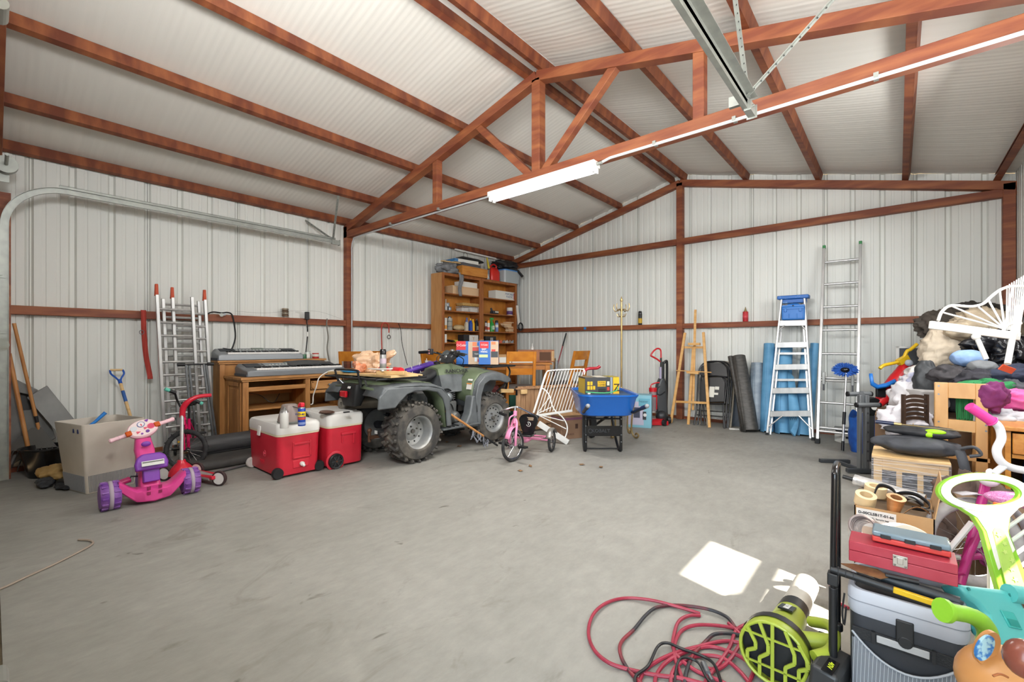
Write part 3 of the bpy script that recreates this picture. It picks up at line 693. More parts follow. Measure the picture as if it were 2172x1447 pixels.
dw = obj('drawer', B(X1 - .02, X1 + .004, 2.635, Y1 - .07, .655, .765), pine, t, bev=.004)
m = MW(t).bb(X1 + .004, X1 + .009, 2.645, Y1 - .08, .745, .757).bb(X1 + .004, X1 + .009, 2.645, Y1 - .08, .663, .675).bb(X1 + .004, X1 + .009, 2.645, 2.657, .663, .757).bb(X1 + .004, X1 + .009, Y1 - .092, Y1 - .08, .663, .757)
obj('drawer_moulding', m, pine, dw)
obj('knob', MW(t).lathe([(.008, 0), (.008, .012), (.016, .02), (.012, .028), (0, .03)], (X1 + .004, 2.86, .71), (1, 0, 0), 16), steel, dw, sm=True)
obj('drawer_rail', B(X1 - .05, X1, 2.62, Y1 - .06, .61, .645), pine, t)
for k in range(7): obj('back_board', B(X0 + .03, X0 + .036, 2.61 + .08 * k, 2.685 + .08 * k, .43, .61), pinev, t)
obj('desk_cable', MW(t).tube(smooth([(X1 - .25, 1.95, .66), (X1 - .2, 2.1, .62), (X1 - .15, 2.2, .53), (X1 - .18, 2.27, .53), (X1 - .2, 2.33, .62)], 5), .004, 6), blk, t, sm=True)
X0, X1, Y0, Y1, H = -6.41, -6.16, 1.79, 3.08, 1.03
t = thing('rear_cabinet', 'tall narrow pine cabinet standing between the desk and the wall', 'cabinet', ((X0 + X1) / 2, (Y0 + Y1) / 2, 0))
obj('top_board', MW(t).bb(X0, X1 + .03, Y0 - .03, Y1 + .02, H - .022, H).bb(X0, X1 + .012, Y0 - .015, Y1, H - .045, H - .022), pine, t, bev=.004)
obj('side_panel', MW(t).bb(X0, X1 - .02, Y0, Y0 + .02, 0, H - .045), pinev, t); obj('side_panel', MW(t).bb(X0, X1, Y1 - .02, Y1, 0, H - .045), pinev, t)
obj('front_post', MW(t).bb(X1 - .025, X1, Y0, Y0 + .055, 0, H - .045), pinev, t, bev=.002)
obj('front_panel', MW(t).bb(X1 - .04, X1 - .025, Y0 + .06, Y1 - .02, .1, H - .05), pinev, t)
def keyboard(label, x0, x1, y0, y1, z, body, grp):
    W_ = y1 - y0; D_ = x1 - x0
    t = thing('music_keyboard', label, 'keyboard', ((x0 + x1) / 2, (y0 + y1) / 2, z)); t.scale = (1, 1, 1.5)
    m = M(); pr = [(D_ / 2, 0), (D_ / 2, .045), (D_ / 2 - .02, .055), (.03, .065), (-D_ / 2 + .03, .095), (-D_ / 2, .08), (-D_ / 2, 0)]
    m.loft([[(x, -W_ / 2 + .03, zz * .8) for x, zz in pr], [(x, -W_ / 2 + .06, zz) for x, zz in pr], [(x, W_ / 2 - .06, zz) for x, zz in pr], [(x, W_ / 2 - .03, zz * .8) for x, zz in pr]])
    m.add([], []); obj('case', m, body, t, bev=.005)
    obj('base', M().bb(-D_ / 2 + .01, D_ / 2 - .005, -W_ / 2 + .02, W_ / 2 - .02, .001, .02), K('4B5058', .6), t)
    kz = .062; a = -W_ / 2 + .13; b = W_ / 2 - .07; n_ = 36; kw = (b - a) / n_
    wk = M(); bk = M()
    for i in range(n_):
        wk.bb(D_ / 2 - .145, D_ / 2 - .008, a + i * kw + .0008, a + (i + 1) * kw - .0008, .05, kz + .003)
        if i % 7 in (0, 1, 3, 4, 5): bk.bb(D_ / 2 - .145, D_ / 2 - .06, a + (i + .68) * kw, a + (i + 1.3) * kw, kz, kz + .014)
    o = obj('white_keys', wk, K('E8E6E2', .3), t); o = obj('black_keys', bk, blkg, t)
    sl = -(.03) / (.06 + 0)
    tp = lambda x: .065 + (.03 - x) * .5 * .5 + .004
    al = math.atan(.030 / (D_ / 2))
    A = T_((-D_ * .17, 0, .083), (0, al * .95, 0))
    obj('speaker_grille', M(A).box((0, -W_ / 2 + .17, 0), (D_ * .34, .17, .006)).box((0, W_ / 2 - .17, 0), (D_ * .34, .17, .006)), K('3E4246', .7), t, bev=.002)
    obj('control_panel', M(A).box((0, 0, .0), (D_ * .36, W_ - .6, .006)), K('8E9498', .4, .3), t)
    mm = M(A)
    for i in range(14): mm.box((.02, -.26 + .04 * i, .005), (.012, .022, .004))
    obj('buttons', mm, K('C9CCC6', .5), t); obj('screen', M(A).box((-.03, .0, .005), (.05, .14, .003)), K('6D7A70', .3), t)
    return t
kb1 = keyboard('large grey keyboard on the desk with drooping black cover', -6.03, -5.62, 1.88, 3.13, .852, K('808488', .4, .35), 1)
kb2 = keyboard('silver keyboard on top of the tall narrow rear cabinet', -6.40, -6.13, 1.74, 2.80, 1.032, K('9A9EA2', .4, .35), 2)
obj('dust_cover', M(T_((5.825, -2.505, 0))).grid(14, 6, lambda u, v: (-6.0 + .27 * v, 2.45 + .55 * u, .098 - .03 * v + .014 * math.sin(PI * u) + .005 * math.sin(9 * u) * v)), mat('black vinyl', '3B3C3E', .5), kb1, sm=True, solid=.004)
obj('cord', M().tube(smooth([(-.06, -.4, .10), (.0, -.35, .09), (.05, -.33, .075), (.09, -.3, .07)], 4), .003, 5), blk, kb2)
# small things at the right end of the rear cabinet
def can(name, label, cat, c, r_, h_, ma, bands=(), cap=None, grp=None, neck=None, letters=None):
    t = thing(name, label, cat, tuple(c), group=grp)
    if neck is None: prof = [(0, 0), (r_ * .96, 0), (r_, .003), (r_, h_ - .003), (r_ * .95, h_), (0, h_)]
    else: prof = [(0, 0), (r_ * .96, 0), (r_, .004), (r_, h_ * neck), (r_ * .45, h_ * (neck + .08)), (r_ * .45, h_), (0, h_)]
    obj('body', M().lathe(prof, n=20), ma, t, sm=True)
    for (z0, z1, mb) in bands: obj('label_band', M().lathe([(r_ * 1.015, h_ * z0), (r_ * 1.015, h_ * z1)], n=20), mb, t, sm=True, solid=.0006)
    if cap: 
        cr_, ch, mc = cap; obj('cap', M().lathe([(cr_, h_), (cr_, h_ + ch * .7), (cr_ * .8, h_ + ch), (0, h_ + ch)], n=16), mc, t, sm=True)
    return t
zt = 1.032
can('tin_can', 'red and white tin standing on the rear cabinet end', 'can', (-6.25, 3.0, zt), .045, .075, K('B02A2A', .4), [(.3, .8, K('D8D4CC', .4))])
can('glass_jar', 'pale jar on the rear cabinet behind the keyboard cover', 'jar', (-6.28, 2.9, zt), .035, .09, K('C9D2CC', .2), [(.2, .7, white)])
can('tin_can', 'green and silver tin next to the pale jar', 'can', (-6.24, 2.8 + .03, zt), .035, .06, K('3E6E50', .4))
can('glass_bottle', 'small clear bottle between the jar and the red tin', 'bottle', (-6.33, 2.955, zt), .02, .1, K('A9B4B2', .15), neck=.6)
# ================================================================= TOYS AND COOLERS
pinkp = K('D8468E', .35); purp = K('7C3BA6', .4, 0); palep = K('EFC3CC', .4); mag = K('B02866', .4)
# --- pink and purple toddler trike
t = thing('toy_trike', 'pink toddler trike with chunky purple wheels and round dashboard', 'trike', (-4.42, .822, 0), R(90))
dw_ = mat('purple wheel plastic', '6E3A94', .5, col2='8A5CA0', scale=(14, 14, 14))
for s_ in (-1, 1):
    w_ = obj('wheel', M().lathe([(.03, -.058), (.082, -.058), (.098, -.035), (.103, 0), (.098, .035), (.082, .058), (.03, .058)], (s_ * .248, 0, .103), (1, 0, 0), 36), dw_, t, sm=True)
    for k in range(14):
        a = 2 * PI * k / 14
        for q in (-1, 1):
            obj('tread_block', M().box((s_ * .248 + q * .034, .098 * math.cos(a), .103 + .098 * math.sin(a)), (.036, .012, .012), (a + PI / 2, 0, 0)), dw_, w_, bev=.002)
    obj('wheel_band', M().lathe([(.1035, -.012), (.1045, 0), (.1035, .012)], (s_ * .248, 0, .103), (1, 0, 0), 36), K('A89AA6', .8), w_, sm=True, solid=.001)
def wing(x):
    a = abs(x); return (.115 + .085 * min(1, max(0, (a - .10) / .10)) ** 1.2)
rings = []
for i in range(21):
    x = -.205 + .41 * i / 20; zt_ = wing(x); zb = zt_ - .07 - .03 * (1 - min(1, abs(x) / .2)); d_ = .07 + .02 * (1 - abs(x) / .205)
    rings.append([(x, -d_, zb + .01), (x, -d_ * .9, zb), (x, d_ * .9, zb), (x, d_, zb + .01), (x, d_, zt_ - .012), (x, d_ * .8, zt_), (x, -d_ * .75, zt_), (x, -d_, zt_ - .012)])
obj('rear_deck', M().loft(rings), pinkp, t, sm=True)
for s_ in (-1, 1): obj('axle_cover', M().box((s_ * .215, 0, .17), (.09, .11, .03), (0, s_ * -.25, 0)), pinkp, t, bev=.012)
obj('body', M().loft([[(x, .02 + .0 * k, z) for x, z in ()] for k in ()] or [[(x, y, .10) for x, y in rrect(.13, .15, .03, 3, 0, .08)], [(x, y, .24) for x, y in rrect(.11, .12, .03, 3, 0, .16)], [(x, y, .36) for x, y in rrect(.13, .1, .03, 3, 0, .27)], [(x, y, .45) for x, y in rrect(.10, .08, .03, 3, 0, .33)]]), pinkp, t, sm=True)
for x in (-.035, .035):
    for z in (.085, .125): obj('socket', M().box((x, -.088, z), (.022, .008, .022)), K('8E1F50', .5), t)
obj('lower_seat', M().box((0, .03, .205), (.105, .05, .12), (R(-12), 0, 0)), purp, t, bev=.008)
pl = [(x, y) for x, y in [(-.1, 0), (.1, 0), (.105, .05), (.09, .10), (.055, .125), (-.055, .125), (-.09, .10), (-.105, .05)]]
obj('seat_back', M().prism(pl, .045, T_((0, .0, .245), (R(72), 0, 0))), purp, t, bev=.012)
obj('warning_label', M().box((0, -.04, .305), (.14, .002, .038), (R(-18), 0, 0)), K('DCDCD6', .6), t)
obj('label_text', M().box((0, -.0425, .315), (.13, .0015, .005), (R(-18), 0, 0)), blk, t)
obj('purple_badge', M().ball((0, .205, .415), .032, .01, .022), purp, t, sm=True)
D = T_((0, .33, .52), (R(52), R(-17), 0))
obj('dashboard', M(D).prism([(.105 * math.cos(2 * PI * k / 28), .082 * math.sin(2 * PI * k / 28)) for k in range(28)], .045), mat('pale pink plastic', 'F0C6CE', .35), t, bev=.014)
obj('dash_face', M(D).prism([(.094 * math.cos(2 * PI * k / 28), .071 * math.sin(2 * PI * k / 28)) for k in range(28)], .003, T_((0, 0, .023))), K('F2DEDC', .4), t)
for x, y, r_, c_ in ((0.0, .032, .026, '6C7BA8'), (-.055, .012, .022, 'D9DDE2'), (.055, -.01, .026, 'E26A86'), (.02, -.045, .013, '6A3A94'), (-.02, -.052, .008, '8A4AA8')):
    obj('dial', M(D).lathe([(0, .025), (r_, .025), (r_, .029), (0, .029)], (x, y, 0), n=20), K(c_, .4), t)
    if r_ > .025: obj('dial_face', M(D).lathe([(0, .0292), (r_ * .8, .0292), (r_ * .8, .030), (0, .030)], (x, y, 0), n=20), K('EFE6E8' if c_[0] == '6' else 'D8486C', .4), t)
obj('needle', M(D).box((.0, .026, .031), (.007, .02, .001)), K('D0304E', .4), t)
for x, y in ((-.035, -.03), (.02, -.012)): obj('arrow_button', M(D).prism([(-.013, -.011), (.013, 0), (-.013, .011)], .006, T_((x, y, .027))), K('E0566E', .4), t)
obj('heart_button', M(D).prism([(0, -.012), (.013, .004), (.006, .011), (0, .007), (-.006, .011), (-.013, .004)], .006, T_((.045, .05, .027))), purp, t)
for s_ in (-1, 1):
    obj('turn_light', M(D).box((s_ * .096, -.012 + .0 * s_, .02), (.04, .042, .03)), mat('orange lens', 'E0601A', .25, trans=.2), t, bev=.007)
    obj('grip', M(D).lathe([(.014, .10), (.022, .115), (.017, .125), (.0155, .15), (.0175, .155), (.0155, .16), (.0175, .172), (.0155, .18), (.017, .2), (.019, .212), (.012, .222), (0, .223)], (0, -.005, 0), (s_, 0, 0), 16), mat('pale pink plastic', 'F0C6CE', .35), t, sm=True)
obj('crank', M().tube([(-.04, .16, .17), (-.1, .17, .18), (-.115, .16, .16)], .006, 8), blk, t, sm=True)
obj('pedal', M().box((-.155, .14, .155), (.10, .05, .03), (R(15), R(-14), 0)), mag, t, bev=.008)
obj('front_wheel', M().lathe([(.03, -.035), (.085, -.035), (.09, 0), (.085, .035), (.03, .035)], (0, .32, .09), (1, 0, 0), 28), dw_, t, sm=True)
obj('fork', M().box((0, .31, .25), (.10, .05, .16)), pinkp, t, bev=.01)

# --- spoked wheel maker (in the current frame of parent)
def wheel(parent, c, ax, R_, tr, n_sp=18, tyre_m=rub, rim_m=chrome, spoke_m=chrome, hub=.018, hw_=.03, solid_disc=None, nm='tyre', lugs=0):
    ax = V(ax).normalized()
    o = obj(nm, M().ring(c, ax, R_ - tr, tr, 40, 10), tyre_m, parent, sm=True)
    obj('rim', M().lathe([(R_ - 1.7 * tr, -tr * .5), (R_ - 2.1 * tr, 0), (R_ - 1.7 * tr, tr * .5)], c, ax, 40), rim_m, o, sm=True, solid=.002)
    if solid_disc: obj('disc', M().lathe([(0, -tr * .5), (R_ - 1.7 * tr, -tr * .4), (R_ - 1.7 * tr, tr * .4), (0, tr * .5)], c, ax, 32), solid_disc, o, sm=True)
    obj('hub', M().cyl(V(c) - ax * hw_, V(c) + ax * hw_, hub, n=12), rim_m, o, sm=True)
    a = V((0, 0, 1)) if abs(ax.z) < .9 else V((1, 0, 0)); x = (a - ax * a.dot(ax)).normalized(); y = ax.cross(x)
    for k in range(n_sp):
        th = 2 * PI * k / n_sp; e_ = th + (.35 if k % 2 else -.35); s_ = 1 if k % 4 < 2 else -1
        obj('spoke', M().tube([V(c) + (x * math.cos(e_) + y * math.sin(e_)) * hub * .9 + ax * hw_ * .8 * s_, V(c) + (x * math.cos(th) + y * math.sin(th)) * (R_ - 1.9 * tr)], .0014, 4), spoke_m, o)
    for k in range(lugs):
        th = 2 * PI * k / lugs
        p = V(c) + (x * math.cos(th) + y * math.sin(th)) * (R_ - .001) + ax * tr * (.4 if k % 2 else -.4)
        obj('tread_knob', M().beam(p - (y * math.cos(th) - x * math.sin(th)) * .006, p + (y * math.cos(th) - x * math.sin(th)) * .006, tr * .6, .004, up=ax), tyre_m, o)
    return o
# --- child's bicycle
hot = K('D6145E', .3)
t = thing('child_bicycle', 'small hot pink bicycle with black and teal grips before the ladders', 'bicycle', (-5.6, 1.35, 0))
F = V((-5.29, 1.25, .195)); Rr = V((-5.97, 1.455, .195)); H_ = V((-5.42, 1.26, .50)); 
nf = V((.86, -.18 - .5, .08)).normalized()
w1 = wheel(t, F, nf, .195, .022, 18, rub, K('2A2A2C', .4), chrome, lugs=26); w1.parent = None
m_ = MW(t); 
for o_ in [w1]: o_.parent = t; o_.location = t.matrix_basis.inverted().translation
hd = (Rr - F).normalized(); nr = hd.cross(V((0, 0, 1))).normalized()
w2 = wheel(t, Rr, nr, .195, .024, 14, rub, K('2A2A2C', .4), chrome, lugs=26); w2.location = t.matrix_basis.inverted().translation
side = nf
obj('fork', MW(t).tube(smooth([F + side * .045, F + side * .045 + V((-.02, .0, .12)), H_ + side * .035 + V((0, 0, -.09)), H_ + V((0, 0, -.06))], 4), .014, 8).tube(smooth([F - side * .045, F - side * .045 + V((-.02, 0, .12)), H_ - side * .035 + V((0, 0, -.09)), H_ + V((0, 0, -.06))], 4), .014, 8), hot, t, sm=True)
obj('head_tube', MW(t).cyl(H_ + V((0, 0, -.08)), H_ + V((-.02, 0.0, .05)), .019), hot, t, sm=True)
seat = V((-5.70, 1.37, .60)); bb_ = V((-5.72, 1.38, .20))
obj('main_tube', MW(t).tube(smooth([H_ + V((0, 0, -.02)), H_ + V((-.1, .03, -.12)), bb_ + V((.08, -.02, .05)), bb_], 5), .021, 10), hot, t, sm=True)
obj('seat_tube', MW(t).tube([bb_, seat + V((0, 0, -.16))], .015, 8), hot, t, sm=True); obj('seat_post', MW(t).tube([seat + V((0, 0, -.17)), seat + V((0, 0, -.02))], .011, 8), blk, t, sm=True)
for s_ in (-1, 1):
    obj('chain_stay', MW(t).tube([bb_ + nr * .02 * s_, Rr + nr * .05 * s_], .009, 8), hot, t, sm=True); obj('seat_stay', MW(t).tube([seat + V((0, 0, -.17)), Rr + nr * .05 * s_], .008, 8), hot, t, sm=True)
    tw = Rr + nr * .14 * s_ + V((0, 0, -.13)); o_ = obj('training_wheel', MW(t).lathe([(.01, -.012), (.058, -.012), (.062, 0), (.058, .012), (.01, .012)], tw, nr, 20), blk, t, sm=True); obj('wheel_arm', MW(t).tube([Rr + nr * .05 * s_, tw], .006, 6), steel, o_)
m = MW(t).ball(seat + V((-.03, .01, .0)), .115, .07, .03, 20, 8); m.ball(seat + V((.08, -.02, .0)), .08, .03, .02, 16, 8)
obj('saddle', m, blk, t, sm=True)
for k in range(9): obj('saddle_dot', MW(t).ball(seat + V((.05 - .028 * (k % 4), -.045 + .03 * (k // 3), .022 + .003 * (k % 2))), .006, .006, .004, 8, 5), white, t)
gl = V((-5.38, 1.108, .79)); gr = V((-5.41, 1.41, .62)); st_ = H_ + V((-.02, 0, .05)); md = (gl + gr) / 2 + V((0, 0, -.03))
obj('handlebar', MW(t).tube(smooth([gl, gl + (gr - gl) * .22, st_ + V((-.0, -.05, .12)), st_ + V((0, 0, .02)), st_ + V((0, .05, .07)), gr - (gr - gl) * .15, gr], 5), .010, 8).tube([st_ + V((0, 0, -.02)), st_ + V((0, 0, .08))], .014, 8), blk, t, sm=True)
for a_, b_ in ((gl, gl + (gr - gl) * .26), (gr, gr - (gr - gl) * .18)):
    obj('grip', MW(t).tube([a_ + (b_ - a_) * .15, b_], .017, 10), blk, t, sm=True); obj('grip_end', MW(t).tube([a_ - (b_ - a_) * .1, a_ + (b_ - a_) * .35], .0175, 10), K('5DB8A4', .5), t, sm=True)
obj('crank', MW(t).tube([bb_ - nr * .07 + V((.08, -.02, -.06)), bb_ - nr * .06, bb_ + nr * .06, bb_ + nr * .07 + V((-.08, .02, .06))], .007, 6), steel, t)
for p in (bb_ - nr * .11 + V((.08, -.02, -.06)), bb_ + nr * .11 + V((-.08, .02, .06))): obj('pedal', MW(t).box(p, (.07, .07, .018)), blk, t, bev=.003)
obj('reflector', MW(t).box(bb_ + V((.1, -.1, .02)), (.01, .05, .015)), K('E8B21A', .3), t)
# --- red three wheeled scooter
redp = K('C41E34', .3)
t = thing('toy_scooter', 'red toddler scooter with silver stem and white wheels', 'scooter', (-4.75, 1.15, 0))
fb = V((-4.93, 1.13, .0)); top = V((-5.0, 1.15, .60))
obj('stem', MW(t).cyl(fb + V((0, 0, .14)), top, .0155, n=14), alu, t, sm=True)
obj('stem_base', MW(t).lathe([(.10, .0), (.095, .04), (.06, .085), (.035, .11), (.03, .13)], fb + V((0, 0, .045)), (0, 0, 1), 24), redp, t, sm=True)
hb = onD(428, 853, 4.05)
obj('handle', MW(t).tube(smooth([top + V((0, 0, -.05)), top + V((.0, .01, .04)), top + V((.02, .05, .10)), top + V((.03, .12, .135)), top + V((.04, .22, .14))], 5), [.02, .021, .022, .024, .026, .026, .026, .026, .026, .024, .022, .022, .02, .02, .02, .019, .018, .018, .018, .017, .017][:21], 12), redp, t, sm=True)
obj('deck', MW(t).beam(fb + V((.0, .05, .06)), V((-4.5, 1.27, .06)), .10, .022), mat('grey deck grip', '8B8380', .7), t, bev=.005)
obj('deck_frame', MW(t).beam(fb + V((.05, .02, .045)), V((-4.46, 1.25, .075)), .035, .03).beam(fb + V((.02, .12, .045)), V((-4.46, 1.33, .075)), .03, .03), redp, t, bev=.006)
for c_ in ((-4.45, 1.29, .065), (-4.99, 1.02, .065), (-4.93, 1.25, .065)):
    o_ = obj('wheel', MW(t).lathe([(.05, -.014), (.062, -.012), (.066, 0), (.062, .012), (.05, .014)], c_, (.55, -.75, 0), 28), K('3A2A2A', .5), t, sm=True)
    obj('wheel_disc', MW(t).lathe([(0, -.012), (.052, -.012), (.052, .012), (0, .012)], c_, (.55, -.75, 0), 28), K('E4E2DC', .4), o_, sm=True)
    o_2 = obj('wheel_stripe', MW(t).lathe([(.050, -.0135), (.055, -.0145)], c_, (.55, -.75, 0), 28), redp, o_, solid=.001)
# --- the two red coolers
redc = mat('red cooler plastic', 'C21F33', .4, col2='CE2B3E', scale=(4, 4, 4)); whc = mat('white cooler lid', 'D9D7D2', .45)
def cooler(label, x0, x1, y0, y1, zr_, zl, crown, taper=.93):
    cx_, cy_ = (x0 + x1) / 2, (y0 + y1) / 2; W_, D_ = x1 - x0, y1 - y0
    t = thing('cooler', label, 'cooler', (cx_, cy_, 0))
    rr = lambda w, d, z, r_=.05: [(x, y, z) for x, y in rrect(w, d, r_, 5)]
    obj('body', M().loft([rr(W_ * taper, D_ * taper, .02), rr(W_ * (taper + .01), D_ * (taper + .01), .03), rr(W_ * .985, D_ * .985, zr_)]), redc, t, sm=True, bev=.006)
    obj('rim', M().loft([rr(W_, D_, zr_), rr(W_, D_, zr_ + .018)]), K('D8CDB0', .5), t, sm=True)
    obj('lid', M().loft([rr(W_ * 1.01, D_ * 1.01, zr_ + .018), rr(W_ * 1.01, D_ * 1.01, zl - .03), rr(W_ * .97, D_ * .96, zl - .006), rr(W_ * .93, D_ * .90, zl)]), whc, t, sm=True)
    return t
t = cooler('large red chest cooler with white lid, the one under the spray cans', -4.93, -4.22, 1.68, 2.08, .385, .50, 0)
tc_ = t
obj('handle_frame', M().bb(.330, .346, -.075, .115, .165, .335), redc, t, bev=.005); 
m = M().bb(.343, .352, -.065, -.05, .17, .32).bb(.343, .352, .09, .105, .17, .32).bb(.343, .352, -.065, .105, .165, .18).bb(.343, .356, -.055, .095, .29, .31)
obj('side_handle', m, redc, t, bev=.003)
obj('spigot_recess', M().bb(.325, .342, -.06, .09, .075, .15), redc, t, bev=.006)
obj('spigot', M().cyl((.335, .02, .11), (.365, .02, .11), .02, n=16).cyl((.36, .02, .11), (.38, .03, .09), .013, n=12), white, t, sm=True)
obj('round_logo', M().ring((.06, -.2, .2), (0, 1, 0), .028, .002, 24, 6).tube([(.045, -.202, .19), (.052, -.202, .215), (.06, -.202, .19), (.07, -.202, .205), (.078, -.202, .195)], .002, 6), K('D84456', .4), t)
for k in range(5): obj('grip_rib', M().box((.06 + .02 * k - .12, -.185 - .0, .09), (.008, .012, .08), (R(8), 0, 0)), redc, t)
obj('latch', M().box((-.05, -.208, .40), (.055, .014, .09), (R(-8), 0, 0)), white, t, bev=.004)
for x in (-.30, .315):
    obj('wheel', M().lathe([(.012, -.022), (.045, -.024), (.052, -.01), (.052, .01), (.045, .024), (.012, .022)], (x, -.185 if x > 0 else -.185, .052), (1, .0, 0), 24), [blk, K('D5D3CE', .5)][x < 0], t, sm=True)
obj('wheel', M().lathe([(.012, -.022), (.045, -.024), (.052, -.01), (.052, .01), (.045, .024), (.012, .022)], (.315, .195, .052), (1, 0, 0), 24), blk, t, sm=True)
t = cooler('tall red wheeled cooler with white lid, nearest the quad bike', -4.88, -4.2, 2.14, 2.53, .40, .535, 0, .95)
m = M().bb(.336, .348, -.06, .10, .32, .345).bb(.336, .343, -.05, -.035, .24, .33).bb(.336, .343, .07, .085, .22, .33)
obj('side_handle', m, redc, t, bev=.004)
obj('wheel_arch', M().lathe([(.0, .0), (.098, .0), (.098, .012), (.085, .016), (0, .016)], (.325, -.115, .075), (1, 0, 0), 28), redc, t, sm=True)
o_ = obj('wheel', M().lathe([(.0, -.02), (.065, -.02), (.075, -.012), (.075, .018), (.068, .026), (.055, .022), (.05, .012), (0, .014)], (.345, -.12, .075), (1, 0, 0), 32), blk, t, sm=True)
for k in range(6): 
    a = 2 * PI * k / 6; obj('wheel_spoke', M().box((.362, -.12 + .03 * math.cos(a), .075 + .03 * math.sin(a)), (.008, .05, .012), (a, 0, 0)), K('2A2C2E', .5), o_)
obj('hub_bolt', M().cyl((.36, -.12, .075), (.37, -.12, .075), .008), K('7A4A2E', .5, .5), o_)
obj('pull_handle', M().tube(smooth([(-.28, -.21, .40), (-.2, -.215, .50), (-.05, -.22, .50), (.0, -.215, .40)], 5), .013, 8), blk, t, sm=True)
obj('lid_step', M().loft([[(x, y, .528) for x, y in rrect(.5, .3, .04, 4, .05, .02)], [(x, y, .548) for x, y in rrect(.47, .27, .04, 4, .05, .02)]]), whc, t, sm=True)
# things on the lids
Z1 = .502
p = G(660, 962, Z1) if 0 else V((-4.36, 1.86, Z1))
def ond(px, py, z): return G(px, py, z)
p = ond(603, 908, Z1)
t = can('spray_can', 'plain white aerosol can without cap on the nearer cooler', 'spray can', p, .035, .135, K('C9C7C2', .4), neck=None)
obj('shoulder', M().lathe([(.035, .135), (.026, .152), (.012, .16), (.012, .168), (.008, .17), (.008, .182), (0, .182)], n=20), K('A9A9A8', .3, .8), t, sm=True)
p = ond(640, 903, Z1)
t = can('spray_lubricant', 'blue and yellow lubricant can with red spray top', 'spray can', p, .032, .155, K('1B3F9C', .35), [(.54, .82, K('F0C818', .4)), (.36, .50, K('B9463A', .5)), (.08, .22, K('7D8CBE', .5))])
obj('shoulder', M().lathe([(.032, .155), (.028, .165), (.0, .165)], n=20), steel, t, sm=True)
obj('spray_head', M().box((0, 0, .185), (.05, .036, .04)).box((-.022, -.012, .175), (.02, .02, .05), (0, .4, 0)), K('D22438', .35), t, bev=.008)
text('WD-40', .026, (.0322 * math.cos(-.9) + .002, .0322 * math.sin(-.9) - .001, .105), (R(90), 0, R(48)), K('1B2A6E', .4), t, bold=.0006)
p = ond(623, 900, Z1) + V((-.16, .03, 0))
t = thing('lampshade_pot', 'brown tapered plastic pot upside down behind the spray cans', 'pot', tuple(p))
obj('shell', M().lathe([(.10, 0), (.10, .03), (.065, .16), (.055, .165), (0, .165)], n=28), K('8A7C76', .45), t, sm=True); obj('band', M().lathe([(.103, 0), (.103, .012)], n=28), K('6E726C', .5), t, solid=.002)
obj('cord', M().tube(smooth([(.07, .0, .15), (.10, .05, .12), (.11, .06, .04)], 4), .004, 6), blk, t)
p = ond(693, 876, .55)
t = thing('round_cover', 'flat brown leather-like disc lying on the wheeled cooler', 'disc', tuple(p)); obj('disc', M().lathe([(0, .0), (.07, .0), (.075, .006), (.06, .014), (0, .016)], n=28).lathe([(0, .012), (.055, .014), (.058, .02), (0, .026)], (.02, -.02, 0), (0.1, 0, 1), 24), K('5A4034', .5), t, sm=True)
p = ond(735, 876, .55)
t = thing('small_clip', 'small black clip on the far end of the wheeled cooler lid', 'clip', tuple(p)); obj('clip', M().box((0, 0, .008), (.025, .06, .012)), blk, t, bev=.003)
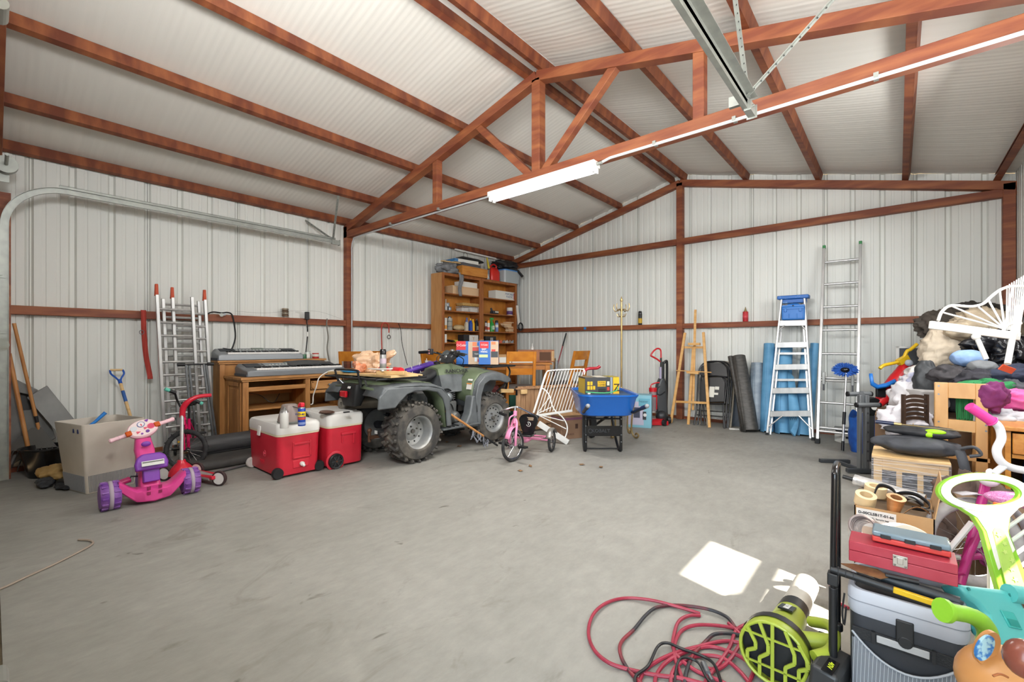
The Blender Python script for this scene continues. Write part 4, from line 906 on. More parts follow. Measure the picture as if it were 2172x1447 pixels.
# ================================================================= QUAD BIKE
A0 = V((-4.25, 2.89, 0))
gry = mat('scuffed charcoal plastic', '505456', .5, col2='686C6E', scale=(7, 7, 7), bump=.12, bscale=30, lo=.35, hi=.75)
grn = mat('dusty olive plastic', '56624A', .48, col2='6A765C', scale=(6, 6, 6), lo=.35, hi=.7)
t = thing('quad_bike', 'olive green and charcoal four wheel quad bike parked beside the red coolers', 'quad bike', tuple(A0)); atv = t
rimg = mat('painted steel rim', '8E9091', .45, .35, col2='A2A29E', scale=(9, 9, 9))
def atv_wheel(x, y, s_, Wd, front):
    R_ = .315
    c = (x, y, R_); pr = []
    for k in range(13):
        a = PI * k / 12; pr.append((.19 + (R_ - .205) * math.sin(a) ** .45, -Wd / 2 * math.cos(a) * (1 if abs(math.cos(a)) < .95 else .92)))
    o = obj('tyre', M().lathe([(.165, -Wd / 2 + .03)] + pr + [(.165, Wd / 2 - .03)], c, (1, 0, 0), 48), tyre, t, sm=True)
    m = M(); nl = 22
    for k in range(nl):
        for q in (-1, 1):
            th = 2 * PI * (k + (.5 if q > 0 else 0)) / nl
            for (ax_, rr_, tw, ln) in ((q * Wd * .15, R_ - .008, .5 * q, Wd * .36), (q * Wd * .36, R_ - .026, .25 * q, Wd * .2)):
                cs, sn = math.cos(th), math.sin(th); p = V((ax_, rr_ * cs, rr_ * sn)) + V(c)
                A = Matrix.Translation(p) @ Euler((th, 0, 0)).to_matrix().to_4x4() @ Euler((0, 0, 0)).to_matrix().to_4x4()
                B_ = A @ Matrix.Rotation(-.55 * q, 4, 'Y') if 0 else A @ Matrix.Rotation(.6 * q, 4, 'Y')
                C_ = A @ Matrix.Rotation(-tw, 4, (0, 1, 0)) @ Matrix.Rotation((.75 * q) if abs(ax_) > Wd * .3 else 0, 4, (0, 0, 1))
                m.add([(a * ln / 2, b * .012, d * .012) for a, b, d in ((-1, -1, -1), (1, -1, -1), (1, 1, -1), (-1, 1, -1), (-1, -1, 1), (1, -1, 1), (1, 1, 1), (-1, 1, 1))],
                      [(0, 3, 2, 1), (4, 5, 6, 7), (0, 1, 5, 4), (1, 2, 6, 5), (2, 3, 7, 6), (3, 0, 4, 7)], C_)
    lug = obj('tread_lugs', m, tyre, o, bev=.003); lug['kind'] = 'stuff'
    e = Wd / 2
    rp_ = [(.172, e * .78), (.178, e * .84), (.165, e * .80), (.150, e * .6), (.148, -e * .1 if not front else e * .45), (.10, -e * .2 if not front else e * .40), (.06, -e * .05 if not front else e * .5), (0, -e * .05 if not front else e * .5)]
    r_ = obj('rim', M().lathe(rp_, c, (s_, 0, 0), 40), rimg, t, sm=True)
    obj('inner_rim', M().lathe([(.172, e * .86), (.160, e * .82), (.145, e * .62), (.12, e * .6), (.05, e * .55), (0, e * .55)], c, (-s_, 0, 0), 40), rimg, r_, sm=True)
    zf = (-e * .16 if not front else e * .43)
    for k in range(10 if not front else 14):
        a = 2 * PI * k / (10 if not front else 14); rr_ = .118
        p = V(c) + V((s_ * (zf - .004), rr_ * math.cos(a), rr_ * math.sin(a)))
        obj('rim_hole', M().cyl(p, p + V((s_ * .008, 0, 0)), .009, n=8), K('151515', .8), r_)
    for k in range(4):
        a = 2 * PI * k / 4 + .4; p = V(c) + V((s_ * (zf), .055 * math.cos(a), .055 * math.sin(a)))
        obj('lug_nut', M().cyl(p, p + V((s_ * .03, 0, 0)), .009, n=6), K('5C5A56', .5, .6), r_)
    obj('hub', M().cyl(V(c) + V((s_ * zf, 0, 0)), V(c) + V((s_ * (zf + .035), 0, 0)), .022, n=12), K('6E6B66', .5, .5), r_)
    return o
atv_wheel(.39, 0, 1, .28, 0); atv_wheel(-.39, 0, -1, .28, 0); atv_wheel(.36, 1.19, 1, .22, 1); atv_wheel(-.36, 1.19, -1, .22, 1)
# rear fender: arch crescents each side with the green deck between
def yz(poly, x0, x1, ma, nm, bev=.01): 
    A = Matrix(((0, 0, 1, (x0 + x1) / 2), (1, 0, 0, 0), (0, 1, 0, 0), (0, 0, 0, 1)))
    return obj(nm, M().prism(poly, abs(x1 - x0), A), ma, t, bev=bev)
def shell(sec, xs, ma, nm, th=.012, fx=None):
    """sec(y) curve list of (y,z) ; xs list of (x, dz, scale about yc) giving the sideways roll-off"""
    m = M(); n = len(sec); rows = []
    for (x, dz, k) in xs: rows.append([(x, y * k[1] + k[0], z + dz) for y, z in sec])
    vs = [p for r_ in rows for p in r_]; fs = []
    for i in range(len(rows) - 1):
        for j in range(n - 1): fs.append((i * n + j, i * n + j + 1, (i + 1) * n + j + 1, (i + 1) * n + j))
    return obj(nm, m.add(vs, fs), ma, t, sm=True, solid=th)
for s_ in (-1, 1):
    outer = [(-.50, .60), (-.49, .70), (-.44, .80), (-.30, .835), (-.05, .825), (.15, .80), (.30, .755), (.39, .66), (.41, .50), (.42, .33)]
    inner = [(.36, .33), (.345, .50), (.32, .62), (.25, .70), (.12, .735), (-.05, .74), (-.15, .72), (-.25, .66), (-.30, .60)]
    x0, x1 = (.50, .53) if s_ > 0 else (-.53, -.50)
    # outer skirt plate
    yz([(-.50, .60), (-.49, .72), (-.40, .80), (-.2, .80), (.1, .785), (.28, .745), (.38, .66), (.42, .33), (.36, .33), (.345, .52), (.30, .64), (.22, .715), (.08, .745), (-.08, .745), (-.17, .72), (-.25, .655), (-.31, .60)], x0, x1, gry, 'rear_fender', .012)
    # top surface rolling inwards
    sec = [(-.49, .70), (-.42, .795), (-.25, .815), (0, .81), (.18, .79), (.30, .75), (.385, .66), (.405, .5), (.42, .34)]
    shell(sec, [(s_ * .525, -.012, (0, 1)), (s_ * .49, .008, (0, 1)), (s_ * .36, .02, (0, 1)), (s_ * .24, .02, (0, 1))], gry, 'fender_top', .014)
    # inner wheel well, green tinted
    shell([(-.3, .76), (0, .775), (.25, .74), (.33, .64), (.36, .34)], [(s_ * .22, -.02, (0, 1)), (s_ * .5, -.02, (0, 1))], grn, 'wheel_well', .008)
    # front fender
    yz([(.88, .27), (.86, .45), (.84, .62), (.88, .76), (.98, .84), (1.15, .862), (1.35, .845), (1.45, .80), (1.46, .755), (1.40, .735), (1.25, .775), (1.08, .785), (.99, .745), (.935, .62), (.92, .45), (.93, .27)], x0 * .92, x1 * .92, gry, 'front_fender', .012)
    sec = [(.86, .44), (.86, .62), (.90, .76), (1.0, .845), (1.15, .868), (1.33, .85), (1.45, .80), (1.47, .75)]
    shell(sec, [(s_ * .485, -.012, (0, 1)), (s_ * .45, .01, (0, 1)), (s_ * .33, .03, (0, 1)), (s_ * .2, .045, (0, 1)), (0, .05, (0, 1))], gry, 'fender_top', .014)
    sec = [(.845, .50), (.85, .62), (.885, .765), (.98, .85), (1.10, .875), (1.2, .87)]
    shell(sec, [(s_ * .41, .014, (0, 1)), (s_ * .37, .022, (0, 1)), (s_ * .3, .038, (0, 1)), (s_ * .2, .056, (0, 1)), (s_ * .1, .06, (0, 1))], grn, 'green_fender_panel', .01)
    # leg shield and foot board
    yz([(.60, .27), (.93, .25), (.93, .46), (.86, .62), (.80, .62), (.76, .42), (.70, .32), (.60, .31)], s_ * .34, s_ * .47, gry, 'leg_shield', .015)
    obj('footboard', M().box((s_ * .41, .62, .29), (.16, .56, .022)), gry, t, bev=.006)
    for k in range(6): obj('foot_peg_rib', M().box((s_ * .41, .45 + .06 * k, .304), (.13, .012, .012)), blk, t)
# rear deck green with centre
shell([(-.46, .78), (-.38, .835), (-.2, .85), (.05, .845), (.25, .81)], [(-.36, -.005, (0, 1)), (-.2, .0, (0, 1)), (0, .002, (0, 1)), (.2, 0, (0, 1)), (.36, -.005, (0, 1)), (.43, -.018, (0, .92))], grn, 'rear_deck', .012)
text('44', .07, (.37, -.28, .85), (R(8), R(6), R(20)), blk, t, .001, 'fender_number')
# tail box with light and plate
obj('tail_box', M().loft([[(x, -.47 + y, .60) for x, y in rrect(.22, .1, .03, 3)], [(x, -.46 + y, .72) for x, y in rrect(.30, .14, .03, 3)], [(x, -.42 + y, .82) for x, y in rrect(.30, .18, .03, 3)]]), blk, t, sm=True)
obj('tail_light', M().box((-.03, -.545, .72), (.12, .03, .065)), mat('red lens', 'C01020', .15, trans=.15), t, bev=.01)
obj('plate_sticker', M().box((.05, -.53, .79), (.05, .004, .022), (R(-20), 0, 0)), white, t)
obj('exhaust', M().cyl((-.20, -.46, .60), (-.15, .05, .58), .065, .07, 20), mat('hot steel exhaust', '8C8274', .45, .6, col2='A39A8A', scale=(6, 6, 6)), t, sm=True)
obj('exhaust_tip', M().lathe([(.065, 0), (.06, .03), (.045, .03), (.03, .02), (.018, .02), (.018, -.02), (0, -.02)], (-.20, -.46, .60), (-.1, -1, .05), 20), K('9A958C', .4, .7), t, sm=True)
# axle, differential, drum, swing arm
obj('rear_axle', M().cyl((-.3, 0, .315), (.3, 0, .315), .032, n=14), blk, t, sm=True)
obj('axle_boot', M().cyl((-.24, -.02, .315), (-.12, -.02, .33), .045, .04, n=14), K('2A2C30', .7), t, sm=True)
obj('differential', M().ball((.0, .0, .32), .11, .10, .11, 16, 10), mat('dirty alloy', '6B6B68', .6, .4, col2='84827C', scale=(20, 20, 20)), t, sm=True)
obj('brake_drum', M().lathe([(.0, -.03), (.09, -.03), (.095, 0), (.09, .03), (0, .03)], (.13, 0, .32), (1, 0, 0), 24), K('75756F', .5, .5), t, sm=True)
obj('tow_hitch', M().box((.02, -.20, .24), (.05, .16, .03)).cyl((.0, -.27, .19), (.0, -.27, .30), .018).ball((.0, -.27, .31), .026), K('6A4B38', .6, .4), t, sm=True)
obj('hitch_bracket', M().box((.06, -.12, .28), (.10, .14, .07), (.2, 0, .2)), K('3A3A3A', .6), t, bev=.008)
obj('hitch_tag', M().box((.04, -.215, .29), (.05, .004, .035)), white, t)
for s_ in (-1, 1):
    obj('shock_absorber', M().cyl((s_ * .18, .05, .34), (s_ * .16, .14, .72), .022), blk, t, sm=True)
    P_ = [V((s_ * .18, .05, .40)) + (V((s_ * .16, .14, .70)) - V((s_ * .18, .05, .40))) * (k / 60) + V((.035 * math.cos(k * .8), .035 * math.sin(k * .8), 0)) for k in range(61)]
    obj('coil_spring', M().tube(P_, .005, 5), K('4A4C50', .4, .3), t, sm=True)
    obj('swing_arm', M().beam((s_ * .12, .0, .32), (s_ * .12, .5, .38), .04, .05), blk, t, bev=.004)
    obj('front_arm', M().tube([(s_ * .12, 1.05, .33), (s_ * .28, 1.19, .31), (s_ * .12, 1.3, .33)], .014, 8), blk, t, sm=True)
    obj('front_shock', M().cyl((s_ * .26, 1.19, .33), (s_ * .18, 1.16, .76), .03), blk, t, sm=True)
    obj('frame_rail', M().tube(smooth([(s_ * .12, .0, .60), (s_ * .13, .3, .55), (s_ * .14, .5, .30), (s_ * .14, .9, .28), (s_ * .12, 1.2, .34), (s_ * .12, 1.42, .5), (s_ * .1, 1.5, .72)], 4), .017, 8), blk, t, sm=True)
# engine
eng = mat('engine alloy', '77797A', .45, .6, col2='8E8F8C', scale=(16, 16, 16))
o_ = obj('engine_block', M().box((0, .58, .42), (.44, .40, .26)).box((.02, .60, .60), (.34, .28, .16), (.15, 0, 0)).box((0, .2, .58), (.34, .5, .22)), eng, t, bev=.02)
for k in range(6): obj('cooling_fin', M().box((.02, .61, .56 + .022 * k), (.38, .30, .007), (.12, 0, 0)), eng, o_, bev=.002)
obj('clutch_cover', M().lathe([(.0, .03), (.06, .03), (.085, .015), (.11, 0), (.11, -.03), (0, -.03)], (.25, .56, .42), (1, 0, 0), 28), eng, o_, sm=True)
obj('clutch_cap', M().lathe([(.0, .03), (.035, .025), (.04, 0)], (.27, .56, .42), (1, 0, 0), 20), K('55575A', .4, .5), o_, sm=True)
obj('carburettor', M().lathe([(0, .06), (.04, .06), (.05, .03), (.05, -.04), (0, -.04)], (.23, .52, .63), (1, 0, .1), 20).ball((.21, .64, .60), .06), K('7F8588', .4, .5), o_, sm=True)
obj('engine_hoses', M().tube(smooth([(.20, .45, .60), (.24, .52, .68), (.23, .62, .70), (.2, .72, .64), (.2, .74, .5)], 5), .010, 7).tube(smooth([(.2, .5, .52), (.25, .58, .55), (.24, .68, .50), (.2, .74, .40)], 5), .007, 6), blk, o_, sm=True)
obj('crank_cover', M().lathe([(0, .05), (.05, .05), (.07, .02), (.07, -.02)], (.24, .72, .36), (1, 0, 0), 22), eng, o_, sm=True)
obj('skid_plate', M().box((0, .62, .245), (.36, .7, .02)), K('4A4A48', .6, .3), t, bev=.006)
# seat
st_ = []
for (y, z, w_) in ((-.05, .86, .20), (.05, .885, .27), (.2, .875, .28), (.38, .872, .27), (.5, .90, .24), (.60, .955, .20), (.68, .975, .16)):
    st_.append([(w_ / 2, y, z - .10), (w_ / 2 + .005, y, z - .04), (w_ / 2 - .03, y, z - .005), (0, y, z + .006), (-w_ / 2 + .03, y, z - .005), (-w_ / 2 - .005, y, z - .04), (-w_ / 2, y, z - .10)])
obj('seat', M().loft(st_), mat('black vinyl seat', '222325', .4, col2='2F3032', scale=(5, 5, 5)), t, sm=True, sub=1)
obj('seat_patch', M().ball((.115, .60, .90), .008, .03, .022, 12, 8), K('B88A56', .6), t, sm=True)
# tank cover: green upper, charcoal lower
tk = []; tl = []
for (y, zt_, zm_, zb_, wt, wm, wb) in ((.56, .955, .86, .70, .14, .30, .40), (.68, .985, .87, .66, .15, .32, .44), (.82, 1.0, .865, .66, .14, .34, .46), (.96, .965, .85, .68, .15, .40, .52), (1.06, .925, .86, .72, .2, .46, .60)):
    tk.append([(wm / 2, y, zm_), (wt / 2 + .05, y, (zm_ + zt_) / 2 + .025), (wt / 2, y, zt_ - .008), (0, y, zt_), (-wt / 2, y, zt_ - .008), (-wt / 2 - .05, y, (zm_ + zt_) / 2 + .025), (-wm / 2, y, zm_)])
    tl.append([(wb / 2, y, zb_), (wm / 2 + .03, y, (zm_ + zb_) / 2), (wm / 2, y, zm_), (-wm / 2, y, zm_), (-wm / 2 - .03, y, (zm_ + zb_) / 2), (-wb / 2, y, zb_)])
obj('tank_cover', M().loft(tk), grn, t, sm=True); obj('side_cover', M().loft(tl), gry, t, sm=True)
yy = .77; al = math.atan2(.045 + 0, .10)
text('RANCHER', .06, (.196, .80, .905), (R(68), 0, R(80)), blk, t, .001, 'model_lettering', sx=1.15, bold=.0012)
text('ES', .038, (.222, .875, .862), (R(70), 0, R(80)), blk, t, .001, 'model_lettering', bold=.0008, italic=.2)
obj('warning_label', M().box((.432, .862, .70), (.004, .004, .004)), white, t)
obj('warning_sticker', M().box((.36, .845, .725), (.085, .004, .075), (R(-12), 0, 0)), K('D8D4CC', .5), t); obj('sticker_band', M().box((.36, .8475, .757), (.083, .005, .012), (R(-12), 0, 0)), K('E08A3A', .5), t)
obj('small_sticker', M().box((.35, .875, .80), (.075, .004, .022), (R(-25), 0, 0)), white, t)
# handlebar, clamp, gauges, levers
hp = smooth([(-.37, .70, 1.125), (-.25, .74, 1.135), (-.16, .86, 1.10), (-.05, .90, 1.06), (.05, .90, 1.06), (.16, .86, 1.10), (.25, .75, 1.12), (.38, .72, 1.105)], 5)
hb_ = obj('handlebar', M().tube(hp, .012, 10), blk, t, sm=True)
for a_, b_ in (((-.40, .69, 1.125), (-.27, .735, 1.133)), ((.41, .715, 1.103), (.28, .745, 1.115))):
    obj('grip', M().tube([a_, b_], .0185, 12), blk, hb_, sm=True)
obj('switch_box', M().box((-.235, .745, 1.135), (.055, .05, .075), (0, 0, .3)), K('2E2F31', .45), hb_, bev=.006); obj('switch_buttons', M().box((-.24, .718, 1.15), (.02, .008, .015)).box((-.235, .718, 1.115), (.022, .008, .02)), K('D08C8C', .5), hb_)
obj('throttle_box', M().box((.245, .76, 1.12), (.05, .05, .06)), K('2E2F31', .45), hb_, bev=.006)
for s_ in (-1, 1): obj('brake_lever', M().tube(smooth([(s_ * .20, .80, 1.125), (s_ * .27, .82, 1.12), (s_ * .38, .80, 1.105)], 4), .007, 8), steel, hb_, sm=True)
obj('handlebar_cover', M().loft([[(x, .80 + y, 1.00) for x, y in rrect(.14, .1, .03, 3)], [(x, .83 + y, 1.07) for x, y in rrect(.22, .14, .04, 3)], [(x, .87 + y, 1.13) for x, y in rrect(.20, .10, .04, 3)], [(x, .90 + y, 1.15) for x, y in rrect(.12, .05, .02, 3)]]), K('2C2D2F', .35), t, sm=True)
obj('gauge', M().lathe([(0, .012), (.045, .012), (.052, 0), (.05, -.02)], (-.01, .80, 1.12), (0, -.6, .7), 22), K('4A4F50', .2), t, sm=True)
obj('key_cluster', M().ball((.02, .77, 1.07), .03, .02, .03).ball((.09, .82, 1.15), .025, .03, .02).cyl((-.06, .76, 1.05), (-.06, .74, 1.02), .014), K('8A8A88', .3, .7), t, sm=True)
obj('fuel_cap', M().lathe([(.04, 0), (.043, .02), (.03, .03), (0, .03)], (-.06, .70, .985), (0, 0, 1), 18), blk, t, sm=True)
obj('vent_tube', M().tube(smooth([(-.06, .70, 1.01), (-.05, .70, 1.08), (-.02, .76, 1.10)], 4), .005, 6), blk, t, sm=True)
obj('steering_stem', M().cyl((0, .95, .80), (0, .87, 1.06), .02), blk, t)
obj('cables', M().tube(smooth([(.10, .8, 1.12), (.14, .95, 1.05), (.08, 1.0, .97)], 4), .006, 6).tube(smooth([(-.18, .8, 1.13), (-.14, .98, 1.06), (-.05, 1.0, .97)], 4), .006, 6), blk, t, sm=True)
# racks
rk = M(); rk.tube(smooth([(-.47, -.50, .885), (-.49, -.1, .885), (-.40, .16, .885), (.40, .16, .885), (.49, -.1, .885), (.47, -.50, .885)], 3), .011, 8)
for x in (-.3, -.1, .1, .3): rk.cyl((x, -.50, .885), (x, .15, .885), .008, n=8)
rk.cyl((-.50, -.50, .885), (.50, -.50, .885), .011, n=8)
rr_ = obj('rear_rack', rk, blk, t, sm=True)
obj('rack_hoop', M().tube(smooth([(-.22, -.50, .84), (-.22, -.53, .93), (-.19, -.53, .965), (.19, -.53, .965), (.22, -.53, .93), (.22, -.50, .80)], 4), .011, 8).cyl((.22, -.5, .80), (.22, -.5, .90), .011), blk, rr_, sm=True)
obj('rack_stay', M().tube([(-.25, -.5, .885), (-.14, -.40, .72)], .009, 8).tube([(.25, -.48, .885), (.2, -.38, .70)], .009, 8), steel, rr_, sm=True)
fk = M().tube(smooth([(-.42, 1.18, .945), (-.44, 1.45, .95), (-.38, 1.62, .95), (.38, 1.62, .95), (.44, 1.45, .95), (.42, 1.18, .945)], 3), .011, 8)
for x in (-.25, 0, .25): fk.cyl((x, 1.18, .945), (x, 1.62, .95), .008, n=8)
fk.cyl((-.43, 1.18, .945), (.43, 1.18, .945), .011, n=8)
fr_ = obj('front_rack', fk, blk, t, sm=True)
for s_ in (-1, 1): obj('rack_leg', M().cyl((s_ * .3, 1.2, .88), (s_ * .3, 1.2, .95), .009).tube(smooth([(s_ * .30, 1.6, .95), (s_ * .3, 1.66, .86), (s_ * .28, 1.6, .72), (s_ * .2, 1.5, .6)], 4), .012, 8), blk, fr_, sm=True)
obj('front_bumper', M().tube(smooth([(-.30, 1.45, .80), (-.3, 1.6, .72), (-.18, 1.62, .55), (.18, 1.62, .55), (.3, 1.6, .72), (.30, 1.45, .80)], 4), .014, 8), blk, t, sm=True)
obj('front_bodywork', M().loft([[(x, 1.30 + y, .5) for x, y in rrect(.3, .2, .05, 3)], [(x, 1.32 + y, .7) for x, y in rrect(.5, .3, .06, 3)], [(x, 1.25 + y, .86) for x, y in rrect(.6, .4, .08, 3)]]), gry, t, sm=True)
# --- load on the rear rack
zb_ = .897; AW = lambda x, y, z: (A0.x + x, A0.y + y, z)
t = thing('wooden_board', 'pale planed board laid across the rear rack of the quad', 'board', AW(-.05, -.22, zb_)); obj('board', M().box((0, 0, .012), (1.14, .34, .024), (0, 0, R(3))), palewood, t, bev=.002)
t = thing('wooden_board', 'short pale wood offcut at the right end of the rear rack', 'board', AW(.42, -.28, zb_ + .026)); obj('board', M().box((0, 0, .018), (.3, .08, .036), (0, 0, R(25))), palewood, t, bev=.002)
zi = zb_ + .025
t = can('spray_can', 'tall grey aerosol can with black cap on the quad rack board', 'spray can', AW(.30, -.30, zi), .033, .20, K('8F8F8C', .35, .3), [(.55, .8, K('B8A8B4', .5)), (.15, .45, K('74766E', .5))], (.031, .055, blkg))
bagm = mat('translucent tan plastic bag', 'D8B08C', .35, col2='E2C0A0', scale=(8, 8, 8), alpha=.85)
blob('plastic_bag', 'crumpled tan plastic shopping bag on the quad rack board', 'bag', AW(-.12, -.12, zi), (.20, .12, .10), bagm, 12, 1.0, 2.2, rotz=R(20), sub='bag', fold=.10, n=60, mm=36, sm=False)
blob('plastic_bag', 'small orange printed plastic bag tucked under the tan bag', 'bag', AW(-.18, -.26, zi), (.10, .07, .06), mat('orange plastic', 'D87A4A', .4, col2='E0A080', scale=(20, 20, 20)), 15, .9, 4, sub='bag', fold=.10, sm=False)
blob('blue_cloth', 'flat bright blue cloth on the quad rack board', 'cloth', AW(-.24, -.36, zi), (.17, .06, .012), K('2A86B8', .7), 5, .4, 5)
for x, nm_, lb in ((.15, 'red_bottle', 'red plastic bottle lying left of the tall grey aerosol can'), (.40, 'red_bottle', 'red plastic bottle lying right of the tall grey aerosol can')):
    t = thing(nm_, lb, 'bottle', AW(x, -.2, zi)); obj('body', M().lathe([(0, -.09), (.03, -.09), (.036, -.07), (.034, .0), (.036, .05), (.02, .08), (.012, .1), (0, .1)], (0, 0, .037), (-1, .1, 0), 18), K('C8202C', .3), t, sm=True); obj('nozzle', M().cyl((-.1, .01, .037), (-.17, .017, .037), .012, .006), white, t, sm=True)
P_ = [V(AW(.30 + .16 * math.cos(a * .7) + .02 * a, -.42 + .05 * math.sin(a * .7), zi + .045 + .003 * a)) for a in [k * .6 for k in range(16)]]
t = cord('white cord coiled over the right end of the quad rack', P_, .006, K('E8E4DC', .6), k=3)
P_ = [AW(-.62, -.30, .93), AW(-.66, -.38, .92), AW(-.72, -.46, .85), AW(-.71, -.5, .75), AW(-.74, -.52, .65), AW(-.71, -.54, .57), AW(-.72, -.56, .555)]
cord('white power cord drooping from the rack board down to the wheeled cooler', P_, .0065, K('E8E4DC', .6))
t = thing('wooden_rod', 'thin yellow stick between board and seat of the quad', 'stick', AW(.40, -.04, .93)); obj('rod', M().cyl((-.16, -.10, .02), (.05, .12, -.03), .009), palewood, t)
# purple kite bundle behind the seat
t = thing('purple_umbrella', 'folded purple cloth umbrella with white lines behind the quad seat', 'umbrella', (-4.75, 3.62, .87))
pm = mat('purple nylon', '57359A', .6, col2='6642AC', scale=(6, 6, 6))
for k in range(4):
    obj('fold', M().box((.02 * k, .0, .0 + .022 * k), (.10, .62 - .08 * k, .045), (R(24 - 3 * k), R(10 * k - 20), R(-24 + 3 * k))), pm, t, bev=.015)
for k in range(3): obj('white_line', M().box((.065, -.12 + .12 * k, .06 + .045 * k - .05), (.006, .008, .15), (R(10), 0, 0)), white, t)
# mop with wooden handle leaning on the footboard
t = thing('string_mop', 'grey string mop with wooden handle leaning across the quad footboard', 'mop', (-3.55, 4.0, 0))
a_, b_ = onD(945, 872, 4.92), G(1055, 945, .03)
obj('handle', MW(t).tube([a_, a_ + (b_ - a_) * .72], .0135, 10), mat('ash handle', 'A8703C', .5), t, sm=True)
obj('socket', MW(t).tube([a_ + (b_ - a_) * .70, b_], .012, 8), blk, t, sm=True)
random.seed(4)
for k in range(16):
    f = .50 + .30 * random.random(); p = a_ + (b_ - a_) * f
    obj('strand', MW(t).tube(smooth([p, p + V((random.uniform(-.03, .03), random.uniform(-.03, .03), -.04)), V((p.x + random.uniform(-.05, .05), p.y + random.uniform(-.06, .02), max(.012, p.z - random.uniform(.06, .14))))], 3), .006, 5), mat('grey mop string', '7E8088', .9), t, sm=True)
# ================================================================= BOOKCASES IN THE CORNER
BX = -6.05; BZ = [.45, .9, 1.264, 1.487, 1.84, 2.15]
Fv, Rv = V((FX, FY, 0)), V((RX, RY, 0))
for (y0, y1, lab) in ((5.147, 6.12, 'tall open wooden bookcase, the one nearer the quad bike'), (6.125, 7.17, 'tall open wooden bookcase standing in the room corner')):
    t = thing('bookcase', lab, 'bookcase', (BX - .14, (y0 + y1) / 2, 0), group='pair of tall bookcases')
    obj('side_panel', MW(t).bb(BX - .28, BX, y0, y0 + .022, 0, 2.50), bookside if y0 < 6 else bookwood, t); obj('side_panel', MW(t).bb(BX - .28, BX, y1 - .022, y1, 0, 2.50), bookwood, t)
    obj('face_frame', MW(t).bb(BX, BX + .018, y0, y0 + .05, 0, 2.5).bb(BX, BX + .018, y1 - .05, y1, 0, 2.5).bb(BX, BX + .018, y0 + .05, y1 - .05, 2.45, 2.5), bookwood, t, bev=.002)
    obj('back_panel', MW(t).bb(BX - .29, BX - .28, y0, y1, 0, 2.5), bookback, t)
    for z in [.08] + BZ + [2.48]: obj('shelf', MW(t).bb(BX - .27, BX, y0 + .022, y1 - .022, z - .02, z), bookwood, t, bev=.002)
def Yp(px, X=BX - .12): return onX(px, 700, X).y
def bx(name, label, cat, c, d, ma, rz=0, grp=None, bev=.002, lid=None, face=None):
    t = thing(name, label, cat, tuple(c), rz, grp); obj('body', M().box((0, 0, d[2] / 2), d), ma, t, bev=bev)
    if lid: obj('lid', M().box((0, 0, d[2] + lid[0] / 2), (d[0] * 1.03, d[1] * 1.03, lid[0])), lid[1], t, bev=bev)
    return t
palec = K('D2B08A', .7); offw = K('DAD8D0', .6)
# top compartment of the first bookcase
bx('craft_box', 'wide pale wooden box on the top shelf of the nearer bookcase', 'box', (BX - .14, (Yp(950) + Yp(1012)) / 2, 2.151), (.22, .66, .13), palec, lid=(.02, palec))
bx('white_box', 'white paper box lying on the pale box, top shelf', 'box', (BX - .14, (Yp(970) + Yp(1009)) / 2, 2.303), (.18, .42, .10), offw)
for k, (py_, pz) in enumerate(((944, 0), (952, 0), (948, .072))):
    can('steel_tin', ['left silver tin in the bottom row of the tin pyramid', 'right silver tin in the bottom row of the tin pyramid', 'silver tin on top of the tin pyramid'][k], 'tin', (BX - .10, Yp(py_), 1.841 + pz), .036, .07, K('8C8F92', .35, .5), grp='pyramid of three tins on the bookcase')
t = thing('wicker_tray', 'woven wicker tray on top of the wire basket', 'basket', (BX - .13, Yp(995), 1.955)); obj('tray', M().loft([[(x, y, z) for x, y in rrect(.2 + e, .46 + e, .04, 4)] for z, e in ((0, 0), (.05, .04))] + [[(x, y, z) for x, y in rrect(.2 + e, .46 + e, .04, 4)] for z, e in ((.05, .02), (.012, -.02))]), mat('wicker', 'B08848', .8, col2='C8A468', scale=(50, 50, 50), bump=.8, bscale=150), t, sm=True)
t = thing('wire_basket', 'white wire basket holding papers under the wicker tray', 'basket', (BX - .13, Yp(993), 1.841)); obj('papers', M().box((0, .08, .045), (.16, .22, .08), (0, 0, .1)).box((0, -.14, .035), (.15, .16, .07)), K('CFCAC6', .7), t)
for k in range(4): obj('wire', M().tube([(x, y, .012 + .028 * k) for x, y in rrect(.2, .48, .03, 3)], .003, 5, closed=True), white, t)
for k in range(12): obj('wire', M().cyl((.1, -.22 + .04 * k, .01), (.1, -.22 + .04 * k, .1), .0025, n=5), white, t)
can('clear_bottle', 'slim clear bottle at the left end of the second shelf', 'bottle', (BX - .06, Yp(941), 1.841), .018, .20, K('B9B6AE', .2), neck=.6)
z = 1.488
can('caulk_tube', 'white caulking tube at the left end of the third shelf', 'tube', (BX - .08, Yp(942), z), .024, .22, offw, [(.1, .4, K('D89030', .5))])
can('plastic_jar', 'tall clear ribbed jar with silver cap, third shelf', 'jar', (BX - .1, Yp(952), z), .052, .22, K('9C9A90', .2), [(.7, .74, steel), (.3, .34, steel)], (.03, .03, steel))
blob('canvas_pouch', 'rolled beige canvas pouch on the third shelf', 'pouch', (BX - .12, Yp(973), z), (.08, .13, .055), mat('beige canvas', 'B29A70', .8, col2='C9B48A', scale=(20, 20, 20)), 4, .12, 3, sub='pouch')
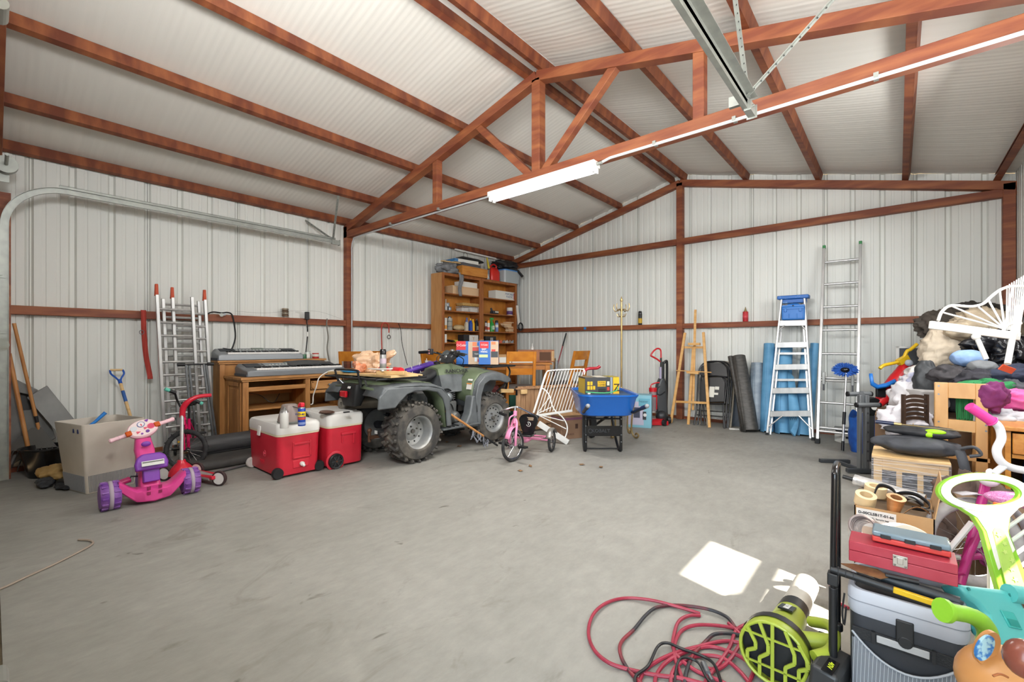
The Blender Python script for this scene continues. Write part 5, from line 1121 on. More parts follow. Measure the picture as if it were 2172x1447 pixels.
for px_, h_, c_, cc, lb in ((986, .20, 'C4BCA8', '1D3E8C', 'white oil bottle with blue cap on the third shelf'), (991, .25, '8C8F96', '2A52A8', 'silver bottle with blue cap on the third shelf'), (995, .235, '1E4AA0', 'E8B020', 'blue oil bottle on the third shelf, left of the yellow one'), (1000, .225, 'E0A81C', 'E8B020', 'yellow oil bottle on the third shelf'), (1008, .24, '232428', '232428', 'fat black oil bottle at the right end of the third shelf')):
    t = thing('oil_bottle', lb, 'bottle', (BX - .08 - (.05 if px_ in (991,) else 0), Yp(px_), z)); w_ = .05 if px_ < 1004 else .085
    obj('body', M().loft([[(x, y, zz) for x, y in rrect(.07 * k_, w_ * k_, .012 * k_, 3)] for zz, k_ in ((0, 1), (h_ * .62, 1), (h_ * .8, .6), (h_ * .85, .4))]), K(c_, .4), t, sm=True); obj('cap', M().cyl((0, 0, h_ * .85), (0, 0, h_), .015), K(cc, .4), t, sm=True)
    if px_ > 1004: obj('label', M().box((.036, 0, .06), (.002, .05, .07)), K('A89C84', .5), t)
z = 1.265
t = thing('head_lamp', 'black strap headlamp lying on the fourth shelf', 'headlamp', (BX - .1, Yp(955), z)); obj('strap', M().ring((0, 0, .03), (0, .2, 1), .07, .012, 24, 6), blk, t, sm=True); obj('lamp', M().box((.05, .06, .03), (.04, .1, .04)), K('C8B838', .5), t, bev=.006)
can('aerosol', 'white spray can at the left end of the fourth shelf', 'spray can', (BX - .05, Yp(939.5), z), .024, .15, offw)
def pbox(name, label, cat, c, d, ma, rz, items, ma_side=None):
    """printed carton: items = (x0,x1,z0,z1,colour) flat print patches on the -Y face in fractions"""
    t = bx(name, label, cat, c, d, ma, rz)
    for i, (a, b_, e, f, col) in enumerate(items):
        obj('print', M().bb(-d[0] / 2 + a * d[0], -d[0] / 2 + b_ * d[0], -d[1] / 2 - .0012 - .0003 * i, -d[1] / 2 + .0, e * d[2], f * d[2]), K(col, .45), t)
    return t
t = pbox('appliance_box', 'long black and white carton on the fourth shelf', 'box', (BX - .1, Yp(994), z), (.44, .16, .15), K('222326', .5), R(90), [(.32, .85, .05, .95, 'D8D6D0')]); text('Y', .1, (.03, -.083, .075), (R(90), 0, 0), K('B08A5A', .5), t)
t = pbox('appliance_box', 'black carton with white small print left of the spray nozzle', 'box', (BX - .1, Yp(1034), z), (.30, .15, .13), K('202124', .5), R(90), [(.45, .52, .2, .8, 'BDBDBA'), (.56, .62, .2, .8, 'BDBDBA'), (.66, .7, .2, .8, 'BDBDBA')])
t = thing('tape_roll', 'brown packing tape roll in front of the long carton', 'tape', (BX + .0 - .02, Yp(1012), z)); obj('roll', M().lathe([(.035, 0), (.06, 0), (.06, .07), (.035, .07)], n=24, close=True), K('A8805E', .5), t, sm=True)
# second bookcase
t = pbox('storage_carton', 'white long carton with blue print on the corner bookcase top shelf', 'box', (BX - .13, Yp(1067), 2.151), (.64, .20, .17), offw, R(90), [(.86, .98, .1, .9, 'C86A6A')])
text('PORTABLE\nPLASTIC', .055, (.10, -.102, .09), (R(90), 0, 0), K('3C6090', .5), t)
t = thing('drill_gadget', 'dark battery gadget on the corner bookcase second shelf', 'tool', (BX - .1, Yp(1047), 1.841)); obj('body', M().box((0, 0, .04), (.10, .16, .06)).cyl((0, -.06, .04), (0, -.1, .12), .02), K('34363C', .5), t, bev=.01); obj('label', M().box((.052, .02, .045), (.002, .1, .03)), K('C9C4B4', .5), t)
can('plastic_tub', 'white tub with purple label on the corner bookcase', 'tub', (BX - .08, Yp(1078), 1.841), .062, .16, offw, [(.1, .55, K('5A3A70', .5)), (.6, .62, K('888', .5) if 0 else K('888888', .5))])
z = 1.488
can('spray_can', 'slim dark red spray can at the left end of the corner bookcase', 'spray can', (BX - .06, Yp(1026), z), .02, .17, K('C8C2BC', .4), [(.2, .6, K('7A2A20', .5))], (.018, .03, blk))
can('spray_can', 'white can with orange top beside the green sprayer', 'spray can', (BX - .06, Yp(1031.5), z), .028, .17, offw, [(.2, .5, K('C84A2A', .5))], (.026, .05, K('E8901C', .4)))
t = thing('trigger_sprayer', 'green trigger spray bottle on the corner bookcase', 'spray bottle', (BX - .07, Yp(1039), z)); obj('bottle', M().lathe([(0, 0), (.05, 0), (.055, .08), (.045, .15), (.018, .2), (.018, .23), (0, .23)], n=20), K('1E9038', .3), t, sm=True); obj('trigger_head', M().box((0, 0, .255), (.03, .09, .04)).box((0, -.035, .22), (.012, .012, .05), (.4, 0, 0)), K('28A048', .35), t, bev=.006); obj('label', M().box((.051, 0, .08), (.006, .06, .08)), K('C8DCC0', .5), t, bev=.002)
can('spray_can', 'blue and white spray can with black cap, right of the green sprayer', 'spray can', (BX - .06, Yp(1049), z), .034, .18, K('6C84B4', .4), [(.5, .8, offw)], (.032, .05, blk))
for k, (px_, dz, w_) in enumerate(((1077, .192, .22), (1072, .168, .26), (1072, .145, .26), (1073, .122, .20), (1081, .0, .20), (1081, .026, .24), (1082, .052, .22), (1080, .078, .2), (1078, .1, .24))):
    if k < 4: pass
    t = thing('wood_block', ['topmost short offcut of the pile, pinkish wood', 'long upper offcut second from the top of the pile', 'long upper offcut third from the top of the pile', 'offcut fourth from the top of the pile', 'lowest offcut of the pile resting on the shelf', 'offcut second from the bottom of the pile', 'offcut third from the bottom of the pile', 'offcut fourth from the bottom of the pile', 'middle offcut of the pile under the long ones'][k], 'wood', (BX - .1, Yp(px_), z + (dz if k > 3 else dz - .0)), group='wood offcuts piled on the bookcase'); obj('block', M().box((0, 0, .011), (.09, w_, .022), (0, 0, .1 * (k % 3 - 1))), [K('D2AE88', .7), K('C89A6E', .7), K('DCC09C', .7)][k % 3], t, bev=.002)
z = 1.265; random.seed(9)
for k in range(7):
    px_ = 1050 + 6.4 * k; c_ = ['8C8C88', 'D86A50', '6E7478', 'C9C6BE', '9A8E80', '7E848A', 'B4AEA4'][k]
    t = thing('hardware_pack', ['grey nozzle fitting', 'orange blister pack', 'slate socket set', 'white blister pack', 'tan hardware bag', 'steel bracket pack', 'clear bag of screws'][k] + ' on the corner bookcase fourth shelf', 'hardware', (BX - .08, Yp(px_), z)); obj('pack', M().box((0, 0, .02), (.09, .07, .035 + .015 * (k % 2)), (0, .1, .3 * (k % 3))).cyl((.02, 0, .02), (.03, .02, .06), .012), K(c_, .5), t, bev=.005)
# on top of the bookcases
z = 2.501
TX = BX - .13
t = bx('drawer_box', 'honey oak drawer box upside down on the nearer bookcase', 'drawer', (TX + .05, onX(1000, 580, TX).y - .12, z), (.36, .66, .15), oakh, R(0)); obj('top_edge', M().bb(-.19, .19, -.34, .34, .15, .162), oakh, t)
z2 = z + .166
t = bx('board_game_box', 'dark grey flat box on the oak drawer box', 'box', (TX + .03, onX(985, 570, TX).y, z2), (.32, .50, .06), K('55565A', .6), R(6)); t = bx('board_game_box', 'white flat box with blue end on the dark flat box', 'box', (TX + .02, onX(978, 560, TX).y, z2 + .064), (.30, .56, .06), offw, R(-5)); obj('blue_end', M().bb(-.151, .152, -.281, -.2, .004, .056), K('3A7AB0', .5), t)
t = thing('roller_blade_case', 'black angular plastic lid topping the pile of flat boxes', 'case', (TX + .02, onX(990, 552, TX).y, z2 + .128)); obj('lid', M().loft([[(x, y, z_) for x, y in rrect(.3 * k_, .62 * k_, .03, 3)] for z_, k_ in ((0, 1), (.02, .98), (.06, .7), (.075, .3))]), blk, t, bev=.003); obj('wire_loop', M().ring((0, -.05, .10), (1, .2, 0), .07, .004, 24, 5), K('6E6A60', .5, .4), t, sm=True)
blob('grey_cloth', 'crumpled grey cloth draped at the left end of the nearer bookcase', 'cloth', (TX + .04, onX(945, 570, TX).y, z), (.14, .24, .10), mat('grey cloth', '6E7072', .85, col2='828486', scale=(10, 10, 10)), 22, .5, 4, fold=.05)
t = thing('hanging_rag', 'grey rag strip hanging from the bookcase top over the first shelf', 'rag', (BX + .03, onX(974, 600, BX).y, 2.5)); obj('rag', M().grid(5, 10, lambda u, v: (.015 + .01 * math.sin(6 * u + 3 * v), -.06 + .12 * u * (1 - .4 * v) + .02 * math.sin(7 * v), .03 - .42 * v)), mat('grey cloth', '6E7072', .85), t, sm=True, solid=.004)
t = thing('planer_strip', 'pale wooden strip poking left from the pile on the bookcase', 'stick', (BX + .02, onX(945, 563, TX).y, z + .19)); obj('strip', M().beam((0, -.22, 0), (-.02, .25, .02), .05, .015), palewood, t)
t = thing('fuel_can', 'red plastic fuel can with yellow spout on the bookcases', 'fuel can', (TX, onX(1045, 580, TX).y, z)); obj('tank', M().loft([[(x, y, z_) for x, y in rrect(.2 * k_, .26 * k_, .05 * k_, 4)] for z_, k_ in ((0, .95), (.02, 1), (.18, 1), (.25, .75), (.28, .4))]), K('CC2A22', .35), t, sm=True); obj('handle', M().tube(smooth([(0, .11, .2), (0, .10, .32), (0, .02, .345), (0, -.06, .30), (0, -.08, .25)], 5), .017, 10), K('CC2A22', .35), t, sm=True); obj('spout', M().cyl((0, -.1, .22), (0, -.17, .46), .022, .014), K('D8C020', .4), t, sm=True); obj('cap', M().cyl((0, -.09, .2), (0, -.105, .25), .035), blk, t, sm=True)
can('silver_tin', 'silver cylinder can in front of the red fuel can', 'can', (BX - .03, onX(1034, 580, BX - .03).y, z), .045, .19, K('A4A6A8', .3, .7), [(.3, .34, K('6E7072', .5)), (.6, .64, K('6E7072', .5))])
t = thing('storage_tote', 'clear plastic tote with blue lid on the corner bookcase', 'tote', (TX, onX(1075, 580, TX).y, z)); obj('tub', M().loft([[(x, y, z_) for x, y in rrect(.30 + e, .46 + e, .05, 4)] for z_, e in ((0, 0), (.24, .05))]), K('A5ACAE', .25), t, sm=True); obj('lid', M().loft([[(x, y, z_) for x, y in rrect(.36 + e, .52 + e, .06, 4)] for z_, e in ((.24, 0), (.262, 0), (.275, -.05))]), K('4A86C8', .4), t, sm=True)
blob('black_bag', 'limp black bag slumped on the blue lidded tote', 'bag', (TX + .02, onX(1070, 560, TX).y, z + .28), (.17, .34, .09), mat('black nylon', '1C1D1F', .5, col2='2A2B2D', scale=(9, 9, 9)), 31, .4, 3, sub='bag', fold=.05)
t = thing('trailing_strap', 'black strap of the bag trailing over the right end of the bookcase', 'strap', (BX + .02, 7.1, z + .27)); obj('strap', M().tube(smooth([(-.1, -.2, .02), (.0, .02, .02), (.04, .1, -.04), (.08, .16, -.12)], 5), .028, 7), blk, t, sm=True)
t = thing('coiled_cable', 'coiled black cable hanging at the side of the corner bookcase', 'cable', (BX + .05, 7.2, 1.55)); obj('coil', M().ring((0, .05, .06), (1, .1, 0), .075, .016, 24, 6), blk, t, sm=True); obj('paper', M().beam((0, 0, .1), (-.03, -.03, .5), .02, .06), offw, t)
# ================================================================= DINING SET (turned to the walls)
def cf(d, lat, z=0): p = Fv * d + Rv * lat; return V((p.x, p.y, z))
t = thing('dining_table', 'counter height orange wood table heaped with cartons', 'table', tuple(cf(7.65, -.12)), YAW)
obj('tabletop', M().box((0, 0, .915), (1.55, .75, .03)), chairwood, t, bev=.005); obj('apron', M().box((0, -.33, .86), (1.45, .02, .085)).box((0, .33, .86), (1.45, .02, .085)), chairwood, t)
obj('apron_side', M().box((.72, 0, .86), (.02, .66, .085)).box((-.72, 0, .86), (.02, .66, .085)), chairwood, t)
for x in (-.70, .70):
    for y in (-.32, .32): obj('leg', M().box((x, y, .45), (.075, .075, .90)), chairwood, t, bev=.004)
def chair(label, c, rz):
    t = thing('dining_chair', label, 'chair', tuple(c), rz, 'orange wood counter height dining chairs')
    for s_ in (-1, 1):
        obj('rear_post', M().loft([[(s_ * .19 + x, y + dy, z) for x, y in rrect(.042, w_, .006, 2)] for z, dy, w_ in ((0, .03, .045), (.3, 0, .05), (.60, -.0, .055), (.85, -.03, .05), (1.13, -.095, .04))]), chairwood, t, sm=True)
        obj('front_leg', M().box((s_ * .19, .38, .29), (.045, .045, .58)), chairwood, t, bev=.003)
        obj('side_rail', M().box((s_ * .19, .19, .545), (.025, .36, .06)).box((s_ * .19, .19, .2), (.022, .36, .03)), chairwood, t, bev=.002)
    def rail(z0, z1, nm):
        yy = lambda z: -.03 - (z - .85) * .232
        obj(nm, M().loft([[(x, yy(z0) - .02 * math.cos(x / .19 * 1.5) + e, z0), (x, yy(z1) - .02 * math.cos(x / .19 * 1.5) + e, z1)][::1] + [(x, yy(z1) - .02 * math.cos(x / .19 * 1.5) - e, z1), (x, yy(z0) - .02 * math.cos(x / .19 * 1.5) - e, z0)] for x in [-.175 + .35 * k / 8 for k in range(9)] for e in (.009,)]), chairwood, t, sm=True)
    rail(.99, 1.13, 'top_rail'); rail(.80, .89, 'back_slat')
    obj('front_rail', M().box((0, .39, .545), (.36, .025, .06)).box((0, .39, .25), (.36, .022, .04)).box((0, .0, .545), (.36, .025, .06)), chairwood, t, bev=.002)
    obj('seat_cushion', M().loft([[(x, y, z) for x, y in rrect(.44 - e, .44 - e, .06, 4, 0, .2)] for z, e in ((.575, .03), (.59, 0), (.615, 0), (.632, .05), (.637, .14))]), mat('brown seat vinyl', '55504C', .55), t, sm=True)
    return t
chair('orange wood dining chair with back to the quad, before the table of cartons', cf(6.35, .12) , YAW + R(8))
chair('orange wood dining chair nearest the steel column on the left wall', cf(6.45, -2.28), YAW + R(4)).scale = (.88, .9, 1)
chair('orange wood dining chair against the left wall right of the tan plastic bag', cf(6.9, -2.07), YAW + R(-14)).scale = (.82, .9, 1)
chair('orange wood dining chair half hidden by the quad handlebar', cf(6.75, -1.15), YAW - R(28))
chair('orange wood dining chair at the far right behind the white bed rail', cf(7.1, 1.03), YAW + R(48))
def tb(px, d, z=.931): r_ = ray(px); return V((r_[0] * d, r_[1] * d, z))
bx('open_carton', 'brown carton with raised flap on the table behind the mop boxes', 'box', tb(1066, 7.55), (.30, .22, .12), card, YAW, lid=(.012, card))
bx('white_carton', 'long white carton on the table right of the mop boxes', 'box', tb(1072, 7.36), (.20, .12, .09), offw, YAW)
bx('white_tray', 'thin white tray lying on the table behind the dining chair', 'tray', tb(1108, 7.40), (.34, .16, .02), offw, YAW)
t = bx('drawer_cabinet', 'dark brown open drawer cabinet standing on the table end', 'cabinet', tb(1136, 7.75), (.62, .30, .21), bookwood, YAW); obj('opening', M().bb(.06, .25, -.153, -.148, .03, .17), K('5A3A22', .7), t); obj('drawer_fronts', M().bb(.265, .285, -.16, -.14, .02, .19).bb(.292, .305, -.16, -.14, .02, .19), palewood, t)
t = thing('glue_bottle', 'white pointed glue bottle standing on the drawer cabinet', 'bottle', tb(1129, 7.75, 1.142)); obj('body', M().lathe([(0, 0), (.025, 0), (.025, .03), (.03, .035), (.01, .05), (.004, .11), (0, .112)], n=14), white, t, sm=True)
for k, (a, b_) in enumerate(((1165, 7.95), (1171, 8.05))):
    t = thing('leaning_board', ['brown panel leaning against the table end', 'thin grey framed panel leaning behind the brown one'][k], 'panel', tb(a, b_, .0), YAW - R(8)); obj('sheet', M().box((.05, 0, .5), (.02, .36, .98 - .1 * k), (0, R(6), 0)), [card, steel][k], t, bev=.002)
t = bx('green_tote', 'dark green storage tote under the dining table', 'tote', cf(7.55, .25), (.6, .42, .50), K('1C5240', .45), YAW, bev=.02, lid=(.03, K('1C5240', .45)))
bx('red_cloth_box', 'dark red bag in the shade under the table', 'bag', cf(7.4, -.42), (.4, .3, .55), K('5E1E1E', .7), YAW, bev=.04)
# --- mop cartons on the quad's front rack
bl_ = '2A66B0'
t = pbox('mop_carton', 'blue mop bucket carton with red badge, the wider left one', 'box', (A0.x - .16, A0.y + 1.36, .962), (.35, .18, .31), K(bl_, .4), YAW, [(.0, .36, .62, 1, 'C8252C'), (.46, 1.0, 0, .98, 'C0A488'), (.62, .96, .3, .6, '3E4246'), (.62, .88, .58, .74, 'C43A30'), (.62, .78, .78, .96, 'D87848'), (.8, .97, .8, .96, '2A66B0'), (.70, .80, .12, .3, 'C9D4DC'), (.82, .98, .1, .22, 'C8252C')])
text('O-Cedar', .045, (-.105, -.093, .255), (R(90), 0, 0), white, t, sx=.8); text('Cedar', .03, (.1, -.094, .14), (R(90), 0, 0), white, t, sx=.8)
t = pbox('mop_carton', 'blue mop bucket carton with pale green band, the narrower right one', 'box', (A0.x + .10, A0.y + 1.46, .962), (.26, .16, .315), K(bl_, .4), YAW, [(.06, .50, .68, .96, 'C8252C'), (.6, 1.0, .0, .98, 'C0A488'), (.62, .98, .3, .55, '34383C'), (.65, .85, .55, .64, 'C43A30'), (.64, .86, .84, .96, 'D87848'), (.02, .46, .3, .42, 'C8D898')])
text('O-Cedar', .032, (-.055, -.083, .26), (R(90), 0, 0), white, t, sx=.75); text('EASY\nWRING', .034, (-.06, -.083, .185), (R(90), 0, 0), white, t, sx=.8, bold=.0006)
# ================================================================= CRIB PANEL, BED RAIL, CARTON
t = thing('cedar_gate', 'weathered cedar plank gate panel standing before the dining chair', 'panel', (-3.85, 5.1, 0))
a_, b_ = V((-3.99, 4.72, 0)), V((-3.60, 5.75, 0)); u_ = (b_ - a_).normalized(); L_ = (b_ - a_).length; nn = V((u_.y, -u_.x, 0))
for k in range(15):
    p = a_ + u_ * (L_ * (k + .5) / 15); q = nn * (.002 * (k % 3))
    obj('plank', MW(t).beam(p + q + V((0, 0, .03)), p + q + V((0, 0, .645)), .018, L_ / 15 - .004, up=(u_.y, -u_.x, 0) if 0 else tuple(u_)), cedar, t, bev=.002)
for z_ in (.62, .12): obj('rail', MW(t).beam(a_ - u_ * .02 + nn * .02 + V((0, 0, z_)), b_ + nn * .02 + V((0, 0, z_)), .05, .025), cedar, t, bev=.002)
obj('corner_block', MW(t).box(a_ + u_ * .10 + nn * .045 + V((0, 0, .575)), (.03, .1, .06), (0, 0, math.atan2(u_.y, u_.x) - PI / 2)), palewood, t, bev=.003)
t = thing('timber_arm', 'pale square timber sticking out left of the cedar panel', 'timber', (-4.1, 4.5, .55)); obj('timber', MW(t).beam(onD(1060, 829, 5.98), onD(1088, 829, 6.1), .05, .05), palewood, t, bev=.003); obj('end_strip', MW(t).beam(a_ + V((0, 0, .53)) + nn * .02, a_ + V((0, 0, .65)) + nn * .02, .02, .02), blk, t)
def bedend(name, label, P, bars, rim, fan_c, fan, rails, ma=white, extra=()):
    t = thing(name, label, 'bed rail', tuple(P(*rails[0][0])))
    for a, b, r_ in bars: obj('bar', MW(t).cyl(P(*a), P(*b), r_, n=8), ma, t, sm=True)
    for pts, r_ in rim: obj('tube', MW(t).tube(smooth([P(*q) for q in pts], 5), r_, 10), ma, t, sm=True)
    for q in fan: obj('fan_bar', MW(t).cyl(P(*fan_c), P(*q), .006, n=8), ma, t, sm=True)
    for a, b, w_, h_ in rails: obj('flat_rail', MW(t).beam(P(*a), P(*b), w_, h_), ma, t, bev=.004)
    return t
PP = lambda px, py: onD(px, py, 5.50 + (942 - py) / 157 * .42)
bars = []
for k in range(13):
    f = k / 12; bars.append(((1160 + 78 * f, 790 - 5 * f), (1133 + 79 * f, 876 - 7 * f), .005))
t = bedend('white_bed_end', 'white tubular metal bed end with fan of bars leaning by the tricycle', PP, bars,
       [([(1131, 876), (1150, 815), (1158, 792), (1168, 786), (1200, 784), (1232, 783), (1240, 787), (1239, 795)], .009), ([(1148, 823), (1158, 829), (1167, 843), (1170, 857), (1178, 872), (1192, 884), (1202, 900), (1203, 915), (1199, 928)], .0085)],
       (1138, 879), [(1166, 843), (1169, 864), (1196, 893), (1201, 910)], [((1142, 898), (1205, 939), .03, .07), ((1138, 882), (1214, 871), .02, .03)])
for k in range(13):
    f = k / 12; obj('finial', MW(t).ball(PP(1162 + 76 * f, 787 - 4 * f), .011, n=10, m=6), white, t, sm=True)
t = bx('wine_carton', 'brown carton with purple stripe on the floor behind the bed end', 'box', tb(1202, 5.95, 0), (.33, .26, .30), mat('plain carton', '8E6E56', .85), YAW + R(25), lid=(.006, card))
for sx_, (w_, n_) in ((0, (.33, 0)),): obj('purple_stripe', M().bb(-.166, .166, -.1315, .1315, .245, .275), K('7A4A62', .6), t); obj('logo', M().bb(.05, .09, -.133, -.13, .13, .19), K('4A3228', .7), t); text('STATE BOX', .03, (-.05, -.132, .06), (R(90), 0, 0), K('5A3A32', .7), t)
obj('flap', M().box((-.05, -.05, .32), (.2, .10, .004), (.5, 0, 0)), card, t)
# ================================================================= PINK TRICYCLE
tpk = K('E08AAE', .35)
f0 = V((-3.05, 3.56, .172)); hd = V((.19, -.55, 0)).normalized(); sd_ = V((-hd.y, hd.x, 0)); ra = f0 - hd * .58; ra.z = 0
t = thing('tricycle', 'pink metal tricycle with chrome bars and black bucket seat', 'tricycle', (ra.x, ra.y, 0))
off = t.matrix_basis.inverted().translation
steer = (sd_ * 1 + hd * .35).normalized()
def wadd(c, ax, R_, tr, n_): o_ = wheel(t, c, ax, R_, tr, n_, rub); o_.location = off; return o_
wadd(f0, steer, .172, .017, 20)
for s_ in (-1, 1):
    c_ = ra + sd_ * .25 * s_ + V((0, 0, .125)); wadd(c_, sd_, .125, .016, 14)
    obj('fender', MW(t).loft([[c_ + sd_ * (w_ * .032) + (hd * math.cos(a) + V((0, 0, 1)) * math.sin(a)) * (.14 + (.006 if abs(w_) < 1 else -.006)) for w_ in (-1, -.4, .4, 1)] for a in [R(20 + 12 * k) for k in range(12)]], close=False, cap=False), K('A8A49C', .3, .6), t, sm=True, solid=.003)
hub_top = f0 + V((0, 0, .25)) - hd * .05
for s_ in (-1, 1): obj('fork_leg', MW(t).tube(smooth([f0 + steer * .035 * s_, f0 + steer * .04 * s_ + V((0, 0, .1)), hub_top + steer * .03 * s_ + V((0, 0, -.02)), hub_top + V((0, 0, .02))], 4), .013, 8), tpk, t, sm=True)
obj('front_fender', MW(t).loft([[f0 + steer * (w_ * .03) + (hd * math.cos(a) + V((0, 0, 1)) * math.sin(a)) * .192 for w_ in (-1, -.4, .4, 1)] for a in [R(30 + 12 * k) for k in range(9)]], close=False, cap=False), tpk, t, sm=True, solid=.003)
obj('head_tube', MW(t).cyl(hub_top - V((0, 0, .03)), hub_top + V((0, 0, .1)) - hd * .02, .02), tpk, t, sm=True); obj('head_clamp', MW(t).cyl(hub_top + V((0, 0, .03)), hub_top + V((0, 0, .05)), .0225), chrome, t, sm=True)
obj('bow_tube', MW(t).tube(smooth([hub_top + V((0, 0, .06)), hub_top + hd * .07 + V((0, 0, .03)) + sd_ * -.03, f0 + steer * -.06 + V((0, 0, .15)), f0 - steer * .06 + V((0, 0, .02))], 4), .008, 8), tpk, t, sm=True)
obj('main_tube', MW(t).tube(smooth([hub_top, hub_top - hd * .08 + V((0, 0, -.12)), ra + hd * .25 + V((0, 0, .15)), ra + V((0, 0, .13))], 5), .019, 10), tpk, t, sm=True)
obj('rear_axle', MW(t).cyl(ra + sd_ * .26 + V((0, 0, .125)), ra - sd_ * .26 + V((0, 0, .125)), .009), tpk, t, sm=True); obj('rear_step', MW(t).tube([ra + sd_ * .2 + V((0, 0, .16)) - hd * .03, ra - sd_ * .2 + V((0, 0, .16)) - hd * .03, ra - sd_ * .15 + V((0, 0, .16)) + hd * .1, ra + sd_ * .15 + V((0, 0, .16)) + hd * .1], .010, 8, closed=True), tpk, t, sm=True)
ht = hub_top + V((0, 0, .13)) - hd * .02
gl_, gr_ = ht - steer * -.0 + sd_ * 0, 0
obj('handlebar', MW(t).tube(smooth([onD(1062, 878, 4.78), onD(1068, 870, 4.74), ht + V((0, 0, .01)), ht + V((0, 0, .015)) + (onD(1140, 884, 4.95) - ht) * .3, onD(1138, 884, 4.95)], 6), .010, 8).cyl(hub_top, ht + V((0, 0, .02)), .013), chrome, t, sm=True)
obj('grip', MW(t).tube([onD(1060, 876, 4.78), onD(1073, 881, 4.70)], .017, 10), blk, t, sm=True); obj('grip', MW(t).tube([onD(1122, 878, 4.9), onD(1142, 885, 4.95)], .017, 10), blk, t, sm=True)
sc = onD(1122, 899, 4.93)
A = Matrix.Translation(sc) @ Matrix((tuple(sd_), (0, 0, 1), tuple(hd))).transposed().to_4x4() @ Matrix.Rotation(R(-8), 4, 'X')
sh = rrect(.22, .21, .07, 5); ins = rrect(.12, .035, .016, 5, 0, .055)
obj('seat_back', MW(t).add([A @ V((x * (1 - .25 * (y < 0)), y, .03 * (x / .11) ** 2)) for x, y in sh] + [A @ V((x * (1 - .25 * (y < 0)), y, .03 * (x / .11) ** 2 - .02)) for x, y in sh], [tuple(range(24)), tuple(range(47, 23, -1))] + [(i, (i + 1) % 24, 24 + (i + 1) % 24, 24 + i) for i in range(24)]), blkg, t, bev=.004)
obj('grab_slot', M(t.matrix_basis.inverted() @ A).prism(ins, .008, T_((0, 0, .012))), K('8E7A62', .7), t)
obj('seat_badge', M(t.matrix_basis.inverted() @ A).lathe([(0, .008), (.026, .008), (.026, .012), (0, .012)], (0, -.005, .002), (0, 0, 1), 24), K('E4E2DC', .4), t); obj('badge_face', M(t.matrix_basis.inverted() @ A).lathe([(0, .0125), (.021, .0125), (.021, .0145), (0, .0145)], (0, -.005, .002), (0, 0, 1), 24), blkg, t)
o_ = text('S', .032, (0, 0, 0), (0, 0, 0), K('E4E2DC', .4), t); o_.matrix_local = t.matrix_basis.inverted() @ A @ T_((0, -.005, .018))
obj('seat_pan', MW(t).box(sc - hd * -.10 + V((0, 0, -.10)), (.18, .18, .02), (0, 0, math.atan2(sd_.y, sd_.x))), blkg, t, bev=.01)
for s_ in (-1, 1):
    pp = f0 + steer * .11 * s_ + V((.03 * s_, 0, -.05 * s_ * 0)); o_ = obj('pedal', MW(t).box(pp, (.09, .05, .02), (0, 0, math.atan2(steer.y, steer.x))).ball(pp - steer * .05 * s_, .02, .02, .028), blk, t, bev=.003)
    obj('crank', MW(t).cyl(f0 + steer * .03 * s_, pp, .006), chrome, t)
# ================================================================= WHEELBARROW
t = thing('wheelbarrow', 'blue tub wheelbarrow with black frame holding the yellow tool carton', 'wheelbarrow', (-2.57, 4.58, 0), R(220.1))
bw = K('1A5FB4', .25)
tub = [(w_, l_, z_, y_) for w_, l_, z_, y_ in ((.48, .54, .44, .0), (.56, .66, .46, .0), (.62, .86, .64, -.02), (.66, .92, .675, -.02), (.66, .92, .69, -.02), (.62, .88, .685, -.02), (.60, .83, .655, -.02), (.53, .63, .485, 0), (.47, .52, .46, 0))]
rings = [[(x * (1 - .16 * max(0, -y_ / l_)), yy_ + y_, z_ ) for (x, yy_) in rrect(w_, l_, min(w_, l_) * .22, 6) for y_ in (dy,)] for (w_, l_, z_, dy) in tub]
obj('tub', M().loft(rings), bw, t, sm=True)
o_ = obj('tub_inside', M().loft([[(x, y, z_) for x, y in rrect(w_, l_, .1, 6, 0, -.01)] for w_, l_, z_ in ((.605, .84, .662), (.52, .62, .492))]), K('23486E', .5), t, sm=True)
for s_ in (-1, 1):
    obj('handle', M().tube([(s_ * .07, -.80, .17), (s_ * .20, -.2, .44), (s_ * .27, .35, .50), (s_ * .285, .74, .615)], .017, 10), blk, t, sm=True)
    obj('grip', M().tube([(s_ * .28, .62, .58), (s_ * .287, .76, .62)], .021, 12), K('1E2A4A', .5), t, sm=True); obj('grip_cap', M().ball((s_ * .288, .77, .623), .022), K('8A8C90', .4), t, sm=True)
    lg = obj('leg', M().tube(smooth([(s_ * .21, -.10, .42), (s_ * .205, .02, .40), (s_ * .2, .05, .20), (s_ * .2, .03, .02), (s_ * .2, -.06, .012), (s_ * .19, -.20, .14), (s_ * .17, -.30, .36)], 4), .016, 8), blk, t, sm=True)
    obj('leg_plate', M().box((s_ * .2, .055, .22), (.03, .012, .40), (.03, 0, 0)), blkg, t, bev=.004)
    for z_ in (.12, .2, .3, .38): obj('bolt', M().ball((s_ * .2, .066, z_), .008, .006, .008, 10, 6), steel, t, sm=True)
obj('name_plate', M().box((0, .06, .245), (.40, .01, .115)), blkg, t, bev=.005)
obj('plate_edge', M().bb(-.2, .2, .064, .069, .295, .303).bb(-.2, .2, .064, .069, .187, .195), blkg, t); text('KOBALT', .055, (.03, .0665, .245), (R(90), 0, R(180)), K('3A3C40', .2), t, .0015, bold=.0008); obj('logo', M().ring((.15, .067, .245), (0, 1, 0), .022, .003, 20, 6), K('4A4C50', .3), t)
obj('cross_brace', M().cyl((-.2, .04, .38), (.2, .04, .38), .01), blk, t); obj('cross_brace', M().cyl((-.19, -.05, .02), (.19, -.05, .02), .008), blk, t)
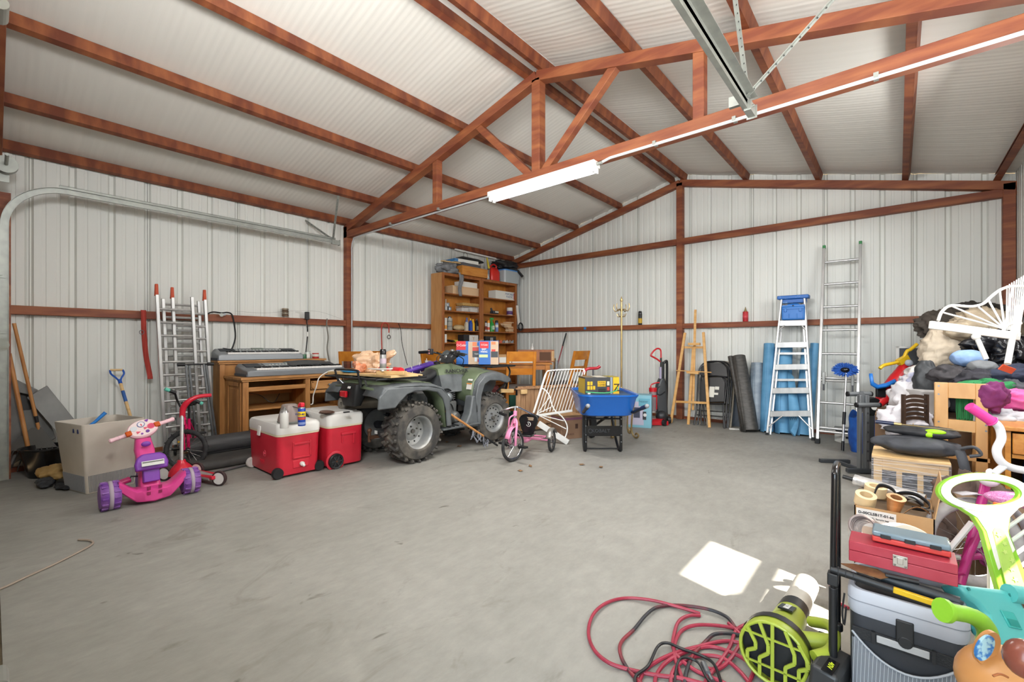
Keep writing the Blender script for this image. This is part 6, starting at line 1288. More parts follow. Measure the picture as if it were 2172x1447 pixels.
o_ = obj('front_wheel', M().lathe([(.07, -.04), (.14, -.045), (.17, -.03), (.178, 0), (.17, .03), (.14, .045), (.07, .04)], (0, -.76, .178), (1, 0, 0), 32), rub, t, sm=True); obj('wheel_disc', M().lathe([(0, -.03), (.08, -.03), (.08, .03), (0, .03)], (0, -.76, .178), (1, 0, 0), 24), K('D8D6D0', .5), o_, sm=True)
wbm = t.matrix_basis.copy()
tl = thing('tool_carton', 'black and yellow power tool carton riding in the blue wheelbarrow', 'box', tuple(wbm @ V((.03, -.10, .62))), YAW + R(8))
obj('body', M().box((0, 0, .115), (.40, .28, .23)), K('3C3D3E', .5), tl, bev=.003)
for i, (a, b_, e, f, c_) in enumerate(((.82, 1, 0, 1, 'E0B020'), (.74, .80, 0, 1, '8A94A0'), (.06, .13, .62, .8, 'E0B020'), (.15, .21, .62, .8, 'E0B020'), (.06, .13, .4, .58, 'E0B020'), (.15, .21, .4, .58, 'E0B020'), (.23, .29, .4, .58, 'E0B020'), (.36, .60, .55, .82, 'E0B020'), (.39, .60, .25, .45, '242424'), (.64, .71, .6, .8, 'D8D0B0'), (.64, .71, .35, .52, 'B84030'), (.07, .15, .06, .25, 'DAD6CC'))):
    obj('print', M().bb(-.2 + .4 * a, -.2 + .4 * b_, -.1415 - .0003 * i, -.14, .23 * e, .23 * f), K(c_, .45), tl)
text('TOOL\nCOMBO', .028, (-.008, -.146, .158), (R(90), 0, 0), blk, tl, sx=1.1); text('Z', .12, (.17, -.146, .11), (R(90), 0, R(0)), blk, tl)
for i in range(9): obj('top_print', M().box((-.15 + .15 * (i % 3), -.09 + .09 * (i // 3), .2315), (.12, .06 + .01 * (i % 2), .002)), K(['7C6A50', 'C8C0B0', '9A8A3A'][i % 3], .5), tl)
obj('side_print', M().box((-.2008, 0, .115), (.002, .25, .2)), K('B8982A', .5), tl)
P_ = [wbm @ V(q) for q in ((.22, .2, .70), (.1, .24, .695), (-.02, .27, .70), (-.12, .2, .72), (-.16, .05, .74))]
cord('green garden cord lying across the wheelbarrow rim before the carton', P_, .006, K('3AA86A', .5))
# ================================================================= ALONG THE BACK WALL
WY = lambda px, py, Y=7.3: onY(px, py, Y)
# coat rack, vacuum, fan carton, broom
t = thing('coat_rack', 'tall brass coat rack with scroll feet behind the wheelbarrow', 'coat rack', (-2.8, 5.5, 0))
brass = mat('aged brass', '9C8458', .35, .8, col2='B59E70', scale=(9, 9, 9))
obj('pole', M().cyl((0, 0, .12), (0, 0, 1.82), .013, n=12), brass, t, sm=True); obj('finial', M().lathe([(.013, 1.80), (.02, 1.82), (.008, 1.85), (0, 1.88)], n=12).lathe([(.013, .60), (.03, .62), (.013, .66)], n=12), brass, t, sm=True)
for k in range(4):
    a = YAW + PI / 4 + k * PI / 2; u = V((math.cos(a), math.sin(a), 0)); Z = V((0, 0, 1))
    obj('hook', M().tube(smooth([Z * 1.66, u * .04 + Z * 1.70, u * .09 + Z * 1.67, u * .12 + Z * 1.72, u * .11 + Z * 1.77], 4), .006, 6).tube(smooth([Z * 1.60, u * .05 + Z * 1.60, u * .07 + Z * 1.64], 4), .005, 6), brass, t, sm=True)
    obj('foot', M().tube(smooth([Z * .58, u * .06 + Z * .62, u * .15 + Z * .60, u * .19 + Z * .50, u * .16 + Z * .30, u * .15 + Z * .12, u * .18 + Z * .03, u * .23 + Z * .015, u * .25 + Z * .05, u * .22 + Z * .07, u * .205 + Z * .045], 4), .012, 8), brass, t, sm=True)
    obj('scroll', M().tube(smooth([u * .15 + Z * .58, u * .08 + Z * .53, u * .05 + Z * .46, u * .09 + Z * .42, u * .12 + Z * .46, u * .09 + Z * .48], 4), .009, 8), brass, t, sm=True)
c = tb(1356, 6.75, 0)
t = pbox('fan_carton', 'pale blue heater carton standing by the red vacuum', 'box', c, (.36, .26, .48), K('7FB4C4', .5), YAW - R(20), [(.0, .7, .08, .8, 'B8B4C8'), (.3, .55, .3, .62, '3A3E52'), (.5, .95, .66, .9, '5FA0B4'), (.66, .8, .25, .5, '2E3036')])
text('heater', .05, (.07, -.133, .39), (R(90), 0, 0), K('2E5A68', .5), t); obj('dial', M().cyl((.09, -.137, .19), (.09, -.131, .19), .025), K('D8D6D4', .4), t)
c = tb(1396, 6.95, 0)
t = thing('vacuum_cleaner', 'red and black upright vacuum against the back wall left of the easel', 'vacuum', c, YAW)
vr = K('C01C26', .3)
obj('head', M().loft([[(x, y - .02, z) for x, y in rrect(w_, l_, .04, 4, -.04, -.05)] for z, w_, l_ in ((.01, .30, .22), (.06, .30, .22), (.09, .22, .14))]), vr, t, sm=True); obj('side_wheel', M().cyl((.02, -.17, .05), (.05, -.20, .05), .05, n=20).cyl((.14, .02, .06), (.19, .02, .06), .06, n=20), blk, t, sm=True)
obj('roller_ball', M().ball((.05, .0, .12), .09, .08, .09), K('2A2B2D', .4), t, sm=True)
obj('body', M().loft([[(x, y, z) for x, y in rrect(w_, .13, .04, 4, cx_, .05)] for z, w_, cx_ in ((.12, .16, .08), (.35, .20, .05), (.60, .15, .06), (.70, .08, .07))]), K('3A3C3E', .4), t, sm=True)
obj('dust_cup', M().cyl((-.08, .0, .2), (-.08, .0, .52), .055, n=20), K('8E7E80', .2), t, sm=True); obj('cup_bands', M().cyl((-.08, 0, .5), (-.08, 0, .56), .06, n=20).cyl((-.08, 0, .42), (-.08, 0, .45), .058, n=20).box((-.04, -.05, .34), (.012, .01, .22)), vr, t, sm=True); obj('cup_handle', M().tube(smooth([(-.11, 0, .55), (-.11, 0, .60), (-.05, 0, .63), (.02, 0, .64)], 4), .010, 8), vr, t, sm=True)
obj('wand', M().cyl((.06, .05, .6), (.06, .05, 1.02), .014).cyl((.10, .06, .1), (.10, .06, .96), .018), blk, t, sm=True); obj('hose', M().tube(smooth([(.10, .03, .94), (.13, .03, .97), (.15, .04, .92), (.15, .05, .5), (.14, .05, .15)], 5), .020, 8).tube(smooth([(.06, .0, .60), (-.02, -.02, .55), (-.03, -.02, .48), (.02, -.03, .45), (.1, -.02, .5)], 5), .008, 6), blk, t, sm=True)
obj('handle', M().tube(smooth([(.06, .05, .92), (.06, .05, 1.08), (.05, .05, 1.15), (.0, .05, 1.165), (-.06, .05, 1.12), (-.10, .05, 1.06), (-.09, .05, 1.05), (.0, .05, 1.0), (.05, .05, .96)], 4), .013, 8), vr, t, sm=True); obj('nozzle_tool', M().cyl((.035, .0, .70), (.035, .0, .88), .018), K('A49CB4', .4), t, sm=True)
a_, b_ = WY(1201, 707, 7.38), WY(1158, 862, 6.95)
t = pole('broom', 'thin red broom handle with black grip leaning on the back girt', a_, b_ + (b_ - a_) * .25, .012, K('8E1C26', .4), 'broom'); obj('grip', MW(t).tube([a_, a_ + (b_ - a_) * .18], .0155, 10), blk, t, sm=True)
t = thing('red_tool', 'red plastic tool handle sticking up behind the tool carton', 'tool', tb(1258, 6.4, .88)); obj('handle', M().tube(smooth([(-.12, -.08, -.06), (-.06, -.05, 0), (.04, .03, .01), (.08, .06, .04)], 4), .022, 10), K('B42230', .35), t, sm=True); obj('post', M().cyl((0, 0, -.88), (0, 0, 0), .014), K('5A5C60', .5), t)
# things on the back girt
g_ = lambda px: onY(px, 690, 7.45)
t = can('spray_can', 'black and yellow aerosol can standing on the back girt', 'spray can', (g_(1357.5).x, 7.455, 1.577), .033, .19, K('1C1C1C', .4), [(.15, .6, K('C8A020', .5))], (.03, .05, blkg))
t = can('glue_can', 'red can with pointed tan nozzle standing on the back girt', 'can', (g_(1581).x, 7.455, 1.577), .038, .15, K('B4282E', .4), [(.2, .75, K('C84048', .5))]); obj('nozzle', M().lathe([(.025, .15), (.02, .16), (.012, .18), (.004, .22), (0, .222)], n=14), K('8A7A50', .5), t, sm=True)
t = thing('blue_tape', 'small piece of blue tape stuck on the back girt', 'tape', (g_(1243).x, 7.412, 1.54)); obj('tape', M().box((0, 0, 0), (.05, .006, .045)), K('2A86C8', .5), t)
# --- easel
ez = mat('beech easel', 'CF9C5A', .45, col2='DCAE70', scale=(6, 6, 26))
t = thing('easel', 'light wooden tripod easel leaning before the steel column', 'easel', (-2.4, 6.95, 0))
E = lambda p, q, w_, h_, nm: obj(nm, MW(t).beam(p, q, w_, h_, up=(1, 0, 0)), ez, t, bev=.003)
E(WY(1453, 706, 7.22), WY(1423, 897, 6.96), .028, .038, 'leg'); E(WY(1492, 705, 7.22), WY(1505, 907, 6.93), .028, .038, 'leg')
E(WY(1471, 735, 7.2), WY(1460, 901, 7.0), .026, .038, 'leg'); E(WY(1475, 657, 7.24), WY(1470, 870, 7.10), .02, .035, 'mast')
for a, b, h in (((1452, 737, 7.19), (1491, 737, 7.19), .035), ((1432, 852, 7.04), (1500, 855, 7.02), .034)): E(WY(*a), WY(*b), h, .022, 'crossbar')
E(WY(1434, 786, 7.08), WY(1509, 790, 7.08), .014, .014, 'shelf_rod'); E(WY(1457, 790, 7.05), WY(1482, 792, 7.05), .03, .05, 'canvas_rest'); E(WY(1460, 730, 7.12), WY(1485, 730, 7.12), .04, .05, 'canvas_clamp')
# --- folding chairs
def fchair(label, dx, dy, ma):
    t = thing('folding_chair', label, 'chair', (-2.0 + dx, 6.95 + dy, 0), group='folded metal chairs against the back wall'); 
    P = lambda px, py, k=0.: WY(px, py, 6.98 + (910 - py) / 140 * .28 + dy + k) + V((dx, 0, 0))
    o_ = obj('back_frame', MW(t).tube(smooth([P(1472, 903), P(1478, 860), P(1481, 800), P(1486, 779), P(1500, 768), P(1530, 768), P(1542, 780), P(1545, 800), P(1541, 860), P(1536, 909)], 5), .0125, 8), ma, t, sm=True)
    obj('seat_frame', MW(t).tube(smooth([P(1485, 855, -.03), P(1485, 812, -.03), P(1491, 799, -.03), P(1532, 799, -.03), P(1540, 812, -.03), P(1537, 850, -.03), P(1532, 856, -.03), P(1489, 856, -.03)], 4, True), .011, 8, closed=True), ma, t, sm=True)
    obj('backrest', MW(t).add([P(*q, -.004) for q in ((1484, 795), (1488, 778), (1500, 770), (1529, 770), (1541, 780), (1543, 799))] , [(0, 1, 2, 3, 4, 5)]), ma, t, solid=.012)
    obj('seat', MW(t).add([P(*q, -.035) for q in ((1487, 853), (1487, 812), (1493, 801), (1531, 801), (1538, 812), (1536, 852))], [(0, 1, 2, 3, 4, 5)]), ma, t, solid=.018)
    obj('leg', MW(t).cyl(P(1484, 856), P(1488, 902), .011, n=8), ma, t, sm=True); obj('leg', MW(t).cyl(P(1534, 856), P(1535, 907), .011, n=8), ma, t, sm=True)
    for y in (874, 884): obj('cross_bar', MW(t).cyl(P(1478, y - 4), P(1537, y), .008, n=8), ma, t, sm=True)
    return t, P
t, P = fchair('black folding chair with paper stickers, front of the folded stack', 0, 0, K('1D1D1F', .35))
for a, b in (((1505, 820), (1514, 843)), ((1517, 820), (1525, 827)), ((1515, 833), (1523, 838))):
    p0, p1 = P(a[0], a[1], -.05), P(b[0], b[1], -.05); obj('sticker', MW(t).add([(p0.x, p0.y, p0.z), (p1.x, p0.y, p0.z), (p1.x, p1.y, p1.z), (p0.x, p1.y, p1.z)], [(0, 1, 2, 3)]), K('D8D6CC', .6), t, solid=.002)
fchair('black folding chair in the middle of the folded stack', .05, .07, K('2A2B2E', .35)); fchair('beige folding chair at the back of the folded stack', .085, .13, K('8A8070', .4))
t = thing('cardboard_sheet', 'brown cardboard sheet with labels tucked behind the chair seat', 'cardboard', (-2.0, 7.1, .28)); obj('sheet', MW(t).bb(WY(1495, 860, 7.1).x, WY(1536, 860, 7.1).x, 7.20, 7.21, .33, .47), card, t); obj('label', MW(t).bb(WY(1505, 860, 7.1).x, WY(1517, 860, 7.1).x, 7.19, 7.20, .36, .45).bb(WY(1520, 860, 7.1).x, WY(1530, 860, 7.1).x, 7.19, 7.20, .38, .43), offw, t)
# --- standing rolls
def sroll(label, pt, pb, r_, ma, Yt, Yb, rt=None, name='fabric_roll', spiral=True, grp=None):
    p, q = WY(pb[0], pb[1], Yb), WY(pt[0], pt[1], Yt); p.z = max(p.z, .0)
    t = thing(name, label, 'roll', (p.x, p.y, 0), group=grp); d = (q - p).normalized(); L_ = (q - p).length; rt = rt or r_
    obj('roll', MW(t).lathe([(r_ * .3, .0), (r_, 0), (r_ * .98 + rt * .02, L_ * .3), ((r_ + rt) / 2, L_ * .6), (rt, L_), (rt * .3, L_)], p + V((0, 0, .012)), d, 26), ma, t, sm=True)
    obj('loose_edge', MW(t).loft([[p + d * (L_ * f) + V((math.cos(a) * (r_ + (rt - r_) * f) * k_, -abs(math.sin(a)) * (r_ + (rt - r_) * f) * k_, .012)) for a, k_ in ((R(200), 1.0), (R(225), 1.02), (R(250), 1.05), (R(262), 1.12))] for f in (.0, .3, .6, 1)], close=False, cap=False), ma, t, sm=True, solid=.003)
    return t
blm = mat('black plastic sheeting roll', '3A3835', .5, col2='4E4B47', scale=(14, 14, 40)); 
sroll('thick black plastic sheeting roll leaning left beside the folding chairs', (1566, 758), (1590, 916), .115, blm, 7.25, 6.95, .095)
sroll('thin black roll leaning left against the thick black one', (1549, 758), (1579, 914), .028, blm, 7.22, 6.88, .035)
gyb = mat('grey blue plastic film', '6E7C8A', .4, col2='8694A0', scale=(6, 6, 12))
sroll('grey blue plastic film roll standing behind the thick black roll', (1607, 772), (1604, 918), .13, gyb, 7.33, 7.18, .085)
blu = mat('pale blue foam sheet', '5C9AC4', .6, col2='6CA8D0', scale=(4, 4, 9)); gp_ = 'pale blue foam sheet rolls'
sroll('tall pale blue foam roll, leftmost, left of the step ladder', (1632, 731), (1626, 920), .085, blu, 7.3, 7.1, .07, grp=gp_)
sroll('pale blue foam roll with hanging loose flap behind the step ladder', (1662, 740), (1660, 924), .10, blu, 7.32, 7.12, .11, grp=gp_)
sroll('short pale blue foam roll right of the hanging flap', (1711, 742), (1702, 927), .10, blu, 7.34, 7.15, .06, grp=gp_)
sroll('slim pale blue foam roll between the two ladders', (1728, 730), (1716, 925), .05, blu, 7.40, 7.30, .05, grp=gp_)
t = thing('foam_flap', 'loose pale blue foam sheet with black marks hanging between the rolls', 'sheet', (-1.1, 7.15, 0))
obj('flap', MW(t).add([WY(1671, 786, 7.15), WY(1684, 800, 7.12), WY(1697, 874, 7.02), WY(1672, 835, 7.02), WY(1694, 905, 7.05), WY(1686, 928, 7.0), WY(1674, 915, 7.02)], [(0, 1, 2, 3), (3, 2, 4, 5, 6)]), blu, t, sm=True, solid=.006)
for k in range(4): obj('pen_mark', MW(t).beam(WY(1675 + 4 * k, 884, 7.0), WY(1677 + 4 * k, 891, 7.0), .006, .004), blk, t)
t = thing('black_sign', 'black plastic sheet with white letter shapes behind the thin black roll', 'sheet', (-1.85, 7.3, 0)); obj('sheet', MW(t).add([WY(1551, 905, 7.3), WY(1560, 818, 7.38), WY(1590, 860, 7.36), WY(1592, 912, 7.28)], [(0, 1, 2, 3)]), K('3A4450', .5), t, solid=.01); p = WY(1562, 876, 7.2); text('D', .16, (p.x, 7.22, p.z), (R(80), 0, R(0)), K('B0B4BC', .5), t); text('O', .11, (p.x - .07, 7.25, p.z + .22), (R(80), 0, 0), K('1C2026', .5), t)
t = thing('paper_scrap', 'small white paper scrap on the floor under the folding chairs', 'scrap', tuple(G(1557, 911))); obj('scrap', M().box((0, 0, .008), (.13, .05, .012), (.1, 0, .4)), white, t)
# --- step ladder
t = thing('step_ladder', 'closed aluminium step ladder with blue top cap', 'ladder', (-1.1, 6.9, 0))
Yz = lambda py, k=0.: 6.88 + (935 - py) / 310 * .30 + k
Q = lambda px, py, k=0.: WY(px, py, Yz(py, k))
for a, b in (((1659, 632), (1628, 918)), ((1707, 632), (1725, 928))):
    obj('side_rail', MW(t).beam(Q(*a), Q(*b), .022, .07), alu, t, bev=.003); p = Q(*b); obj('foot', MW(t).box(p + V((0, 0, -.03)), (.035, .08, .06)), blk, t, bev=.004)
lx = lambda y: 1659 + (y - 632) * (-31 / 286); rx = lambda y: 1707 + (y - 632) * (18 / 296)
for y in (686, 732, 779, 829, 878): obj('step', MW(t).beam(Q(lx(y) + 1, y), Q(rx(y) - 1, y - 1), .075, .045, up=(0, 1, 0)), alu, t, bev=.003)
for y in (750, 806): obj('rear_rung', MW(t).beam(Q(lx(y) + 1, y, .09), Q(rx(y) - 1, y, .09), .03, .022, up=(0, 1, 0)), alu, t)
for a, b in (((1664, 640), (1634, 926)), ((1702, 640), (1719, 930))): obj('rear_rail', MW(t).beam(Q(*a, .12), Q(*b, .06), .02, .03), alu, t)
for a, b in (((1660, 882), (1629, 906)), ((1694, 882), (1722, 910)), ((1664, 690), (1653, 700)), ((1700, 690), (1709, 700))): obj('brace', MW(t).cyl(Q(*a, -.03), Q(*b, -.03), .009, n=8), alu, t, sm=True)
p = Q(1683, 631, .03); obj('top_cap', MW(t).box(p, (.37, .16, .05)).box(p + V((0, .02, -.05)), (.30, .12, .06)), mat('paint spattered blue cap', '1E62B0', .45, col2='7FA6CC', scale=(22, 22, 22), lo=.6, hi=.7), t, bev=.01)
ct_ = Q(1683, 662, -.03); cz = Q(1683, 680).z
t = thing('tool_case', 'blue plastic tool case standing on the top step of the step ladder', 'tool case', (ct_.x, ct_.y, cz)); cb = K('2270BE', .4); zc = .235
obj('case', M().box((0, .0, zc * .42), (.27, .09, zc * .78)), cb, t, bev=.012); obj('handle', M().tube(smooth([(-.06, 0, .18), (-.06, 0, .215), (.06, 0, .215), (.06, 0, .18)], 3), .012, 8).box((-.07, 0, .195), (.12, .06, .03)).box((.07, 0, .195), (.12, .06, .03)), cb, t, sm=True)
obj('moulded_ribs', M().bb(-.12, .12, -.052, -.044, .15, .16).bb(-.12, .12, -.052, -.044, .02, .03).bb(-.12, -.11, -.052, -.044, .02, .16).bb(.11, .12, -.052, -.044, .02, .16).bb(-.05, -.04, -.052, -.044, .03, .09).bb(.04, .05, -.052, -.044, .03, .09), cb, t, bev=.002); obj('latch', M().box((-.085, -.052, .14), (.03, .012, .05)).box((.085, -.052, .14), (.03, .012, .05)), cb, t, bev=.004)
# --- extension ladder
t = thing('extension_ladder', 'tall aluminium extension ladder with green tips against the back wall', 'ladder', (-.56, 6.7, 0))
for x in (-.755, -.365):
    obj('rail', MW(t).beam((x, 6.72, .04), (x, 7.36, 2.52), .026, .075, up=(1, 0, 0)) if 0 else MW(t).beam((x, 6.72, .04), (x, 7.36, 2.52), .03, .07), alu, t, bev=.003)
    obj('tip', MW(t).box((x, 7.365, 2.545), (.034, .05, .05)), K('1E7A3A', .5), t, bev=.005); obj('foot', MW(t).box((x, 6.70, .03), (.05, .09, .06)), blk, t, bev=.005)
    obj('rung_lock', MW(t).box((x + (.05 if x < -.5 else -.05), 6.84, .80), (.03, .05, .16)), K('A8AAA8', .5, .4), t, bev=.006); obj('lock_hook', MW(t).box((x + (.05 if x < -.5 else -.05), 6.83, .69), (.02, .03, .08)), K('4A4C50', .5), t)
for k in range(8):
    z_ = .19 + .306 * k; y_ = 6.72 + .64 * z_ / 2.5; obj('rung', MW(t).cyl((-.755, y_, z_), (-.365, y_, z_), .016, n=10), alu, t, sm=True)
for z_ in (.18, .80): obj('fly_rung', MW(t).cyl((-.74, 6.72 + .26 * z_ - .04, z_ - .03), (-.38, 6.72 + .26 * z_ - .04, z_ - .03), .015, n=8), alu, t, sm=True)
# --- blue car wash brush
pb, pt = G(1787, 958), onD(1795, 792, 5.25)
t = thing('wash_brush', 'telescopic wash brush with round blue bristle head before the extension ladder', 'brush', (pb.x, pb.y, 0))
obj('pole', MW(t).tube([pb + V((0, 0, .01)), pt], .012, 10), alu, t, sm=True); obj('grip', MW(t).tube([pb + V((0, 0, .01)), pb + (pt - pb) * .13], .016, 10).tube([pb + (pt - pb) * .34, pb + (pt - pb) * .50], .017, 10), blk, t, sm=True)
hd_ = MW(t).ball(pt + V((-.01, .02, .04)), .115, .03, .07, 20, 10); obj('brush_block', MW(t).ball(pt + V((-.01, -.015, .04)), .045, .03, .03), blkg, t, sm=True); obj('head', hd_, K('2456A8', .8), t, sm=True)
random.seed(2)
br = MW(t)
for k in range(170):
    a = random.uniform(0, 2 * PI); q_ = random.uniform(.8, 1.0); c0 = pt + V((-.01, .0, .04)); e_ = V((math.cos(a) * .135 * q_, random.uniform(-.05, .03), math.sin(a) * .088 * q_)); br.tube([c0 + e_ * .55, c0 + e_], [.006, .003], 4)
o_ = obj('bristles', br, K('2A5EB4', .8), t); o_['kind'] = 'stuff'
t = thing('white_tub', 'white printed carton on the floor behind the wash brush pole', 'box', tuple(G(1797, 938))); obj('carton', M().box((0, 0, .06), (.22, .14, .12), (0, 0, YAW)), offw, t, bev=.003); obj('print', M().box((.02, -.07, .07), (.08, .02, .02), (0, 0, YAW)), blk, t)
t = thing('black_tray', 'small black tray on top of the white carton by the ladder', 'tray', tuple(G(1797, 938) + V((0, .03, .125)))); obj('tray', M().loft([[(x, y, z_) for x, y in rrect(.24 + e, .12 + e, .03, 3)] for z_, e in ((0, 0), (.05, .03))]), blkg, t, sm=True)
# --- blue woven bag and rack stand
c = G(1828, 963)
bm = mat('blue tarpaulin', '1A4898', .3, col2='2A62B8', scale=(9, 9, 9)); t = thing('tarp_bag', 'crinkled blue tarpaulin bag behind the grey rack post', 'bag', (c.x + .04, c.y + .10, 0))
rg = []
for k in range(15):
    f = k / 14; z_ = .42 * f; rg.append([((.15 + .02 * math.sin(f * 3)) * math.cos(a) * (1 + .10 * noise.noise(V((a * 2, f * 4, 1)))) , (.10 + .02 * math.sin(f * 2)) * math.sin(a) * (1 + .12 * noise.noise(V((a * 3, f * 5, 7)))), z_ + (.05 * math.sin(3 * a) if k == 14 else 0) + .004) for a in [2 * PI * j / 32 for j in range(32)]])
rg += [[(x * .9, y * .85, z - .06) for x, y, z in rg[-1]]]
obj('bag', M().loft(rg), bm, t, sm=True)
gs = K('777A7C', .4, .5)
b0 = G(1831, 1003); t = thing('rack_stand', 'grey square tube exercise rack post with drilled holes', 'rack', (b0.x, b0.y, 0), YAW)
for x in (-.045, .035): obj('post', M().box((x, 0, .37), (.045 if x > 0 else .03, .045, .74)), gs, t, bev=.003)
for k in range(7): obj('hole', M().cyl((.035, -.026, .12 + .09 * k), (.035, -.022, .12 + .09 * k), .010), K('3E4042', .6), t)
for x0, x1, z_, dy in ((-.13, .16, .745, .07), (-.11, .17, .65, -.03)): 
    obj('cross_tube', M().cyl((x0, dy, z_), (x1, dy, z_), .022, n=14), gs, t, sm=True); [obj('end_plug', M().cyl((x_ - .009, dy, z_), (x_ + .009, dy, z_), .024), blk, t, sm=True) for x_ in (x0, x1)]
t.scale = (.78, .9, 1); obj('gusset', M().prism([(-.07, .63), (.06, .63), (.0, .78), (-.04, .78)], .006, T_((0, 0, 0), (R(90), 0, 0))), gs, t)
obj('base_tube', M().beam((-.20, .42, .02), (.16, .38, .02), .045, .035).beam((-.22, -.02, .03), (.1, -.06, .03), .045, .035).beam((-.01, 0, .02), (-.01, .4, .02), .04, .03), K('3A3D40', .45), t, bev=.004)
# leaves and crumbs on the slab
lf = mat('dry leaf', '6E5238', .9, col2='8A6A48', scale=(30, 30, 30))
for k, (px, py) in enumerate(((948, 939), (974, 948), (1125, 990), (1235, 987), (1275, 992), (1103, 1000))):
    t = thing('dry_leaf', ['dry leaf on the floor right of the quad rear wheel', 'dry leaf before the quad footboard', 'dry leaf on the floor below the pink tricycle', 'dry leaf on the floor left of the wheelbarrow legs', 'dry leaf on the floor under the wheelbarrow', 'dry leaf right below the tricycle front wheel'][k], 'leaf', tuple(G(px, py)), k * 1.3, 'dry leaves on the concrete floor'); obj('leaf', M().add([(-.03, 0, .004), (-.01, .018, .012), (.02, .012, .006), (.035, -.004, .014), (.01, -.02, .005), (-.012, -.014, .012)], [(0, 1, 2, 3, 4, 5)]), lf, t, solid=.0015)
# ================================================================= THE HEAP ON THE RIGHT
OD = onD
def cloth(label, px, py, d, r_, col, seed, cat='clothes', name='garment', col2=None, amp=.3, crease=.13, fold=.07, fr=3, rz=YAW, grp=None, rough=.85):
    p = OD(px, py, d); m_ = mat('cloth_' + col + (col2 or ''), col, rough, col2=col2 or col, scale=(12, 12, 12), bump=.3, bscale=120)
    return blob(name, label, cat, (p.x, p.y, max(.0, p.z - r_[2])), r_, m_, seed, amp, fr, rotz=rz, fold=fold, sub='cloth', n=60, mm=38, crease=crease)
# desk at the right carrying the heap
t = thing('side_desk', 'brown wooden desk with one drawer under the heap of clothes', 'desk', (.80, 4.6, 0))
obj('desktop', M().bb(-.32, .18, -.42, .45, .675, .70), oakh, t, bev=.004); obj('side_panel', M().bb(-.28, -.255, -.38, .42, 0, .675), oak, t); obj('side_panel', M().bb(.14, .165, -.38, .42, 0, .675), oak, t); obj('drawer', M().bb(-.25, .135, -.40, -.38, .53, .66), oakh, t, bev=.004)
obj('lower_rail', M().bb(-.25, .135, -.38, -.36, .50, .525), oak, t)
bx('blue_bin', 'deep blue plastic bin under the desk on the right', 'bin', (.80, 4.35, 0), (.34, .3, .45), K('2C5E9A', .4), 0, bev=.02)
t = bx('folded_table', 'low brown table under the heap of white bedding', 'table', (.30, 5.35, .0), (.9, .7, .62), K('6A5038', .7), 0)
# bedding and clothes
cloth('white duvet sagging in folds at the left of the clothes heap', 1944, 862, 3.95, (.165, .18, .22), 'CFCBCE', 41, 'bedding', 'duvet', 'DAD7D8', .35, .13, .05, 2.2)
cloth('lower fold of white bedding behind the black rucksack', 1918, 900, 3.75, (.165, .16, .16), 'CBC7CC', 42, 'bedding', 'duvet', 'D8D4D8', .35, .13, .06, 2.4)
cloth('white patterned sheet with blue marks above the duvet', 1946, 822, 4.0, (.15, .14, .12), 'C8C2BE', 43, 'bedding', 'sheet', 'A2A4BC', .3, .13, .08, 4)
cloth('white blanket edge beside the toy car steering wheel', 1955, 792, 4.35, (.13, .12, .08), 'D0CAC4', 44, 'bedding', 'blanket', 'DCD8D2', .3, .13, .08, 3.4)
cloth('black rucksack standing upright in the clothes heap', 1968, 815, 3.85, (.12, .10, .19), '26282A', 45, 'bag', 'rucksack', '333537', .2, .06, .03, 2.5, rough=.6)
cloth('black fleece jacket draped across the middle of the heap', 2020, 800, 3.75, (.19, .14, .10), '2C2A2C', 46, fold=.05, col2='3A3638')
cloth('black jeans crumpled right of the fleece jacket', 2070, 808, 3.6, (.17, .13, .10), '242226', 47, col2='33323A')
cloth('navy tracksuit top with orange patch at the right of the heap', 2145, 800, 3.5, (.18, .16, .09), '262C3E', 48, col2='32384C')
t = thing('orange_patch', 'neon orange cloth square on the navy tracksuit top', 'patch', tuple(OD(2136, 783, 3.33))); obj('patch', M().box((0, 0, 0), (.10, .01, .045), (.5, .35, YAW)), K('E8603C', .7), t)
cloth('green knitted scarf over the back of the pine chair', 2090, 822, 3.35, (.19, .10, .055), '1C6E3C', 49, 'scarf', 'scarf', '2A8048', .3, .1, .12, 6)
cloth('purple top hanging over the right corner of the pine chair', 2108, 845, 3.12, (.09, .08, .11), '6A2258', 50, col2='7E3468', fold=.08)
cloth('dark grey trousers under the green scarf', 2150, 828, 3.35, (.16, .12, .07), '44454A', 51, col2='505258')
cloth('hot pink sweatshirt at the right edge of the heap', 2152, 852, 3.25, (.14, .12, .08), 'D84C90', 52, col2='E068A0')
cloth('pale grey sheet spread over the desk top edge', 2140, 885, 3.15, (.17, .14, .05), 'B4B2B6', 53, 'bedding', 'sheet', 'C6C4C8', .4, .13, .08)
cloth('pale blue hat on top of the black fleece', 2052, 760, 3.8, (.12, .10, .075), '7E9CC8', 54, 'hat', 'hat', '90ACD4', .12, .04, 0, 2)
cloth('grey helmet shaped cap with white rim in the heap', 2085, 778, 3.6, (.10, .08, .055), '6A6C6E', 55, 'hat', 'cap', '7C7E80', .12, .04, 0, 2)
cloth('beige quilt draped steeply under the white bed rail', 2000, 745, 4.3, (.19, .14, .25), 'B4A692', 56, 'bedding', 'quilt', 'C2B4A0', .25, .13, .03, 1.8)
cloth('beige quilt bunched up behind the bars of the bed rail', 2085, 690, 4.2, (.32, .16, .15), 'AC9C84', 57, 'bedding', 'quilt', 'BAAA92', .35, .13, .05, 2)
cloth('dark striped mattress topper behind the beige quilt', 2010, 690, 4.7, (.30, .14, .16), '4E463E', 58, 'bedding', 'blanket', '3E3832', .2, .13, .09, 3)
cloth('dark grey folded blanket at the top of the heap', 2070, 660, 4.9, (.30, .14, .10), '3C3835', 59, 'bedding', 'blanket', '46423E', .25, .13, .05, 2)
